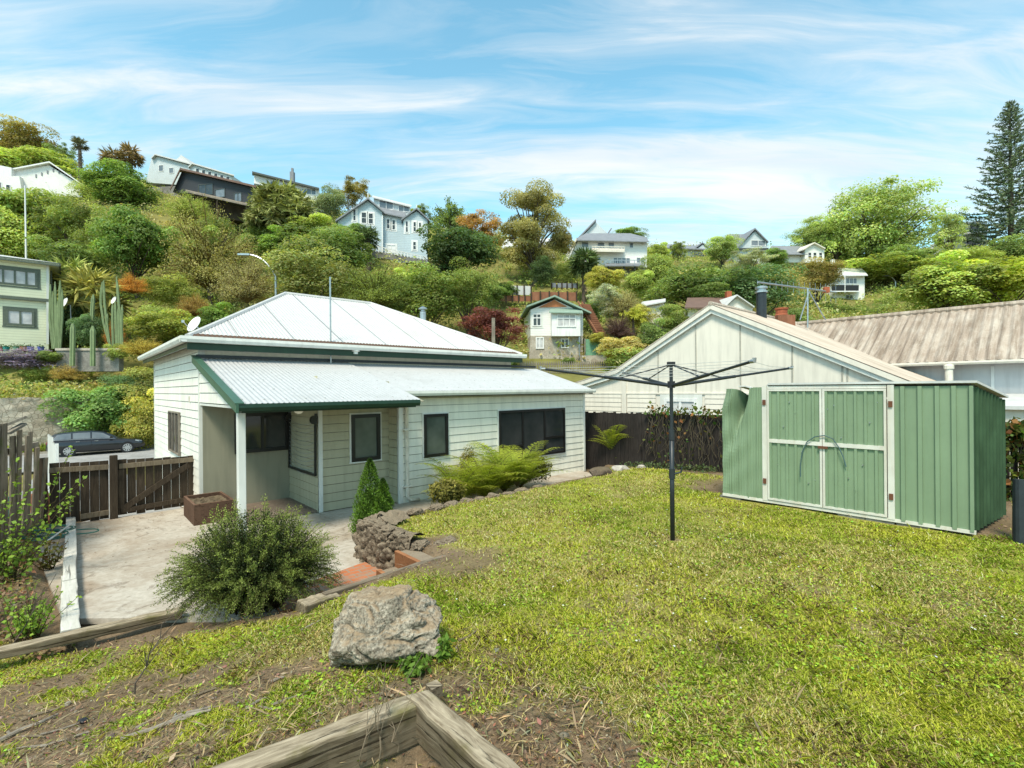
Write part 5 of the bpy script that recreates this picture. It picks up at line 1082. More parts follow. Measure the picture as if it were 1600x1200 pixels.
def straw():
    X, Y = sample_view(26000, 1.85, 7, power=1.6, umax=.9); cov = grass_cover(X,Y); k = (ng.random(len(X)) < np.clip(1.15-cov*1.05,.04,1)) & (poly_sd(X,Y,SUNK) > .02); X, Y = X[k], Y[k]; n = len(X); an = ng.random(n)*6.283
    D = np.stack([np.cos(an),np.sin(an),ng.normal(size=n)*.12],1); P = np.stack([X,Y,z_garden(X,Y)+.006+ng.random(n)*.012],1); c = jit(n,(.42,.32,.19),.35,.1); dk = ng.random(n) < .4; c[dk] = jit(int(dk.sum()),(.14,.09,.055),.3)
    V, Q, C = leaf_arrays(P, ng.uniform(.02,.10,n)*np.where(ng.random(n)<.1,1.8,1), c, N=unitv(n)*.5, D=D, up=1.0, aspect=.075); tag(link('straw_litter', npmesh('straw_litter', V, Q, C, M['leaf']), None), 'dry straw, stems and fine twigs strewn over the bare soil', 'litter', kind='stuff')
    n = 14000; X = ng.uniform(-9,-4,n); Y = ng.uniform(4.4,8.3,n); s2 = (X-p0.x)*PLF.u.x+(Y-p0.y)*PLF.u.y; k = (poly_sd(X,Y,SUNK) > .03)&(poly_sd(X,Y,SUNK) < 2.2)&(X < -4.2)&(X/Y > -1.1); X, Y = X[k], Y[k]; n = len(X)
    c = jit(n,(.27,.16,.10),.4,.2); g_ = ng.random(n) < .25; c[g_] = jit(int(g_.sum()),(.22,.31,.06),.3); V, Q, C = leaf_arrays(np.stack([X,Y,z_garden(X,Y)+ng.random(n)**2*.10],1), ng.uniform(.025,.07,n), c, up=.7, aspect=.5)
    tag(link('bed_litter', npmesh('bed_litter', V, Q, C, M['leaf']), None), 'red brown dead leaves and small weeds covering the bed left of the patio', 'litter', kind='stuff')
straw()
n = 900; X = ng.uniform(-8,-3.3,n); Y = 4.9+ng.random(n)*4.6; k = (poly_sd(X,Y,SUNK) < -.15)&(((X-C1.x)*A_.x+(Y-C1.y)*A_.y) < 2.2)&(((X-C1.x)*A_.x+(Y-C1.y)*A_.y) > ng.random(n)*3-1.5); X, Y = X[k], Y[k]; n = len(X)
V, Q, C = leaf_arrays(np.stack([X,Y,np.full(n,-.472)],1), ng.uniform(.012,.035,n), jit(n,(.16,.09,.05),.4), N=unitv(n)*.3, up=1., aspect=.5)
tag(link('patio_litter', npmesh('patio_litter', V, Q, C, M['leaf']), None), 'brown needles and crumbs swept along the patio', 'litter', kind='stuff')
# ------------------------------------------------------------------ neighbouring cream gabled house
NP = Plane(ST(10.5,0), A_); plain('battenline', (.36,.345,.295), .7); nb = thing('gabled_house', 'cream gabled house with flat battened front and faded pink iron roof behind the dark fence', 'house', ST(12.5,-2.6,-.5))
q = lambda x, y: NP.sz(x, y)
(ta,za),(tl,zl),(tk,zk),(tr_,zr_) = q(1114,481), q(903,603), q(967,581), q(1425,602)
sl = (za-zr_)/(ta-tr_)*1.0
wall = [NP.pt(tl,-.8), NP.pt(tl,zl), NP.pt(tk,zk), NP.pt(ta,za), NP.pt(tr_,zr_), NP.pt(tr_,-.8)]
g = MB(); g.extrude(wall, -NP.n*9.0); part('gable_wall', g, M['creampaint'], nb)
zmid = q(1000,615)[1]
tp_, tw0, tw1 = q(976,620)[0], q(1026,630)[0], q(1101,630)[0]
for a, b in ((tl+.02, tp_+.12), (tp_-.12, tw0+.02), (tw1-.02, tr_)):
    g = MB(); a, b = min(a,b), max(a,b); boards(g, NP, -.7, zmid, K(a), K(b), .15, .028, -.004); part('weatherboards', g, M['creampaint'], nb)
for px in (1028.5,1087.5,1157,1238,1316,1324):
    t, _ = q(px, 560); zt_ = min(za-(ta-t)*sl if t < ta else za-(t-ta)*.52, za)-.05; g = MB(); pbox(g, NP, t-.018, t+.018, zmid, zt_, -.016, -.001); part('batten', g, M['battenline'], nb)
g = MB(); pbox(g, NP, tl, tr_, zmid-.02, zmid+.03, -.035, -.001); part('belt_batten', g, M['creampaint'], nb)
g = MB(); pbox(g, NP, tp_-.09, tp_+.09, -.7, zk-.12, -.05, -.001); part('pilaster', g, M['creampaint'], nb)
f = window(nb, NP, q(1039,623)[0], q(1090,623)[0], q(1060,660)[1], q(1060,623)[1], M['white'], M['skyglass'], nx=2, fw=.09, proud=.06, trim=M['trimwhite'], trimw=.16)
g = MB(); x0, x1 = sorted((q(1043,623)[0], q(1087,623)[0])); z0, z1 = q(1060,660)[1]+.05, q(1060,626)[1]
for i in range(16): z = z0+(z1-z0)*i/16; pbox(g, NP, x0, x1, z, z+(z1-z0)/16*.7, -.03, -.02)
part('blind', g, M['white'], f)
def rslab(mb, p0, p1, dirv, th=.06): mb.extrude([p0, p1, p1+dirv, p0+dirv], (0,0,th))
def barge(mb, pl, pts, w_=.16, off=-.12, d=.12, dz=.0):
    for (t0,z0),(t1,z1) in zip(pts[:-1], pts[1:]):
        mb.extrude([pl.pt(t0,z0+dz,off), pl.pt(t1,z1+dz,off), pl.pt(t1,z1+dz-w_,off), pl.pt(t0,z0+dz-w_,off)], -pl.n*d)
rp = [(tl+.25,zl+.02),(tk,zk+.05),(ta,za+.06),(tr_-.3,zr_-.10)]
g = MB(); barge(g, NP, rp, .13, -.16, .05, .02); part('barge_board', g, M['creampaint'], nb)
g = MB(); barge(g, NP, rp, .13, -.11, .10, -.10); part('inner_barge', g, M['trimwhite'], nb)
g = MB(); bk = -NP.n*7.2; e = NP.n*.17
for (t0,z0),(t1,z1) in ((rp[0],rp[1]),(rp[1],rp[2])):
    g.extrude([NP.pt(t0,z0+.02)+e, NP.pt(t1,z1+.02)+e, NP.pt(t1,z1+.02)+bk, NP.pt(t0,z0+.02)+bk], (0,0,.035))
dv = NP.pt(*rp[2])-NP.pt(*rp[3]); corrugated(g, NP.pt(rp[3][0],rp[3][1]+.04)+e, B_, dv, 7.4, dv.length, .09, .010)
rf = part('roof', g, M['ironpink'], nb)
g = MB(); g.tube([NP.pt(*rp[2])+e+Vector((0,0,.05)), NP.pt(*rp[2])+bk+Vector((0,0,.05))], .07, 8); part('ridge_cap', g, M['ironpink'], rf)
p = at(1190,490,16.2); g = MB(); g.tube([(p.x,p.y,p.z-.7),(p.x,p.y,at(1190,458,16.2).z)], .155, 14); fl = part('flue', g, M['darkmetal'], nb)
zt_ = at(1190,458,16.2).z; g = MB(); g.lathe([(.155,0),(.19,.01),(.19,.06),(.14,.08),(.14,.13),(.19,.14),(.19,.20),(.05,.24)], (p.x,p.y,zt_), 14); part('flue_cowl', g, M['steel'], fl)
p = at(1222,496,17.5); g = MB(); g.box((p.x,p.y,p.z-.45),(.6,.6,1.0)); ch = part('chimney', g, M['redwood'], nb); g = MB(); g.lathe([(.20,.05),(.23,.07),(.19,.12),(.19,.26),(.22,.28),(.22,.33),(.15,.33)], (p.x-.02,p.y,p.z), 14); part('chimney_pot', g, M['terracotta'], ch)
# television aerial on that roof
an = thing('tv_aerial', 'long pale television aerial on a stayed mast above the pink roof', 'aerial', at(1262,500,17)); Yb = 17
b0, b1 = at(1184,441,16.0), at(1306,457,18.0); g = MB(); g.tube([b0, b1], .03, 6); bm_ = part('boom', g, M['steel'], an)
for i in range(15):
    f_ = i/14; c = b0.lerp(b1, f_); g = MB(); h = .10+.34*f_; g.tube([c+Vector((0,0,-h*.9)), c+Vector((0,0,h*.7))], .005, 4); part('element', g, M['steel'], bm_)
g = MB(); g.tube([at(1262,512,17), at(1262,450,17)], .028, 6); part('mast', g, M['steel'], an)
for px in (1250,1290):
    g = MB(); g.tube([at(1264,456,17), at(px,500,17.0)], .02, 5); part('stay', g, M['steel'], an)
g = MB(); c = at(1291,453,17.75); g.box(c,(.18,.12,.2)); part('balun', g, M['terracotta'], an)
# long rusty roofed building beyond, its ridge across the gable
hb = thing('long_house', 'long grey walled building with streaky rust brown iron roof at the right edge', 'house', ST(15,-9,-.3))
PW = Plane(ST(14.2,0), A_); e0 = ST(13.85,-2.2,2.44); dv = ST(17,0,4.15)-ST(13.85,0,2.44)
g = MB(); Lr = 16.0; corrugated(g, ST(13.85,-2.2-Lr,2.44), A_, dv, Lr, dv.length, .20, .022, nu=6)
g.quad(ST(17,-2.2-Lr,4.14), ST(17,-2.2,4.14), ST(20.2,-2.2,2.4), ST(20.2,-2.2-Lr,2.4)); rf = part('roof', g, M['ironpink2'], hb)
g = MB(); g.tube([ST(17,-2.2-Lr,4.17), ST(17,-2.2,4.17)], .09, 8); part('ridge_cap', g, M['ironpink2'], rf)
g = MB(); pbox(g, PW, -18, -2.3, -.6, 2.42, 0, .15); pbox(g, Plane(ST(20,0),A_), -18, -2.3, -.6, 2.4, 0, .1); part('wall', g, M['greypanel'], hb)
g = MB(); t_ = PW.sz(1551,590)[0]; pbox(g, PW, t_-.03, t_+.03, -.5, 2.3, -.02, -.001); part('cover_strip', g, M['white'], hb)
g = MB(); gutter(g, ST(13.84,-2.2-Lr,2.44), ST(13.84,-2.2,2.44), -B_, .09, .09); part('gutter', g, M['creampaint'], hb)
p = at(1483,597,13.0); g = MB(); g.tube([(p.x,p.y,p.z-1.0),(p.x,p.y,at(1483,577,13).z)], .085, 12); vp = part('vent_pipe', g, M['pvc'], hb); g = MB(); g.lathe([(.085,0),(.11,.01),(.11,.10),(.05,.14)], (p.x,p.y,at(1483,577,13).z), 12); part('vent_cap', g, M['pvc'], vp)
g = MB(); pp = Plane(ST(12.2,0), A_); t0 = pp.sz(1540,640)[0]; z0 = pp.sz(1580,640)[1]; g.extrude([pp.pt(t0,z0), pp.pt(-14,z0), pp.pt(-14,z0+.25,1.9), pp.pt(t0,z0+.25,1.9)], (0,0,.08)); po = part('porch_roof', g, M['roofpale'], hb)
g = MB(); pbox(g, pp, -14, t0-.2, -.5, z0-.01, .15, .25); part('porch_wall', g, M['creampaint'], po)
# ------------------------------------------------------------------ houses on the hillside
class FH:
    def __init__(s, name, label, pA, pB, cat_='house', base=None):
        a, b = at(pA[0],600,pA[1]), at(pB[0],600,pB[1]); s.pl = Plane((a.x,a.y,0), b-a); c = (a+b)/2; s.t = thing(name, label, cat_, (c.x, c.y, zh(c.x,c.y)))
    def P(s, x, y, o=0): return s.pl.hit(x, y, o)
    def wall(s, pts, depth, mat, o=0, name='wall', parent=None):
        g = MB(); g.extrude([s.P(x,y,o) for x,y in pts], -s.pl.n*depth); return part(name, g, M[mat], parent or s.t)
    def slab(s, pts, mat, th=.15, name='roof', parent=None):
        g = MB(); g.extrude([s.P(*p) for p in pts], (0,0,th)); return part(name, g, M[mat], parent or s.t)
    def roofs(s, lst, mat, th=.15, name='roof'):
        g = MB()
        for pts in lst: g.extrude([s.P(*p) for p in pts], (0,0,th))
        return part(name, g, M[mat], s.t)
    def gable(s, l, a, r, back, mat, th=.14, over=.35, name='roof'):
        """two roof slopes over a gable l-a-r running back"""
        g = MB(); 
        for (p, q_) in ((l, a), (a, r)):
            P0, P1 = s.P(*p, -over), s.P(*q_, -over); d = -s.pl.n*(back+over); g.extrude([P0, P1, P1+d, P0+d], (0,0,th))
        return part(name, g, M[mat], s.t)
    def win(s, x0, y0, x1, y1, nx=1, nz=1, f='white', g='skyglass', fw=.10, trim=None, o=0, bars=None, parent=None):
        a, z1 = s.pl.sz(x0, y0, o); b, z0 = s.pl.sz(x1, y1, o); return window(parent or s.t, s.pl, a, b, z0, z1, M[f], M[g], nx, nz, fw, .07, M[trim] if trim else None, .16, off=o, bars=bars)
    def bar(s, x0, y0, x1, y1, mat, w_=.12, o=0, name='rail', parent=None):
        g = MB(); g.beam(s.P(x0,y0,o), s.P(x1,y1,o), w_, w_); return part(name, g, M[mat], parent or s.t)
    def box(s, x0, y0, x1, y1, o0, o1, mat, name, parent=None):
        a, z1 = s.pl.sz(x0, y0, o0); b, z0 = s.pl.sz(x1, y1, o0); g = MB(); pbox(g, s.pl, min(a,b), max(a,b), min(z0,z1), max(z0,z1), o0, o1); return part(name, g, M[mat], parent or s.t)
# green weatherboard house, far left
h = FH('green_house', 'pale green two storey weatherboard house with dark green trim at the left edge', (0,36),(74,37.6)); 
h.pl = Plane(at(0,600,36.0), B_); pl = h.pl
xe, _ = pl.sz(75,450); xw, _ = pl.sz(-60,450); zb_ = pl.sz(40,538)[1]; zt_ = pl.sz(40,408)[1]; zm = pl.sz(40,467)[1]
g = MB(); g.extrude([pl.pt(xw,zb_-1), pl.pt(xe,zb_-1), pl.pt(xe,zm), pl.pt(xw,zm)], -pl.n*8.5); part('lower_wall', g, M['sidegreen'], h.t)
g = MB(); g.extrude([pl.pt(xw,zm,-.12), pl.pt(xe+.1,zm,-.12), pl.pt(xe+.1,zt_,-.12), pl.pt(xw,zt_,-.12)], -pl.n*8.6); part('upper_wall', g, M['sidegreen'], h.t)
g = MB(); pbox(g, pl, xw, xe+.2, zm-.12, zm+.10, -.24, .0); part('belt_board', g, M['sagetrim'], h.t)
g = MB(); o = .55; ZE_ = zt_+.02; E = [pl.pt(xw,ZE_,-.7), pl.pt(xe+.75,ZE_,-.7), pl.pt(xe+.75,ZE_,9.2), pl.pt(xw,ZE_,9.2)]; rz_ = ZE_+.85; R1 = pl.pt(xe-2.6,rz_,3.2); R2 = pl.pt(xw,rz_,3.2)
g.add(E+[R1,R2], [(0,1,4,5),(1,2,4),(2,3,5,4)]); part('roof', g, M['roofpale'], h.t)
g = MB(); g.extrude([E[0],E[1],E[1]-Vector((0,0,.25)),E[0]-Vector((0,0,.25))], -pl.n*.1); g.extrude([E[1],E[2],E[2]-Vector((0,0,.25)),E[1]-Vector((0,0,.25))], Vector(pl.u)*-.1); part('fascia', g, M['sagetrim'], h.t)
g = MB(); g.extrude([e_-Vector((0,0,.14)) for e_ in E], (0,0,.03)); part('soffit', g, M['sidegreen'], h.t)
h.win(-14,416,59,449,4,1,'sagetrim','curtain',.14,'sagetrim',-.12); h.win(9,482,54,510,2,1,'sagetrim','curtain',.14,'sagetrim')
g = MB(); pe = Plane(pl.pt(xe+.1,0), -pl.n); g2 = pe
for a, b, c, d in ((.9,2.3,zm+.8,zt_-.35),(3.6,4.6,zm+.8,zt_-.35),(1.2,2.2,zb_+1.2,zm-.5)): window(h.t, pe, a, b, c, d, M['sagetrim'], M['curtain'], 1, 1, .12, .08, off=-.03)
h.bar(74.5,410,74.5,538,'trimwhite',.14,-.16,'corner_board')
fpz = thing('flagpole', 'tall thin white pole rising behind the green house roof', 'pole', at(40,405,46)); g = MB(); g.tube([at(41,410,46), at(39,290,46)], [.08,.05], 6); part('pole', g, M['white'], fpz)
# white gabled house upper left
h = FH('white_gabled_house', 'white house with a broad low gable above the trees at far left', (-20,88),(132,92)); h.wall([(-40,262),(18,268),(76,258),(128,290),(128,330),(-40,330)], 9, 'sidewhitefar')
h.gable((14,266),(77,254),(134,293),9,'white',.25,.6); h.wall([(-60,246),(18,262),(18,275),(-60,275)], 6, 'white', -1.0, 'front_roof'); h.wall([(-60,275),(30,275),(36,310),(-60,310)], 4, 'sidewhitefar', -1.0, 'front_wing'); h.win(9,288,17,304,o=-1.0,f='white',g='darkglass'); h.win(-6,284,3,302,o=-1.0,f='white',g='darkglass')
for i in range(7): px = 55+i*9; h.box(px,263+abs(i-3)*3,px+2,268+abs(i-3)*3,-.1,0,'roofgrey','soffit_bracket')
# charcoal house
h = FH('charcoal_house', 'charcoal vertical clad house on posts with mono pitch roof and balcony', (270,76),(428,72)); h.wall([(270,300),(284,268),(398,294),(398,324),(292,302)], 7, 'charcoal'); h.wall([(398,290),(432,297),(432,320),(398,324)], 6, 'charcoal', .5, 'wing')
h.slab([(266,297,-.8),(282,264,-.8),(282,268,7),(266,299,7)], 'roofbrown', .3, 'verge'); h.slab([(281,265,-.8),(400,293,-.8),(400,297,7),(281,269,7)], 'roofbrown', .3); h.slab([(397,289,-.3),(434,297,-.3),(434,301,6),(397,293,6)], 'darktrim', .25, 'wing_roof')
h.slab([(290,300,-1.6),(402,325,-1.6),(402,323,0),(290,298,0)], 'greywood', .2, 'balcony'); h.wall([(296,303),(430,327),(430,356),(296,330)], 5, 'darkwood', 1.6, 'undercroft')
h.win(310,289,333,304,2,g='darkglass',f='darktrim'); h.win(366,302,378,315,2,g='skyglass',f='darktrim'); h.win(336,296,352,308,1,g='skyglass',f='darktrim'); h.win(406,300,426,312,2,o=.5,g='skyglass',f='darktrim')
for px, y in ((300,303),(340,312),(386,322),(420,326)): h.bar(px,y,px,y+36,'darkwood',.22,-1.3,'post')
# pale house on the skyline
h = FH('skyline_house', 'pale blue white house with dormered roof on the skyline above the charcoal house', (226,100),(366,98)); h.wall([(236,250),(242,243),(296,258),(296,290),(228,285)], 8, 'sidepale'); h.wall([(296,258),(300,257),(362,274),(362,292),(296,290)], 7, 'sidepale', -.5, 'wing')
h.slab([(236,248,-.6),(242,242,-.6),(298,257,-.6),(296,262,6),(250,248,6)], 'roofpale', .25); h.slab([(294,262,-1),(300,256,-1),(366,275,-1),(364,279,6),(300,260,6)], 'roofpale', .25, 'wing_roof'); h.wall([(271,254),(283,242),(297,255)], 5, 'roofpale', .5, 'dormer')
for i in range(6): h.win(306+i*9.5,263+i*2.6,312+i*9.5,270+i*2.6,o=-.5,fw=.08,g='darkglass')
h.win(248,258,256,268,g='skyglass'); h.win(264,262,272,271,g='skyglass')
# white house behind the date palm
h = FH('white_house', 'white long house with dark roof edge behind the date palm', (394,88),(497,90)); h.wall([(397,274),(497,296),(497,325),(397,320)], 8, 'sidewhitefar'); h.slab([(394,270,-.8),(499,296,-.8),(499,300,8),(394,274,8)], 'darktrim', .3)
h.win(416,281,420,288,g='darkglass'); h.win(422,283,434,291,2,g='skyglass'); h.win(440,287,455,295,2,g='skyglass'); h.win(464,294,494,305,4,g='skyglass'); p = h.P(457,280,3); g = MB(); g.box(p,(.7,.7,2.6)); g.box(p+Vector((0,0,1.6)),(.35,.35,.9)); part('chimney', g, M['roofgrey'], h.t)
# the blue house
h = FH('blue_house', 'pale blue weatherboard house with white windows and twin front gables on the hillside', (530,61.5),(670,63.5))
h.wall([(528,400),(528,344),(575,314),(597,331),(597,410),(560,410)], 7, 'sideblue', 0, 'left_bay'); h.wall([(597,410),(597,332),(632,338),(632,410)], 6, 'sideblue', .6, 'middle_wall'); h.wall([(630,410),(630,342),(651,330),(668,344),(668,410)], 6.5, 'sideblue', -.2, 'right_bay')
h.gable((524,346),(575,311),(600,332),7,'roofgrey',.2,.5,'left_gable_roof'); h.gable((627,344),(651,326.5),(671,345),6.5,'roofgrey',.18,.6,'right_gable_roof'); h.slab([(596,333,.1),(634,341,.1),(632,327,4.5),(588,319,4.5)], 'roofgrey', .15)
h.wall([(584,331),(584,309),(641,323),(641,340)], 2.5, 'sidepale', 2.6, 'dormer'); h.slab([(582,309,2.2),(643,324,2.2),(643,322,5),(582,307,5)], 'roofpale', .15, 'dormer_roof'); h.win(592,313,615,328,2,o=2.6,f='white',g='skyglass',fw=.08); h.win(622,321,640,332,2,o=2.6,f='white',g='skyglass',fw=.08)
for a in ((564,331,573.5,350),(575,332.5,584,351),(551,327,557,346)): h.win(*a,1,2,'white','darkglass',.10,'white')
for a in ((603.5,341.5,610,358.5),(612,343,618.5,360)): h.win(*a,1,2,'white','darkglass',.10,'white',.6)
for a in ((633,345,638.5,364),(645,346,651,363),(653.5,347,659,364)): h.win(*a,1,2,'white','darkglass',.10,'white',-.2)
h.win(604,382,619,396,2,1,'white','white',.1,'white',.6); h.win(644.5,377,651,391,1,2,'white','darkglass',.1,'white',-.2); h.bar(597.5,336,597.5,405,'white',.14,-.05,'downpipe'); h.bar(575,310,575,302,'white',.1,0,'finial'); h.bar(651,326,651,320,'white',.1,-.2,'finial')
fe = FH('white_fence', 'white rail fence on a grey concrete base below the blue house', (581,60),(668,62),'fence'); fe.wall([(581,391),(667,406),(667,412),(581,402)], .3, 'blockwall', 0, 'base')
for i in range(18): px = 582+i*5; fe.bar(px,383+i*1.1,px,393+i*.85,'white',.09,0,'post')
fe.bar(581,383,667,402,'white',.09); fe.bar(581,387,667,405,'white',.06)
# white two storey house with balcony, A-frame behind
h = FH('balcony_house', 'white two storey house with long balcony and deck on the ridge centre', (900,74),(1011,75.5)); h.wall([(893,400),(903,376),(1011,378),(1011,418),(935,418),(900,412)], 8, 'sidewhitefar'); h.roofs([[(899,376,-.9),(1014,378.5,-.9),(985,366,4.5),(915,366,4.5)],[(899,376,-.9),(915,366,4.5),(905,372,8.5)],[(1014,378.5,-.9),(1010,372,8.5),(985,366,4.5)]], 'roofgrey', .15)
h.slab([(887,397,-1.2),(901,375,-1.2),(903,375,1),(889,397,1)], 'creampaint', .35, 'raking_fin'); h.slab([(925,393,-1.4),(976,394,-1.4),(976,391,0),(925,390,0)], 'creampaint', .3, 'balcony'); h.bar(925,385,976,386,'creampaint',.1,-1.35)
for i in range(11): h.bar(926+i*5,386,926+i*5,392,'creampaint',.06,-1.35,'baluster')
for a in ((908,377.5,920,387),(933,378,945,388),(950,378,960,388),(983,379,990,388)): h.win(*a,1,1,'white','skyglass',.09)
h.win(931,400,939,408,1,1,'white','skyglass'); h.win(958,402,985,413,4,1,'white','skyglass'); h.win(994,402,1008,412,2,1,'white','skyglass')
h.slab([(945,416,-2),(1008,416,-2),(1008,413,0),(945,413,0)], 'roofgrey', .2, 'deck'); h.bar(946,406.5,1007,406.5,'steel',.08,-1.9)
for i in range(9): h.bar(946+i*7.6,406,946+i*7.6,416,'steel',.06,-1.9,'baluster')
for px in (950,975,992): h.bar(px,416,px,430,'darktrim',.2,-1.5,'post')
h = FH('a_frame_house', 'pale steep A frame gable rising behind the white balcony house', (880,86),(957,86)); h.wall([(882,398),(931,347),(956,371),(956,398)], 5, 'sidepale'); h.gable((878,400),(931,345),(931.5,345.5),4,'roofgrey',.3,.5); h.wall([(944,372),(955,356),(956.5,357),(946,374)], .4, 'roofgrey', -.6, 'fin')
h = FH('small_white_house', 'small white house half hidden behind the big gum tree', (780,80),(868,80)); h.wall([(786,420),(786,388),(866,384),(866,420)], 5, 'sidewhitefar'); h.slab([(783,388,-.6),(868,384,-.6),(862,374,4),(790,376,4)], 'roofpale', .2); h.win(800,393,812,404,2,1,'white','darkglass'); h.win(830,392,848,404,2,1,'white','darkglass')
# stone and white house with bay window
h = FH('stone_house', 'white gabled house over a stone ground floor with a boxed bay window', (826,47),(922,47.4)); h.wall([(829,525),(829,484),(867,468),(911,489),(911,525)], 7, 'sidewhitefar', 0, 'upper_wall'); h.wall([(826,575),(829,524.5),(911,524.5),(911,575)], 7, 'stonehouse', -.08, 'stone_wall')
h.gable((823,480),(867,463.5),(924,490),8,'roofgreen',.16,.6); h.wall([(842,480),(866,468.5),(886,479)], .1, 'gableorange', -.14, 'gable_panel'); h.box(862,487,907,525,-.75,0,'white','bay'); h.slab([(858,489,-1.1),(911,490,-1.1),(909,484,0),(860,483,0)], 'roofgreen', .1, 'bay_roof')
h.win(870,491,900,511,3,1,'white','curtain',.10,None,-.75,bars=[(.02,.98,.68,.1)]); h.win(832,490,846,510,2,1,'white','darkglass',.10,'trimwhite',bars=[(.02,.98,.66,.1)]); h.win(837,527,850,545,2,1,'white','curtain',.1,None,-.08); h.win(876,529,889,544,2,1,'white','darkglass',.1,None,-.08); h.bar(905,490,905,560,'steel',.1,-.15,'downpipe')
gs = FH('mesh_screen', 'green shade mesh panel beside the stone house', (913,46.5),(945,46.5),'screen'); plain('meshgreen', (.14,.30,.19), .7); gs.box(914,530,944,555,0,.08,'meshgreen','panel'); gs.bar(914,529,914,557,'greywood',.1,-.05,'post'); gs.bar(944,529,944,557,'greywood',.1,-.05,'post')
gs = FH('stone_base_wall', 'low stone wall under the green mesh panel', (908,46.4),(950,46.4),'wall'); gs.box(909,555.5,948,572,-.1,.5,'stonehouse','wall')
pf = FH('picket_fence', 'brown picket fence along the terrace below the stone house', (812,43),(952,43.5),'fence')
for i in range(40): px = 813+i*3.45; pf.box(px,565+.3*math.sin(i),px+1.9,583,-.03,.03,'greywood','picket')
pf.bar(812,569,951,569,'greywood',.10,.08); pf.bar(812,579,951,579,'greywood',.10,.08)
gs = FH('terrace_wall', 'rough stone retaining wall under the brown picket fence', (800,43.2),(960,43.6),'wall'); gs.box(800,583.5,960,612,0,.6,'stonewall','wall')
sw = FH('garden_stairway', 'long red brown timber stairway climbing beside the stone house', (900,50),(936,47),'stairs')
for i in range(15): f_ = i/14; x, y = 904+26*f_, 476+48*f_; sw.box(x,y,x+6.5,y+1.6,-.5,.5,'redwood','step')
sw.bar(903,471,933,520,'redwood',.12,-.6,'handrail'); sw.bar(909,472,938,518,'redwood',.12,.6,'handrail')
for (nm, lb, x0, y0, x1, y1, Y, mt) in (('corrugated_fence','white corrugated iron fence on the terrace left of the stone house roof',775,446,830,461,58,'roofpale'),('retaining_wall','orange brown timber retaining wall below the white corrugated fence',781,461.5,830,471,57,'redwood'),('deck_fence','red brown timber deck fence above the stone house roof',830,456,901,470,56,'redwood'),('grey_fence','grey corrugated fence among shrubs above the red brown deck fence',862,442,902,450,61,'roofgrey')):
    b_ = FH(nm, lb, (x0,Y),(x1,Y+.5),'fence'); b_.box(x0,y0,x1,y1,0,.08,mt,'panel')
    for i in range(6): px = x0+(x1-x0)*i/5; b_.bar(px,y0-1,px,y1+2,'darkwood',.14,-.08,'post')
# cream gabled house with brown roof, small pale roofs
h = FH('brown_roof_house', 'cream house with brown roof and small gable behind the neighbouring ridge', (1072,46),(1178,47)); h.wall([(1075,520),(1075,481),(1133,481),(1152,464),(1176,479),(1176,520)], 5, 'creampaint'); h.slab([(1070,482,-.5),(1136,482,-.5),(1134,466,4),(1074,467,4)], 'roofbrown', .12); h.gable((1131,482),(1152,462),(1179,480.5),5,'roofpale',.12,.4,'gable_roof'); h.wall([(1143,483),(1152,476),(1164,483)], .15, 'trimwhite', -.2, 'gable_fan'); p = h.P(1138,464,3); g = MB(); g.box(p,(.5,.5,1.1)); ch = part('chimney', g, M['terracotta'], h.t)
h = FH('pale_shed', 'low pale flat roofed shed among shrubs left of the brown roofed house', (1000,50),(1040,49)); h.wall([(1004,505),(1004,479),(1036,473),(1036,505)], 3, 'creampaint'); h.slab([(998,480,-.5),(1040,472,-.5),(1040,468,3),(1004,473,3)], 'roofpale', .12)
# skyline houses right of centre
h = FH('low_skyline_house', 'low pale blue house with glazed front on the skyline right of centre', (1044,96),(1110,98)); h.wall([(1046,408),(1046,388),(1108,391),(1108,410)], 6, 'sidepale'); h.slab([(1042,388,-.8),(1110,391,-.8),(1110,386,5),(1042,383,5)], 'roofgrey', .2); h.win(1050,392,1058,402,2,1,'white','skyglass'); h.win(1082,394,1104,403,3,1,'white','skyglass'); h.gable((1086,389),(1098,380),(1110,390),4,'roofgrey',.2,.2,'gable_roof'); h.wall([(1088,390),(1098,382),(1108,390)], .3, 'sidepale', 0, 'gable')
h = FH('grey_gabled_house', 'white gabled house with grey roof on the right hand skyline', (1130,92),(1200,93)); h.wall([(1153,408),(1153,387),(1180,361),(1199,378),(1199,408)], 6, 'sidepale'); h.gable((1150,391),(1180,358),(1201,379),6,'roofgrey',.25,.5); h.slab([(1131,388,1),(1158,388,1),(1170,367,4),(1136,368,4)], 'roofgrey', .2, 'side_roof'); h.wall([(1134,405),(1134,388),(1155,388),(1155,405)], 4, 'sidepale', 1.5, 'side_wall'); h.win(1173,375,1196,385,2,1,'white','skyglass'); h.bar(1148,389,1200,389,'darktrim',.3,-.3,'balcony_edge')
h = FH('bay_bungalow', 'white bungalow with gabled bay and three tall windows beside the spring green tree', (1200,88),(1292,90)); h.wall([(1205,410),(1205,397),(1258,397),(1258,410)], 6, 'sidewhitefar', 1); h.slab([(1200,398,0),(1262,398,0),(1262,386,4),(1206,385,4)], 'roofgrey', .15); h.wall([(1258,410),(1258,389),(1273,381.5),(1288,388),(1288,410)], 5, 'sidewhitefar', 0, 'bay'); h.gable((1255,391),(1273,380),(1290,389),5,'creampaint',.2,.5,'bay_roof')
for a in (1262,1270,1279): h.win(a,394,a+6,405,1,2,'white','darkglass')
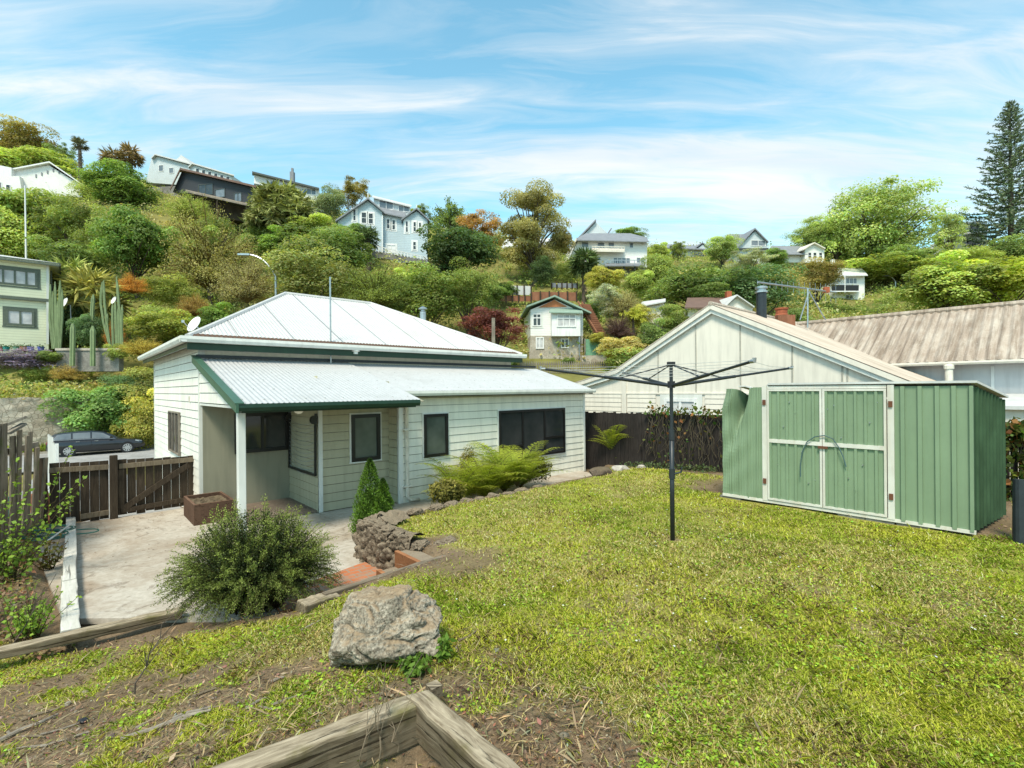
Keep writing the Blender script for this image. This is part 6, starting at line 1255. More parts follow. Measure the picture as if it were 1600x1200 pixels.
# white house with dark balcony at right
h = FH('white_balcony_house', 'narrow white two storey house with a black balcony front at right of centre', (1303,80),(1351,80.5)); h.wall([(1303,496),(1303,430),(1351,430),(1351,496)], 6, 'sidewhitefar'); h.roofs([[(1301,432,-.8),(1356,431,-.8),(1346,420,4),(1310,420,4)],[(1356,431,-.8),(1354,427,7),(1346,420,4)]], 'roofpale', .15); h.win(1321,434,1339,444,3,1,'white','skyglass'); h.win(1307,436,1314,442,1,1,'white','skyglass'); h.win(1320,460,1333,468,2,1,'white','darkglass',.12,'white')
h.box(1300,445,1342,455,-1.3,-1.2,'blackframe','balcony_front'); h.slab([(1298,456,-1.4),(1343,456,-1.4),(1343,454,0),(1298,454,0)], 'white', .15, 'balcony_floor'); p = h.P(1301,424,3); g = MB(); g.box(p,(1.0,.7,2.2)); ch = part('chimney', g, M['redwood'], h.t); g = MB(); g.box(p+Vector((0,0,1.5)),(.5,.5,.9)); part('chimney_pot', g, M['white'], ch); h.bar(1320,430,1320,458,'white',.12,-1.25,'post')
rt = FH('terraced_fence', 'black mesh fences on grey terraces right of the narrow white house', (1352,82),(1398,84),'fence'); rt.wall([(1352,498),(1352,462),(1384,462),(1396,482),(1396,498)], 2, 'blockwall', .3, 'terrace'); rt.box(1352,459,1382,465,-.1,0,'darkmetal','mesh'); rt.box(1352,474,1396,481,-.4,-.3,'darkmetal','mesh')
for px in (1361,1380): rt.bar(px,460,px,481,'white',.12,-.45,'post')
h = FH('modern_house', 'white flat roofed modern house behind the tall pine at right', (1500,96),(1546,97)); h.wall([(1502,400),(1502,368),(1542,366),(1542,400)], 6, 'sidewhitefar'); h.wall([(1512,366),(1512,346),(1543,346),(1543,366)], 6, 'sidepale', 1, 'upper_wall'); h.win(1516,349,1538,359,2,1,'darktrim','darkglass',o=1); h.slab([(1500,366,-1.2),(1546,364,-1.2),(1546,362,6),(1500,364,6)], 'white', .25); h.win(1509,373,1534,388,3,1,'white','darkglass')
# street furniture on the hillside
for nm, lb, b, top, head, Y in (('street_lamp','grey curved arm street lamp behind the white hip roof',(431,470),(431,432),(389,398),40),('street_lamp','slim grey street lamp on the far slope at right',(1399,478),(1399,440),(1387,431),84)):
    r_ = .09 if Y < 50 else .12; t_ = thing(nm, lb, 'street lamp', at(b[0],b[1],Y)); g = MB(); B0, T_, Hd = at(*b,Y), at(*top,Y), at(*head,Y); ctl = Vector((T_.x*.6+Hd.x*.4, T_.y, Hd.z-.1))
    g.tube([B0-Vector((0,0,4)), T_], [r_*1.2,r_], 8); part('pole', g, M['steel'], t_); g = MB(); g.tube([T_*(1-f)**2+ctl*2*f*(1-f)+Hd*f*f for f in np.linspace(0,1,9)], r_*.75, 8); ar = part('arm', g, M['steel'], t_); g = MB(); g.beam(Hd+Vector((.1,0,0)), Hd-Vector((.85,0,-.02)), .3, .14); part('lamp_head', g, M['steel'], ar)
pp_ = thing('timber_pole', 'short pale timber pole standing behind the right end of the white roof', 'pole', at(771,560,30)); g = MB(); g.beam(at(771,580,30), at(771,497,30), .2, .2); part('pole', g, M['greywood'], pp_)
# terraces left: block wall, stone wall, pickets, pots
bw_ = FH('block_wall', 'mottled grey concrete block wall below the cactus garden', (90,35.2),(186,35.6),'wall'); bw_.box(88,546,186,580,0,.5,'blockwall','wall'); bw_.box(86,544,188,547.5,-.08,.5,'patio','coping')
swl = thing('stone_wall', 'long rough stone retaining wall behind the parked car', 'wall', ST(-12,35,-2)); wl = Plane(ST(0,35.0), B_)
g = MB(); za_ = wl.sz(30,621)[1]; nst = 70
vs = []; 
for i in range(nst+1):
    for j in range(13):
        x = -24+34*i/nst; z = -2.2+(za_+2.2)*j/12+(rnd.uniform(-.08,.08) if j == 12 else 0); vs.append(wl.pt(x, z, rnd.uniform(-.035,.035)+(za_-z)*-.04))
g.add(vs, [(i*13+j,(i+1)*13+j,(i+1)*13+j+1,i*13+j+1) for i in range(nst) for j in range(12)]); part('wall', g, M['stonewall'], swl, smooth=False)
g = MB(); g.extrude([wl.pt(-24,za_-.1,.02), wl.pt(10,za_-.1,.02), wl.pt(10,za_-.1,2.2), wl.pt(-24,za_-.1,2.2)], (0,0,.06)); part('coping', g, M['stonewall'], swl)
pk = FH('wooden_crate_fence', 'small grey wooden picket panel on top of the stone wall', (72,35),(122,35.2),'fence')
for x in (78,92,102,107,113): pk.box(x,600,x+3,616,-.02,.02,'greywood','picket')
pk.bar(71,600,122,600,'greywood',.13); pk.bar(71,616,122,616,'greywood',.13); pk.bar(75,597,75,618,'greywood',.2); pk.bar(120,597,120,618,'greywood',.2)
plain('teal', (.03,.25,.22), .5); plain('potblue', (.10,.14,.42), .5); plain('potpink', (.5,.2,.2), .6)
for px, mt, lb in ((2,'potpink','pinkish flower pot at the left end of the ledge under the green house'),(10,'teal','teal flower pot second from the left under the green house'),(26,'meshgreen','green flower pot in the middle of the ledge under the green house'),(37,'terracotta','terracotta pot between the green and blue pots'),(48,'potblue','blue flower pot beside the terracotta pot'),(64,'potblue','wide blue tub at the right end of the ledge under the green house')):
    p = at(px,549,35.4); t_ = thing('flower_pot', lb, 'pot', p, 'flower pots under the green house'); g = MB(); g.lathe([(.14,0),(.2,.3),(.22,.34),(.19,.34)], p, 12); part('pot', g, M[mt], t_)
    P = np.array(p)+np.array([0,0,.35])+ng.normal(size=(60,3))*np.array([.14,.14,.08]); V, Q, C = leaf_arrays(P, .12, jit(60,(.08,.13,.04),.3)); me = npmesh('leaves', V-np.array(p), Q, C, M['leaf']); link('leaves', me, None, t_)
p = at(26,641-6,34.6); t_ = None; g = MB(); g.lathe([(.18,0),(.24,.32),(.2,.32)], at(24,622,34.8), 12); solo('white_pot', g, M['white'], 'white plastic pot standing on the stone wall', 'pot', loc=at(24,622,34.8))
for px, py, r_, lb in ((103,474,.42,'white satellite dish on the side of the green house'),(180,470,.30,'small white dish among the tall cacti')):
    p = at(px,py,38); n_ = Vector((-.4,-.85,.35)).normalized(); x_ = n_.cross(Vector((0,0,1))).normalized(); y_ = x_.cross(n_); g = MB(); vs = [p+n_*(k*k*.12)+(x_*math.cos(a)+y_*math.sin(a))*r_*max(k,.02) for k in (0,.35,.7,1) for a in [2*math.pi*i/16 for i in range(16)]]
    g.add(vs, [(k*16+i,k*16+(i+1)%16,(k+1)*16+(i+1)%16,(k+1)*16+i) for k in range(3) for i in range(16)]); t_ = thing('satellite_dish', lb, 'satellite dish', p); part('dish', g, M['white'], t_, smooth=True); g = MB(); g.tube([p, p-n_*.3, p-n_*.35-Vector((0,0,1.6))], .04, 6); part('bracket', g, M['steel'], t_)
# ------------------------------------------------------------------ trees and shrubs on the hillside
# crowns are modelled once per kind in a unit box (1 wide, 1 high) and reused at each tree's own size and tint
def lobes_crown(seed, nl, n, lr=(.08,.25), leaf=.045, up=.5, gap=.0, flat=.8, hollow=.25, zlo=.12, tone=.38, aspect=.6):
    r = np.random.default_rng(seed); d = r.normal(size=(nl,3)); d /= np.linalg.norm(d,axis=1,keepdims=True); q = r.random((nl,1))**.4*r.uniform(.8,1.18,(nl,1))
    cen = d*q*np.array([.40,.40,.40])+np.array([0,0,.52]); cen[:,2] = np.maximum(cen[:,2], zlo+.1); rad = r.uniform(*lr, nl); tn = 1+tone*(r.random(nl)*2-1)
    k = r.integers(0,nl,n); v = r.normal(size=(n,3)); v /= np.linalg.norm(v,axis=1,keepdims=True); v[:,2] = np.where(r.random(n) < .6, np.abs(v[:,2]), v[:,2])
    sh = (1-hollow*r.random(n)**1.5)[:,None]*(1+.25*(fbm(v[:,0]*3+k*7.1, v[:,1]*3+v[:,2]*2, 3)-.5))[:,None]
    P = cen[k]+v*rad[k][:,None]*sh*np.array([1.1,1.1,flat]); fine = r.random(n)
    keep = P[:,2] > .02; P = P[keep]; k = k[keep]; v = v[keep]; fine = fine[keep]; n = len(P)
    inner = np.clip(1-np.linalg.norm((P-np.array([0,0,.5]))/np.array([.5,.5,.5]),axis=1),0,1)  # leaves darken towards the crown's middle, shade put into their colour
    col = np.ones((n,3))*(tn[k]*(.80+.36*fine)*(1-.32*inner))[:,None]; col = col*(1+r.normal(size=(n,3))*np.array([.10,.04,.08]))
    V, Q, C = leaf_arrays(P, leaf*r.uniform(.55,1.3,n), np.clip(col,.05,2), N=v*.9+unitv(n)*.8, up=up, aspect=aspect)
    return V, Q, C, cen
def wispy_crown(seed, n, leaf=.035, nb=60, hang=.0):
    r = np.random.default_rng(seed); a = r.random(nb)*2*np.pi; el = np.arccos(r.random(nb)*.95+.02); t = np.linspace(0,1,12)[None,:,None]; rr = r.uniform(.7,1.05,nb)
    tip = np.stack([.5*np.sin(el)*np.cos(a)*rr, .5*np.sin(el)*np.sin(a)*rr, .12+.85*np.cos(el)*rr],1); mid = tip*.5+np.array([0,0,.22])+r.normal(size=(nb,3))*.05
    b = np.zeros((nb,3))+np.array([0,0,.08]); path = (1-t)**2*b[:,None]+2*t*(1-t)*mid[:,None]+t**2*tip[:,None]; path[:,:,2] -= hang*t[:,:,0]**3*.3
    tb = curve_tubes(path, .010, .002, (.42,.34,.26), 4); k = r.integers(0,nb,n); u = .25+.75*r.random(n)**.8; f = u*11; i0 = np.minimum(f.astype(int),10); fr = (f-i0)[:,None]
    P = path[k,i0]*(1-fr)+path[k,i0+1]*fr+r.normal(size=(n,3))*.035*np.array([1,1,.8]); P[:,2] -= hang*r.random(n)*.12; tn = 1+.4*(r.random(nb)*2-1)
    col = np.ones((n,3))*(tn[k]*(.65+.6*r.random(n)))[:,None]; L = leaf_arrays(P, leaf*r.uniform(.5,1.3,n), np.clip(col,.05,2), up=.4, aspect=.5)
    return cat(tb, L)
U3 = (0,0,0)
CR = {}
def addcrown(key, arr): V, Q, C = arr[:3]; CR.setdefault(key, []).append(npmesh(key+'_foliage', V, Q, C, M['leaf']))
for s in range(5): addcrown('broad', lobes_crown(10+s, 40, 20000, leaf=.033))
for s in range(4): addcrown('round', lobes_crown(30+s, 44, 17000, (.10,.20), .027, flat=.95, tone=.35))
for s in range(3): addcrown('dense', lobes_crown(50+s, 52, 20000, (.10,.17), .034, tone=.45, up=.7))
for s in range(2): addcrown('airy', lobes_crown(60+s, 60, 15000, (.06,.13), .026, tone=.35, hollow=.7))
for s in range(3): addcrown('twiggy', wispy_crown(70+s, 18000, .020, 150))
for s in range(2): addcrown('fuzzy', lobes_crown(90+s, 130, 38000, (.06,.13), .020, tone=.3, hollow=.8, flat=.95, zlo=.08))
for s in range(2): addcrown('willow', wispy_crown(80+s, 6500, .042, 50, .5))
# gum tree: flattened clouds of leaves on visible limbs
def gum(seed):
    r = np.random.default_rng(seed); cen = []; 
    for k in range(46):
        a = r.random()*6.28; z = r.uniform(.30,.93); rr = .40*math.sqrt(max(0,1-((z-.55)/.45)**2))*r.uniform(.4,1); cen.append((rr*math.cos(a), rr*math.sin(a), z))
    cen = np.array(cen); n = 30000; k = r.integers(0,len(cen),n); v = r.normal(size=(n,3)); v /= np.linalg.norm(v,axis=1,keepdims=True); v[:,2] = np.where(r.random(n)<.7, np.abs(v[:,2]), v[:,2]*.5); rad = r.uniform(.09,.17,len(cen)); tn = 1+.3*(r.random(len(cen))*2-1)
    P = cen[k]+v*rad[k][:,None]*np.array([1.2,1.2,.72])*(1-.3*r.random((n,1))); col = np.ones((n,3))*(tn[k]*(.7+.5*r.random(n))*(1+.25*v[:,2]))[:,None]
    V, Q, C = leaf_arrays(P, .024*r.uniform(.6,1.3,n), np.clip(col,.05,2), N=v+unitv(n)*.8, up=.4, aspect=.5); return V, Q, C, cen
GUM = gum(5); addcrown('gum', GUM)
def trunk_mesh(key, cen, r0, top=.5, lean=.03):
    g = MB(); g.tube([(0,0,-.25),(0,0,0),(lean,0,top*.35),(lean*1.5,lean,top*.7),(lean,0,top)], [r0*1.25,r0*1.1,r0*.85,r0*.6,r0*.3], 8)
    for c in cen: f = rnd.uniform(.25,.75)*top; s_ = Vector((lean,0,f)); e = Vector(c); m_ = s_.lerp(e,.5)+Vector((rnd.gauss(0,.02),rnd.gauss(0,.02),.02)); g.tube([s_,m_,e], [r0*.45,r0*.3,r0*.12], 5, False)
    me = bpy.data.meshes.new(key); me.from_pydata(g.v, [], g.f); me.update(); me.materials.append(M['bark']); me.shade_smooth(); return me
TR = {'gum': trunk_mesh('gum_trunk', [tuple(c) for c in GUM[3]], .035, .62), 'tree': trunk_mesh('trunk', [(rnd.uniform(-.35,.35),rnd.uniform(-.35,.35),rnd.uniform(.4,.8)) for _ in range(14)], .024)}
cnt = {}
# base colours of the foliage, seen as albedo
G = dict(olive=(.155,.185,.05), brown=(.20,.165,.055), lime=(.235,.27,.075), green=(.135,.175,.055), vivid=(.125,.18,.047), dark=(.055,.085,.032), grey=(.15,.175,.095), silver=(.27,.28,.20), orange=(.29,.175,.06),
         spring=(.25,.295,.105), yellow=(.29,.27,.065), red=(.135,.045,.04), purple=(.085,.05,.05), tan=(.245,.215,.105), bluegreen=(.09,.14,.06), straw=(.33,.28,.11), flame=(.40,.20,.05))
def plant(kind, name, label, px, w_, ytop, ybot, Y, c, cat_=None, group=None, shape='tree', trunk=None):
    """a tree standing on the hill: crown from ybot to ytop in the photo's scale at distance Y"""
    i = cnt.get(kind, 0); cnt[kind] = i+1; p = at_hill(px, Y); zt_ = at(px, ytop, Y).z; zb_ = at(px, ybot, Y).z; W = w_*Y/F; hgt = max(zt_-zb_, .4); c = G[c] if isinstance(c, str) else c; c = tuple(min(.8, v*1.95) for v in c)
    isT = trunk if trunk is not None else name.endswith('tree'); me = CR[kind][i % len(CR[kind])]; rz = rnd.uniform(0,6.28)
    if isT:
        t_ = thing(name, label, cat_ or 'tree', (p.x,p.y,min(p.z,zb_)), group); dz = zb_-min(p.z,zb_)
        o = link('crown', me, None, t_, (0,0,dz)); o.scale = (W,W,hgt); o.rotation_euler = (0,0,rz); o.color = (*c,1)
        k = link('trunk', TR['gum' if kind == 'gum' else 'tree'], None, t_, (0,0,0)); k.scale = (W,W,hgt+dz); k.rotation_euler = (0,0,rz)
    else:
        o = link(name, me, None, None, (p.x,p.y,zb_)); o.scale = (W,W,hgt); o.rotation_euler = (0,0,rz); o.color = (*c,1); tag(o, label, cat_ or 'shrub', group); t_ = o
    return t_
T = plant
# far left skyline and the bank below it
T('broad','broadleaf_tree','rounded olive brown tree on the skyline at far left',36,104,192,262,112,'brown'); T('dense','hedge_shrub','bright lime hedge bank between the olive brown tree and the white gabled house',62,150,232,300,100,'lime')
T('airy','broadleaf_tree','thin dark green tree just right of the olive brown skyline tree',100,46,220,275,108,'green'); T('dense','broadleaf_tree','dark green bushy tree under the brown palms',192,112,255,330,88,'vivid'); T('round','shrub','lime shrub right of the ragged skyline palm',150,60,272,330,92,'lime')
T('broad','broadleaf_tree','large mixed green tree spreading in front of the white gabled house',45,160,290,420,58,'olive'); T('broad','broadleaf_tree','bright green leafy tree at the left edge above the green house',-10,120,320,430,52,'lime')
T('airy','broadleaf_tree','light olive tree with pale stems right of the flagpole',120,120,296,430,55,'olive'); T('dense','shrub','dark leafy shrub behind the roof of the green house',110,110,370,450,47,'green'); T('dense','broadleaf_tree','dense vivid green tree in the middle of the left slope',216,118,312,445,50,'vivid')
T('round','shrub','olive shrub left of the vivid green tree',165,80,330,430,52,'olive'); T('twiggy','bamboo_clump','feathery light green clump below the charcoal house',302,80,300,350,66,'lime'); T('twiggy','broadleaf_tree','large brownish olive twiggy tree below the charcoal house',332,150,304,470,49,(.215,.19,.07)); T('round','shrub','olive undergrowth inside the twiggy tree',330,110,330,465,50,'olive')
T('twiggy','twiggy_shrub','bare tan twiggy shrub left of the curved street lamp',388,105,395,480,41,'tan'); T('round','shrub','green shrub under the date palm',410,80,350,410,60,'green'); T('dense','shrub','bright green shrub on the bank below the date palm',445,90,360,410,56,'vivid')
T('round','broadleaf_tree','grey green rounded tree right of the date palm',512,74,290,352,70,'grey'); T('airy','broadleaf_tree','brownish open crowned tree behind the blue house',554,66,276,330,82,'brown'); T('dense','shrub','yellow green shrub in front of the date palm',485,90,335,385,60,'lime')
T('broad','broadleaf_tree','olive green mounded tree left of the blue house',515,135,348,440,52,'green'); T('dense','shrub','fresh green shrub at the foot of the blue house bay',555,60,345,395,58,'vivid'); T('round','broadleaf_tree','wide feathery olive tree behind the hip roof',500,170,385,500,43,(.165,.175,.06)); T('twiggy','twiggy_shrub','tan green feathery shrub behind the ridge of the hip roof',585,130,405,490,42,'olive')
T('broad','shrub','dark green shrub left of the roof flue',612,80,440,500,44,'green'); T('broad','broadleaf_tree','leafy green tree behind the roof flue',668,120,418,510,45,(.14,.175,.045)); T('dense','shrub','bright green shrub on the slope under the white rail fence',640,70,420,470,52,'lime')
T('willow','willow_tree','weeping light green tree on the skyline right of the blue house',708,66,296,362,84,'green'); T('airy','broadleaf_tree','orange brown crowned tree left of the gum tree',752,96,322,410,74,'orange'); T('airy','broadleaf_tree','small brown green tree behind the right gable of the blue house',660,44,318,360,84,'olive')
T('gum','gum_tree','tall olive gum tree with clouded crown and bare limbs on the ridge centre',836,124,295,458,66,(.185,.165,.06)); T('round','shrub','olive foliage at the right shoulder of the gum tree',880,46,350,408,68,'brown')
T('dense','broadleaf_tree','dark grey green spreading tree below the blue house fence',716,138,346,458,54,'dark'); T('round','broadleaf_tree','rounded olive green tree right of the roof flue',733,92,410,498,47,'olive'); T('airy','plum_tree','dark red leafed tree behind the right end of the white roof',772,130,470,556,42,'red')
T('round','shrub','dark rounded shrub under the gum tree',850,48,402,452,61,'dark'); T('dense','shrub','yellow green rounded shrub in front of the balcony house',945,62,410,462,57,'yellow'); T('round','shrub','olive shrub just left of the yellow green rounded shrub',890,46,400,450,66,'olive')
T('airy','shrub','silver grey shrub above the stone house roof',950,70,440,505,51,'silver'); T('broad','broadleaf_tree','round green tree behind the right end of the balcony house roof',986,52,355,386,86,'vivid'); T('broad','broadleaf_tree','olive shrubby tree right of the balcony house deck',1026,70,398,460,65,'olive')
T('broad','broadleaf_tree','wide dark green tree mass right of centre',1085,150,412,484,56,'green'); T('round','broadleaf_tree','dark green tree behind the black flue',1180,150,412,500,54,'bluegreen'); T('dense','shrub','small lime shrub at the left of the low skyline house',1030,44,380,412,88,'lime')
T('airy','broadleaf_tree','slim brown topped tree before the low skyline house',1062,34,372,412,90,'olive'); T('broad','broadleaf_tree','round spring green tree left of the grey gabled house',1130,58,370,412,86,'spring'); T('airy','broadleaf_tree','pale silver tree below the grey gabled house',1172,80,388,428,76,'silver')
T('dense','shrub','bright green shrub between the grey gabled house and the bungalow',1212,46,388,420,84,'vivid'); T('broad','broadleaf_tree','olive brown tree left of the narrow white house',1278,74,406,455,71,'brown'); T('twiggy','twiggy_shrub','pale straw coloured shrub behind the television aerial',1225,80,410,465,66,'straw')
T('fuzzy','spring_tree','large airy spring green tree with visible limbs on the right skyline',1372,196,282,440,92,'spring'); T('fuzzy','broadleaf_tree','spring green leafy tree at the left foot of the large airy tree',1275,90,340,405,95,'spring'); T('airy','broadleaf_tree','slender pale green tree between the airy tree and the pine',1486,62,318,405,92,'spring'); T('willow','willow_tree','drooping light green foliage on the left side of the large airy tree',1312,100,305,400,94,'spring')
T('dense','shrub','lime green shrub mass under the large airy tree',1360,150,400,450,87,'lime'); T('broad','shrub','shadowed green shrub right of the large airy tree trunk',1420,90,385,440,84,'green'); T('dense','broadleaf_tree','broad bright lime tree above the rusty roof',1478,150,402,498,62,'lime'); T('dense','broadleaf_tree','yellow green tree at the right edge above the rusty roof',1575,150,396,492,60,(.29,.32,.05))
T('broad','shrub','dark green shrub at the foot of the tall pine',1585,80,370,425,84,'green'); T('round','shrub','green shrub along the slope below the tall pine',1500,110,385,430,80,'lime')
for i, (px, lb) in enumerate(((1325,'left clipped hedge shrub below the narrow white house'),(1360,'middle clipped hedge shrub below the terraced fences'),(1400,'right clipped hedge shrub above the rusty roof ridge'),(1432,'yellow green hedge shrub at the right end of the clipped row'))): T('round','hedge_shrub',lb,px,50,478,505,74,'lime' if i > 2 else 'green',None,'clipped hedge below the white house')
T('twiggy','twiggy_shrub','dark bronze purple shrub right of the stone house stairway',968,56,486,532,45,'purple'); T('dense','shrub','variegated cream green shrub below the bronze shrub',975,80,520,572,43,'straw'); T('broad','shrub','yellow shrub right of the timber stairway',938,34,518,540,46,'yellow'); T('twiggy','twiggy_shrub','grey brown twiggy shrub above the bronze shrub',975,70,450,500,50,'tan')
T('broad','shrub','leafy green shrub left of the brown roofed house',1052,60,478,530,46,'olive'); T('dense','shrub','dark green shrub below the small pale shed',1018,70,500,560,44,'green'); T('round','shrub','yellow flowering shrub in front of the pale shed',1005,50,476,520,47,'yellow'); T('broad','shrub','dark shrub beside the timber stairway top',925,40,470,505,53,'green')
T('dense','shrub','green shrub on the terrace by the white corrugated fence',792,40,440,468,57.5,'vivid'); T('broad','shrub','dark green shrub left of the corrugated fence',760,60,440,480,52,'green'); T('round','shrub','low olive shrub on the terrace behind the picket fence',792,44,545,580,46,'olive'); T('dense','shrub','spiky green clump in front of the stone wall of the bay window house',888,22,556,574,44.5,'green')
T('broad','shrub','green shrub right of the green mesh panel',985,110,545,600,41,'olive')
T('broad','shrub','green shrub under the television aerial',1240,60,480,520,40,'green'); T('dense','shrub','olive green shrub at the foot of the narrow white house',1292,44,472,502,72,'olive'); T('broad','shrub','mid green shrub behind the cream gable peak',1110,70,445,482,52,'green')
T('airy','shrub','grey green loose shrub in front of the black flue',1150,60,425,470,62,'grey'); T('dense','shrub','fresh lime shrub between the balcony house and dark tree mass',1000,50,420,470,60,'lime')
# the bank behind the road, left
T('dense','shrub','large grey green shrub arching over the parked car',162,125,590,700,33.6,(.13,.20,.06)); T('round','shrub','deep green rounded shrub on top of the stone wall behind the car',195,70,580,650,34.5,'bluegreen'); T('dense','shrub','bright yellow green shrub against the corner of the white house',222,80,608,715,33.2,'yellow')
T('dense','strap_leaf_plant','lime strap leaved clump on the stone wall terrace',55,46,570,604,34.8,'lime'); T('broad','shrub','purple flowering shrub below the flower pots',45,95,545,580,35,(.16,.13,.20)); T('dense','shrub','dark green trailing shrub right of the purple flowers',78,40,545,570,35,'green')
T('twiggy','twiggy_shrub','orange and yellow flowering patch beside the wooden picket panel',107,50,565,598,35,(.32,.24,.08)); T('twiggy','flower_shrub','bright orange flowered aloe patch on the slope above the cacti',208,50,424,462,42,'flame','flowering shrub'); T('twiggy','flower_shrub','orange brown flowering shrub on the slope above the satellite dish',305,60,455,500,42,(.28,.19,.07),'flowering shrub')
T('twiggy','flower_shrub','yellow orange flowering patch below the tallest cactus',225,70,525,560,36.5,(.34,.27,.07),'flowering shrub'); T('broad','shrub','green shrub on the slope left of the satellite dish',260,100,485,540,40,(.22,.24,.06)); T('dense','shrub','mid green shrub above the hip roof left eave',340,90,475,530,40,'vivid'); T('broad','shrub','dark olive shrub behind the left eave',225,90,575,640,35.5,(.17,.175,.05))
T('broad','shrub','grey green garden shrub between the cactus columns',135,46,486,545,36.5,'bluegreen'); T('dense','shrub','lime green shrub at the base of the tallest cacti',182,36,535,575,35.8,'lime'); T('broad','shrub','dark shrub behind the lower terrace of the green house',110,60,480,545,40,'dark'); T('twiggy','flower_shrub','red and orange flowers on the stem left of the aloe patch',180,34,500,545,37,(.36,.17,.05),'flowering shrub')
T('round','shrub','pale olive shrub on the slope under the twiggy tree',270,90,430,485,45,(.20,.22,.06)); T('broad','shrub','green shrub right of the aloe patch',245,70,480,530,41,(.17,.2,.06)); T('dense','shrub','bushy green shrub at far left below the stone wall',10,70,640,710,32.6,'green'); T('broad','shrub','bright green roadside weeds left of the parked car',60,50,690,715,32.8,'lime')
# palms
def palm(name, label, px, Y, ytrunk, ytop, nf, L, c, tr, droop=.8, fan=False, skirt=0, crown_px=None, w=.35):
    p = at_hill(px, Y); zt_ = at(px, ytrunk, Y).z; t_ = thing(name, label, 'palm', p); g = MB(); hh = max(zt_-p.z, .5)
    g.tube([(p.x,p.y,p.z-.5),(p.x+.05,p.y,p.z+hh*.5),(p.x,p.y,zt_)], [tr*1.2,tr,tr*.9], 9); part('trunk', g, M['bark'], t_)
    arrs = []; c = np.array(G[c] if isinstance(c,str) else c)*1.6
    for i in range(nf):
        a = 2*math.pi*i*.618+rnd.uniform(-.2,.2); e = rnd.uniform(-.35,1.25) if not fan else rnd.uniform(-.9,1.3); l = L*rnd.uniform(.8,1.1); m = 14; t = np.linspace(0,1,m); d = np.array([math.cos(a),math.sin(a),0])
        path = d*(l*t*math.cos(e))[:,None]+np.array([0,0,1])*(l*(math.sin(e)*t-droop*t**2*(.55 if not fan else .25)))[:,None]; up = np.gradient(path,axis=0); up /= np.linalg.norm(up,axis=1,keepdims=True); side = np.cross(up,[0,0,1]); side /= np.linalg.norm(side,axis=1,keepdims=True)+1e-9
        if fan:
            base = path[7]; n = 16; an = np.linspace(-1.9,1.9,n); D = up[7]*np.cos(an)[:,None]+side[7]*np.sin(an)[:,None]-np.array([0,0,.25]); P = np.repeat(base[None],n,0); S = np.full(n,l*.62); asp = .14
        else:
            k = np.repeat(np.arange(2,m),4); fr = np.tile([0,.5,0,.5],m-2)[:,None]; k2 = np.minimum(k+1,m-1); P = path[k]*(1-fr)+path[k2]*fr; sg = np.tile([1,1,-1,-1],m-2)[:,None]; D = side[k]*sg+up[k]*.7-np.array([0,0,.25]); S = l*w*np.sin(np.pi*np.clip(.1+.85*t[k],0,1)); asp = .24
        tone = rnd.uniform(.7,1.25)*(1 if e > -.1 else .6); arrs.append(leaf_arrays(P, S, np.clip(np.tile(c*tone,(len(P),1))*(1+ng.normal(size=(len(P),1))*.15),.01,.6), D=D, up=.3, aspect=asp))
        arrs.append(curve_tubes(path[None,:8 if fan else m], .03*L/2.5, .012*L/2.5, tuple(c*.9), 3))
    for i in range(skirt):
        a = rnd.random()*6.28; z = -rnd.random()**1.4*hh*.75; P = np.array([[tr*1.1*math.cos(a),tr*1.1*math.sin(a),z]]); arrs.append(leaf_arrays(P, L*.32, np.array([[.20,.16,.085]])*rnd.uniform(.6,1.3), D=np.array([[math.cos(a)*.5,math.sin(a)*.5,-1.]]), aspect=.35))
    V, Q, C = cat(*arrs); V = V+np.array([0,0,zt_-p.z]); link('fronds', npmesh('fronds', V, Q, C, M['needle']), None, t_); return t_
palm('date_palm','large date palm with long arching fronds right of the charcoal house',442,60,326,290,70,4.3,(.19,.20,.065),.42,.75,w=.42)
palm('fan_palm','ragged tall palm with shaggy leafy trunk on the left skyline',128,96,226,205,26,1.6,(.12,.12,.06),.30,.5,True,120); palm('fan_palm','brown topped palm left in the pair above the dark green tree',182,92,250,228,30,2.4,(.19,.14,.06),.28,.5,True,30); palm('fan_palm','brown topped palm right in the pair above the dark green tree',208,93,244,222,30,2.5,(.22,.15,.06),.28,.5,True,40)
palm('cabbage_palm','dark narrow palm beside the blue house bay',577,57,372,355,34,1.5,(.07,.10,.035),.26,.6,True,90); palm('cabbage_palm','fan palm with pale skirt in front of the balcony house',913,61,410,388,44,2.1,(.075,.11,.035),.24,.6,True,40); palm('fan_palm','low yellowish fan palm above the tall cacti',148,40,458,425,26,2.6,(.26,.24,.06),.16,.7,True,0); palm('fan_palm','small fan palm behind the roof corner of the green house',108,42,432,410,22,2.0,(.22,.25,.06),.16,.7,True,0)
palm('fern_palm','bright yellow green tree fern right of the bronze shrub',990,46,496,482,22,1.5,(.36,.35,.05),.12,.7,False,0)
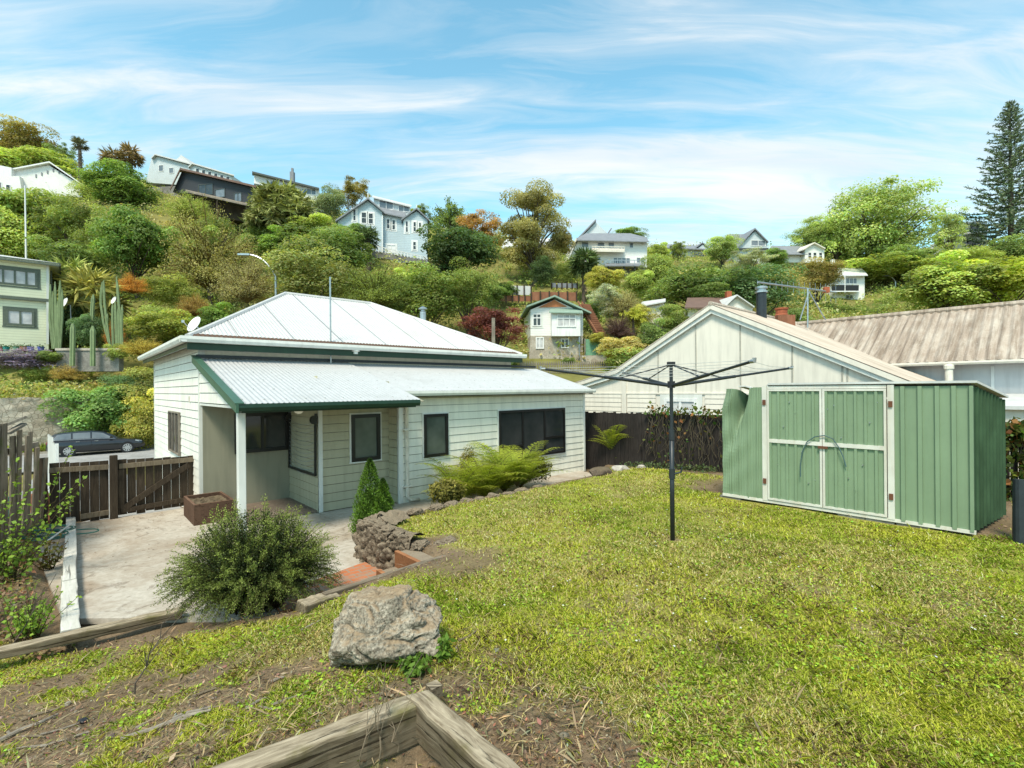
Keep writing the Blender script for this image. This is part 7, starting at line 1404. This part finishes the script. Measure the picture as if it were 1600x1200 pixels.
# tall pine at the right
def pine(px, Y, ytop, ybot, label):
    p = at_hill(px, Y); zt_ = at(px,ytop,Y).z; zb_ = at(px,ybot,Y).z; p.z = min(p.z, zb_); hh = zt_-p.z; t_ = thing('norfolk_pine', label, 'tree', p); g = MB(); g.tube([(p.x,p.y,p.z-1),(p.x,p.y,p.z+hh*.5),(p.x,p.y,zt_)], [.55,.34,.05], 8); part('trunk', g, M['bark'], t_)
    paths = []; P = []; D = []; S = []; cc = []
    z = zb_-p.z+.5
    while z < hh-.3:
        f = (z-(zb_-p.z))/(hh-(zb_-p.z)); L = (1-f)**.75*8.4*rnd.uniform(.85,1.1)+.25; nb = rnd.randint(5,7); a0 = rnd.random()*6.28
        for i in range(nb):
            if rnd.random() < .08: continue
            a = a0+6.283*i/nb+rnd.uniform(-.2,.2); l = L*rnd.uniform(.7,1.1); t = np.linspace(0,1,8); d = np.array([math.cos(a),math.sin(a),0]); ht = -.10*l*np.sin(t*2.4)+.30*l*t**2.2*rnd.uniform(.6,1.2)
            path = d*(l*t)[:,None]+np.array([0,0,1])*(z+ht)[:,None]; paths.append(path); n = int(22+l*17); u = .12+.88*rnd.random(); uu = np.clip(.10+.9*ng.random(n)**.75,0,1)*7; i0 = np.minimum(uu.astype(int),6); fr = (uu-i0)[:,None]
            q_ = path[i0]*(1-fr)+path[i0+1]*fr; side = np.array([-d[1],d[0],0]); sg = ng.choice([-1,1],n)[:,None]; dd = d*.75+side*sg*ng.uniform(.3,1.,(n,1))+np.array([0,0,.38]); P.append(q_); D.append(dd); S.append(ng.uniform(.45,.95,n)*(.55+.45*(1-f))); cc.append(jit(n,(.15,.20,.11),.3))
        z += .78*(1-.45*f)*rnd.uniform(.85,1.15)
    V, Q, C = cat(curve_tubes(np.array(paths), .06, .015, (.06,.05,.035), 3), leaf_arrays(np.concatenate(P), np.concatenate(S), np.concatenate(cc), D=np.concatenate(D), up=.5, aspect=.26)); link('branches', npmesh('branches', V, Q, C, M['needle']), None, t_)
pine(1582, 90, 156, 412, 'tall dark tiered pine rising above everything at the right edge')
# cacti in front of the green house
def cactus(label, pts, Y, r_, group='tall column cacti by the green house'):
    p = at(pts[0][0][0], pts[0][0][1], Y); t_ = thing('column_cactus', label, 'cactus', p, group)
    for st_ in pts:
        g = MB(); P = [at(x,y,Y) for x,y in st_]; n = 12; vs = []; m = 9; Q = []
        for i in range(m):
            f = i/(m-1)*(len(P)-1); k = min(int(f),len(P)-2); Q.append(P[k].lerp(P[k+1],f-k))
        for i, c in enumerate(Q):
            rr = r_*(1 if i < m-1 else .35)
            for k in range(n): a = 6.283*k/n; q_ = rr*(1 if k % 2 else .68); vs.append(c+Vector((q_*math.cos(a),q_*math.sin(a),0)))
        g.add(vs, [(i*n+k,i*n+(k+1)%n,(i+1)*n+(k+1)%n,(i+1)*n+k) for i in range(m-1) for k in range(n)]+[tuple((m-1)*n+k for k in range(n))]); part('stem', g, M['cactus'], t_)
paint('cactus', (.20,.26,.13), .7, .2, 3)
cactus('clump of tall ribbed cacti against the side wall of the green house', [[(83,545),(78,500),(79,444)],[(88,545),(87,500),(86,440)],[(91,545),(93,490),(94,438)],[(86,545),(83,510),(82,455)],[(94,545),(97,500),(97,452)],[(89,545),(90,510),(90,470)]], 36.3, .085)
cactus('forked pair of tall leaning cacti right of the fan palm', [[(174,545),(163,510),(157,470),(160,440)],[(172,540),(167,505),(163,470),(162,438)],[(170,535),(166,515),(168,490)]], 36.2, .08)
cactus('straight cactus group at the right of the cactus garden', [[(177,540),(176,505),(176,474)],[(182,540),(181,500),(180,470)],[(188,540),(187,490),(182,432)],[(191,540),(190,510),(191,476)],[(185,540),(185,510),(185,480)]], 36.1, .085)
cactus('single thin cactus behind the shrub between the clumps', [[(143,520),(144,490),(146,460)]], 36.6, .13)
cactus('pale cactus post left of the two in front of the block wall', [[(113,572),(114,505)]], 34.95, .16); cactus('pale cactus post right of the two in front of the block wall', [[(145,572),(145,509)]], 34.95, .16)
# scrub that clothes the whole slope between the trees
def scrub():
    n0 = 12500; U = ng.uniform(-1.35,1.35,n0); Y = 35+(ng.random(n0)**.85)*85; X = U*Y; t_ = (X-C1.x)*A_.x+(Y-C1.y)*A_.y; pxs = 800+F*U; k = ((t_ > 36.6)|(U > -.25)) & ~((pxs > 790) & (pxs < 965) & (Y < 47)); X, Y = X[k], Y[k]; n = len(X); Z = z_hill(X,Y); m = 32
    sz = ng.uniform(.4,1.1,n)*np.where(ng.random(n)<.26,2.0,1); hue = fbm(X*.09+3,Y*.09,4); h2 = ng.random(n)
    pal = np.array([G['olive'],G['green'],G['lime'],G['straw'],G['tan'],G['vivid'],G['brown']]); idx = np.clip(((hue-.25)*2.0*len(pal)+ng.normal(size=n)*1.3).astype(int),0,len(pal)-1); col = pal[idx]*(1.35+1.15*h2)[:,None]
    P = np.stack([X,Y,Z],1)[:,None]+unitv(n*m).reshape(n,m,3)*np.array([1,1,.8])*sz[:,None,None]*(.4+.6*ng.random((n,m,1))); P[:,:,2] += sz[:,None]*.35
    C = (col[:,None]*(1+ng.normal(size=(n,m,1))*.25)).reshape(-1,3); V, Q, C = leaf_arrays(P.reshape(-1,3), (.30*ng.uniform(.5,1.3,(n,m))*(.7+sz[:,None]*.4)).ravel(), np.clip(C,.01,.6), up=.6, aspect=.55)
    tag(link('hillside_scrub', npmesh('hillside_scrub', V, Q, C, M['leaf']), None), 'mixed low scrub, grasses and creepers covering the hillside between the trees', 'scrub', kind='stuff')
scrub()
nt = 620; m = 26; s_ = ng.uniform(-15,5,nt); t2 = 35.15+ng.random(nt)*2.6; P0_ = np.array([C1.x,C1.y,0])+np.outer(s_,np.array(B_))+np.outer(t2,np.array(A_)); P0_[:,2] = za_-.05+np.clip(t2-35.6,0,9)*.35
pal = np.array([G['olive'],G['green'],G['lime'],G['straw'],G['yellow'],(.30,.22,.10)]); cb = pal[ng.integers(0,6,nt)]*1.9; P_ = P0_[:,None]+unitv(nt*m).reshape(nt,m,3)*ng.uniform(.2,.6,(nt,1,1))*(.4+.6*ng.random((nt,m,1)))+np.array([0,0,.2])
V, Q, C = leaf_arrays(P_.reshape(-1,3), ng.uniform(.1,.26,nt*m), np.clip((cb[:,None]*(1+ng.normal(size=(nt,m,1))*.25)).reshape(-1,3),.01,.6), up=.6, aspect=.5); tag(link('terrace_plants', npmesh('terrace_plants', V, Q, C, M['leaf']), None), 'mixed low plants covering the terrace above the stone wall', 'plants', kind='stuff')
# long grass and weeds on the road verge
n = 9000; s_ = ng.uniform(-22,6,n); t2 = 33.9+ng.random(n)*1.0; P = np.array([C1.x,C1.y,0])+np.outer(s_,np.array(B_))+np.outer(t2,np.array(A_)); P[:,2] = -1.95+ng.random(n)*.25
V, Q, C = leaf_arrays(P, ng.uniform(.15,.4,n), jit(n,(.28,.34,.07),.35), D=unitv(n)*.5+np.array([0,0,1]), aspect=.25); tag(link('verge_weeds', npmesh('verge_weeds', V, Q, C, M['leaf']), None), 'rough grass and weeds on the road verge below the stone wall', 'weeds', kind='stuff')
# ------------------------------------------------------------------ parked car
def car(label, rear, d, name='parked_car'):
    d = Vector(d).normalized(); n_ = Vector((d.y,-d.x,0)); n_ = n_ if n_.y < 0 else -n_; base = Vector(rear); t_ = thing(name, label, 'car', base+d*1.4)
    L2 = lambda x, y, z: base+d*x+n_*y+Vector((0,0,z))     # x along the car from the rear axle, y out of the near side
    # body shell: sections (x, half width, z bottom, z shoulder)
    secs = [(-.98,.70,.48,.80),(-.93,.82,.36,.93),(-.6,.88,.24,.98),(0,.90,.22,.97),(.8,.90,.20,.955),(1.6,.90,.20,.94),(2.2,.90,.20,.93),(2.6,.89,.21,.90),(2.9,.88,.22,.86),(3.3,.85,.24,.80),(3.55,.80,.28,.72),(3.70,.66,.36,.60)]
    ring = lambda x,w_,b,s: [(w_*.86,b),(w_,b+.10),(w_*1.0,(b+s)/2),(w_*.985,s-.06),(w_*.90,s),(w_*.45,s+.025),(0,s+.035)]
    vs = []; R_ = 13
    for x,w_,b,s in secs:
        r_ = ring(x,w_,b,s); vs += [L2(x,y,z) for y,z in r_]+[L2(x,-y,z) for y,z in r_[-2::-1]]
    fs = [(i*R_+k,i*R_+k+1,(i+1)*R_+k+1,(i+1)*R_+k) for i in range(len(secs)-1) for k in range(R_-1)]+[(i*R_+R_-1,i*R_,(i+1)*R_,(i+1)*R_+R_-1) for i in range(len(secs)-1)]+[tuple(range(R_))[::-1],tuple((len(secs)-1)*R_+k for k in range(R_))]
    g = MB(); g.add(vs,fs); body = part('body', g, M['carpaint'], t_, smooth=True)
    cab = [(-.88,.70,.93,1.12),(-.62,.72,.96,1.36),(-.2,.73,.95,1.45),(.5,.74,.94,1.485),(1.1,.74,.93,1.48),(1.5,.73,.93,1.42),(1.9,.71,.92,1.27),(2.25,.68,.91,1.08),(2.55,.64,.88,.925)]
    vs = []
    for x,w_,b,h in cab:
        r_ = [(.87,b),(w_+.13-(h-b)*.15,b+(h-b)*.12),(w_-.02+(.04 if h-b < .2 else 0),h-.07*(h-b)),(w_*.7,h),(0,h+.015)]; vs += [L2(x,y,z) for y,z in r_]+[L2(x,-y,z) for y,z in r_[-2::-1]]
    R2_ = 9; fs = [(i*R2_+k,i*R2_+k+1,(i+1)*R2_+k+1,(i+1)*R2_+k) for i in range(len(cab)-1) for k in range(R2_-1)]+[tuple(range(R2_))[::-1]]
    g = MB(); g.add(vs,fs); part('roof', g, M['carpaint'], t_, smooth=True)
    side = lambda x,f: next((L2(x, (1-f)*((a[1]*(1-k)+b_[1]*k)+.13-((a[3]-a[2])*(1-k)+(b_[3]-b_[2])*k)*.15)+f*((a[1]*(1-k)+b_[1]*k)-.02)+.012, (a[2]*(1-k)+b_[2]*k)+((a[3]-a[2])*(1-k)+(b_[3]-b_[2])*k)*(.12+.81*f)) for a,b_ in zip(cab[:-1],cab[1:]) for k in [(x-a[0])/(b_[0]-a[0])] if 0 <= k <= 1), None)
    for x0,x1,x0t,x1t in ((-.72,.12,-.50,.12),(.20,1.0,.20,1.0),(1.08,2.15,1.08,1.62)):
        g = MB(); m = 8
        for i in range(m):
            a,b_ = i/m,(i+1)/m; lo0,lo1,hi0,hi1 = x0+(x1-x0)*a,x0+(x1-x0)*b_,x0t+(x1t-x0t)*a,x0t+(x1t-x0t)*b_; g.quad(side(lo0,.05),side(lo1,.05),side(hi1,.88),side(hi0,.88))
        part('side_window', g, M['skyglass'], t_)
    g = MB(); g.tube([side(x,-.02)+n_*.006 for x in np.linspace(-.8,2.2,16)], .012, 5); part('window_trim', g, M['steel'], t_)
    g = MB(); g.quad(L2(1.62,.60,1.39),L2(1.62,-.60,1.39),L2(2.42,-.66,.97),L2(2.42,.66,.97)); part('windscreen', g, M['skyglass'], t_)
    for x in (0,2.78):
        g = MB(); c = L2(x,.80,.325); g.tube([c-n_*.12,c+n_*.10], .325, 24); wh = part('wheel', g, M['blackplastic'], t_); g = MB(); g.tube([c+n_*.095,c+n_*.104], .215, 24); part('rim_disc', g, M['darkmetal'], wh); g = MB()
        for k in range(10):
            a = 6.283*k/10; r1 = d*math.cos(a)+Vector((0,0,math.sin(a))); g.beam(c+n_*.11+r1*.03, c+n_*.11+r1*.23, .055, .018, n_)
        g.tube([c+n_*.10,c+n_*.118], .055, 12); part('rim', g, M['alloy'], wh)
        g = MB(); g.tube([c+n_*.10+d*(.226*math.cos(a))+Vector((0,0,.226*math.sin(a))) for a in np.linspace(0,6.283,25)], .016, 5); part('rim_lip', g, M['alloy'], wh)
        g = MB(); g.tube([L2(x,.80,.34)-n_*.1,L2(x,.80,.34)+n_*.088], .365, 24); part('wheel_arch', g, M['blackplastic'], t_)
        g = MB(); c2 = L2(x,-.80,.325); g.tube([c2-n_*.1,c2+n_*.1], .325, 16); part('wheel', g, M['blackplastic'], t_)
    for x in (.42,1.28): g = MB(); g.beam(L2(x-.09,.91,.86),L2(x+.09,.91,.86),.03,.03); part('door_handle', g, M['steel'], t_)
    g = MB(); 
    for x in (.16,1.04): g.beam(L2(x,.903,.32),L2(x,.895,.90),.010,.012)
    part('door_gap', g, M['blackplastic'], body)
    g = MB(); c = L2(2.02,.98,1.0); g.extrude([c+d*.08,c+d*.02+Vector((0,0,.12)),c-d*.10+Vector((0,0,.12)),c-d*.11-Vector((0,0,.02))], n_*.14); part('mirror', g, M['carpaint'], t_, bevel=.02)
    g = MB(); g.extrude([L2(3.18,.86,.72),L2(3.56,.74,.62),L2(3.52,.74,.72),L2(3.2,.84,.80)], n_*.03); part('headlight', g, M['alloy'], t_)
    g = MB(); g.extrude([L2(-.98,.74,.78),L2(-.72,.885,.80),L2(-.72,.885,.93),L2(-.95,.76,.93)], n_*.02); part('tail_light', g, M['taillight'], t_)
    g = MB(); g.beam(L2(-.5,.895,.24),L2(3.2,.86,.25),.05,.03); part('sill_trim', g, M['blackplastic'], t_); g = MB(); g.beam(L2(3.60,.30,.42),L2(3.60,-.30,.42),.03,.12); part('number_plate', g, M['white'], t_)
t = NT('carpaint'); b = t.bsdf((.012,.014,.018), .25, None, .3, .6); b.inputs['Coat Weight'].default_value = .8; b.inputs['Coat Roughness'].default_value = .04; M['carpaint'] = t.m
plain('alloy', (.55,.56,.57), .35, .6); plain('taillight', (.25,.01,.01), .3)
rr = at(107,711,30.0); car('black estate car parked on the road beyond the driveway gate', (rr.x,rr.y,-2.02), B_)
# footings that carry the hillside houses down to the slope
FOOT = [('skyline_house',6),('white_house',6),('small_white_house',6),('balcony_house',6),('a_frame_house',6),('grey_gabled_house',6),('low_skyline_house',6),('modern_house',6),('brown_roof_house',6),('pale_shed',5)]
for nm, dz in FOOT:
    o = bpy.data.objects.get(nm); b0 = ROOT[nm]; ws = [c for c in o.children if c.name.split('.')[0] in ('wall','side_wall','wing')]
    for wpart in ws:
        V = [v.co.copy() for v in wpart.data.vertices]; zmin = min(v.z for v in V); fr = [v for v in V if v.z < zmin+1.2]
        n = len(V)//2; g = MB(); c = sum(V, Vector())/len(V); low = sorted(V[:n], key=lambda v: v.z)[:2]; lowb = [V[V.index(v)+n] for v in low]
        q = [low[0],low[1],lowb[1],lowb[0]]; g.extrude([b0+c+(v-c)*.97 for v in [Vector((a.x,a.y,zmin+.05)) for a in q]], (0,0,-dz)); part('footing', g, M['blockwall'], o)
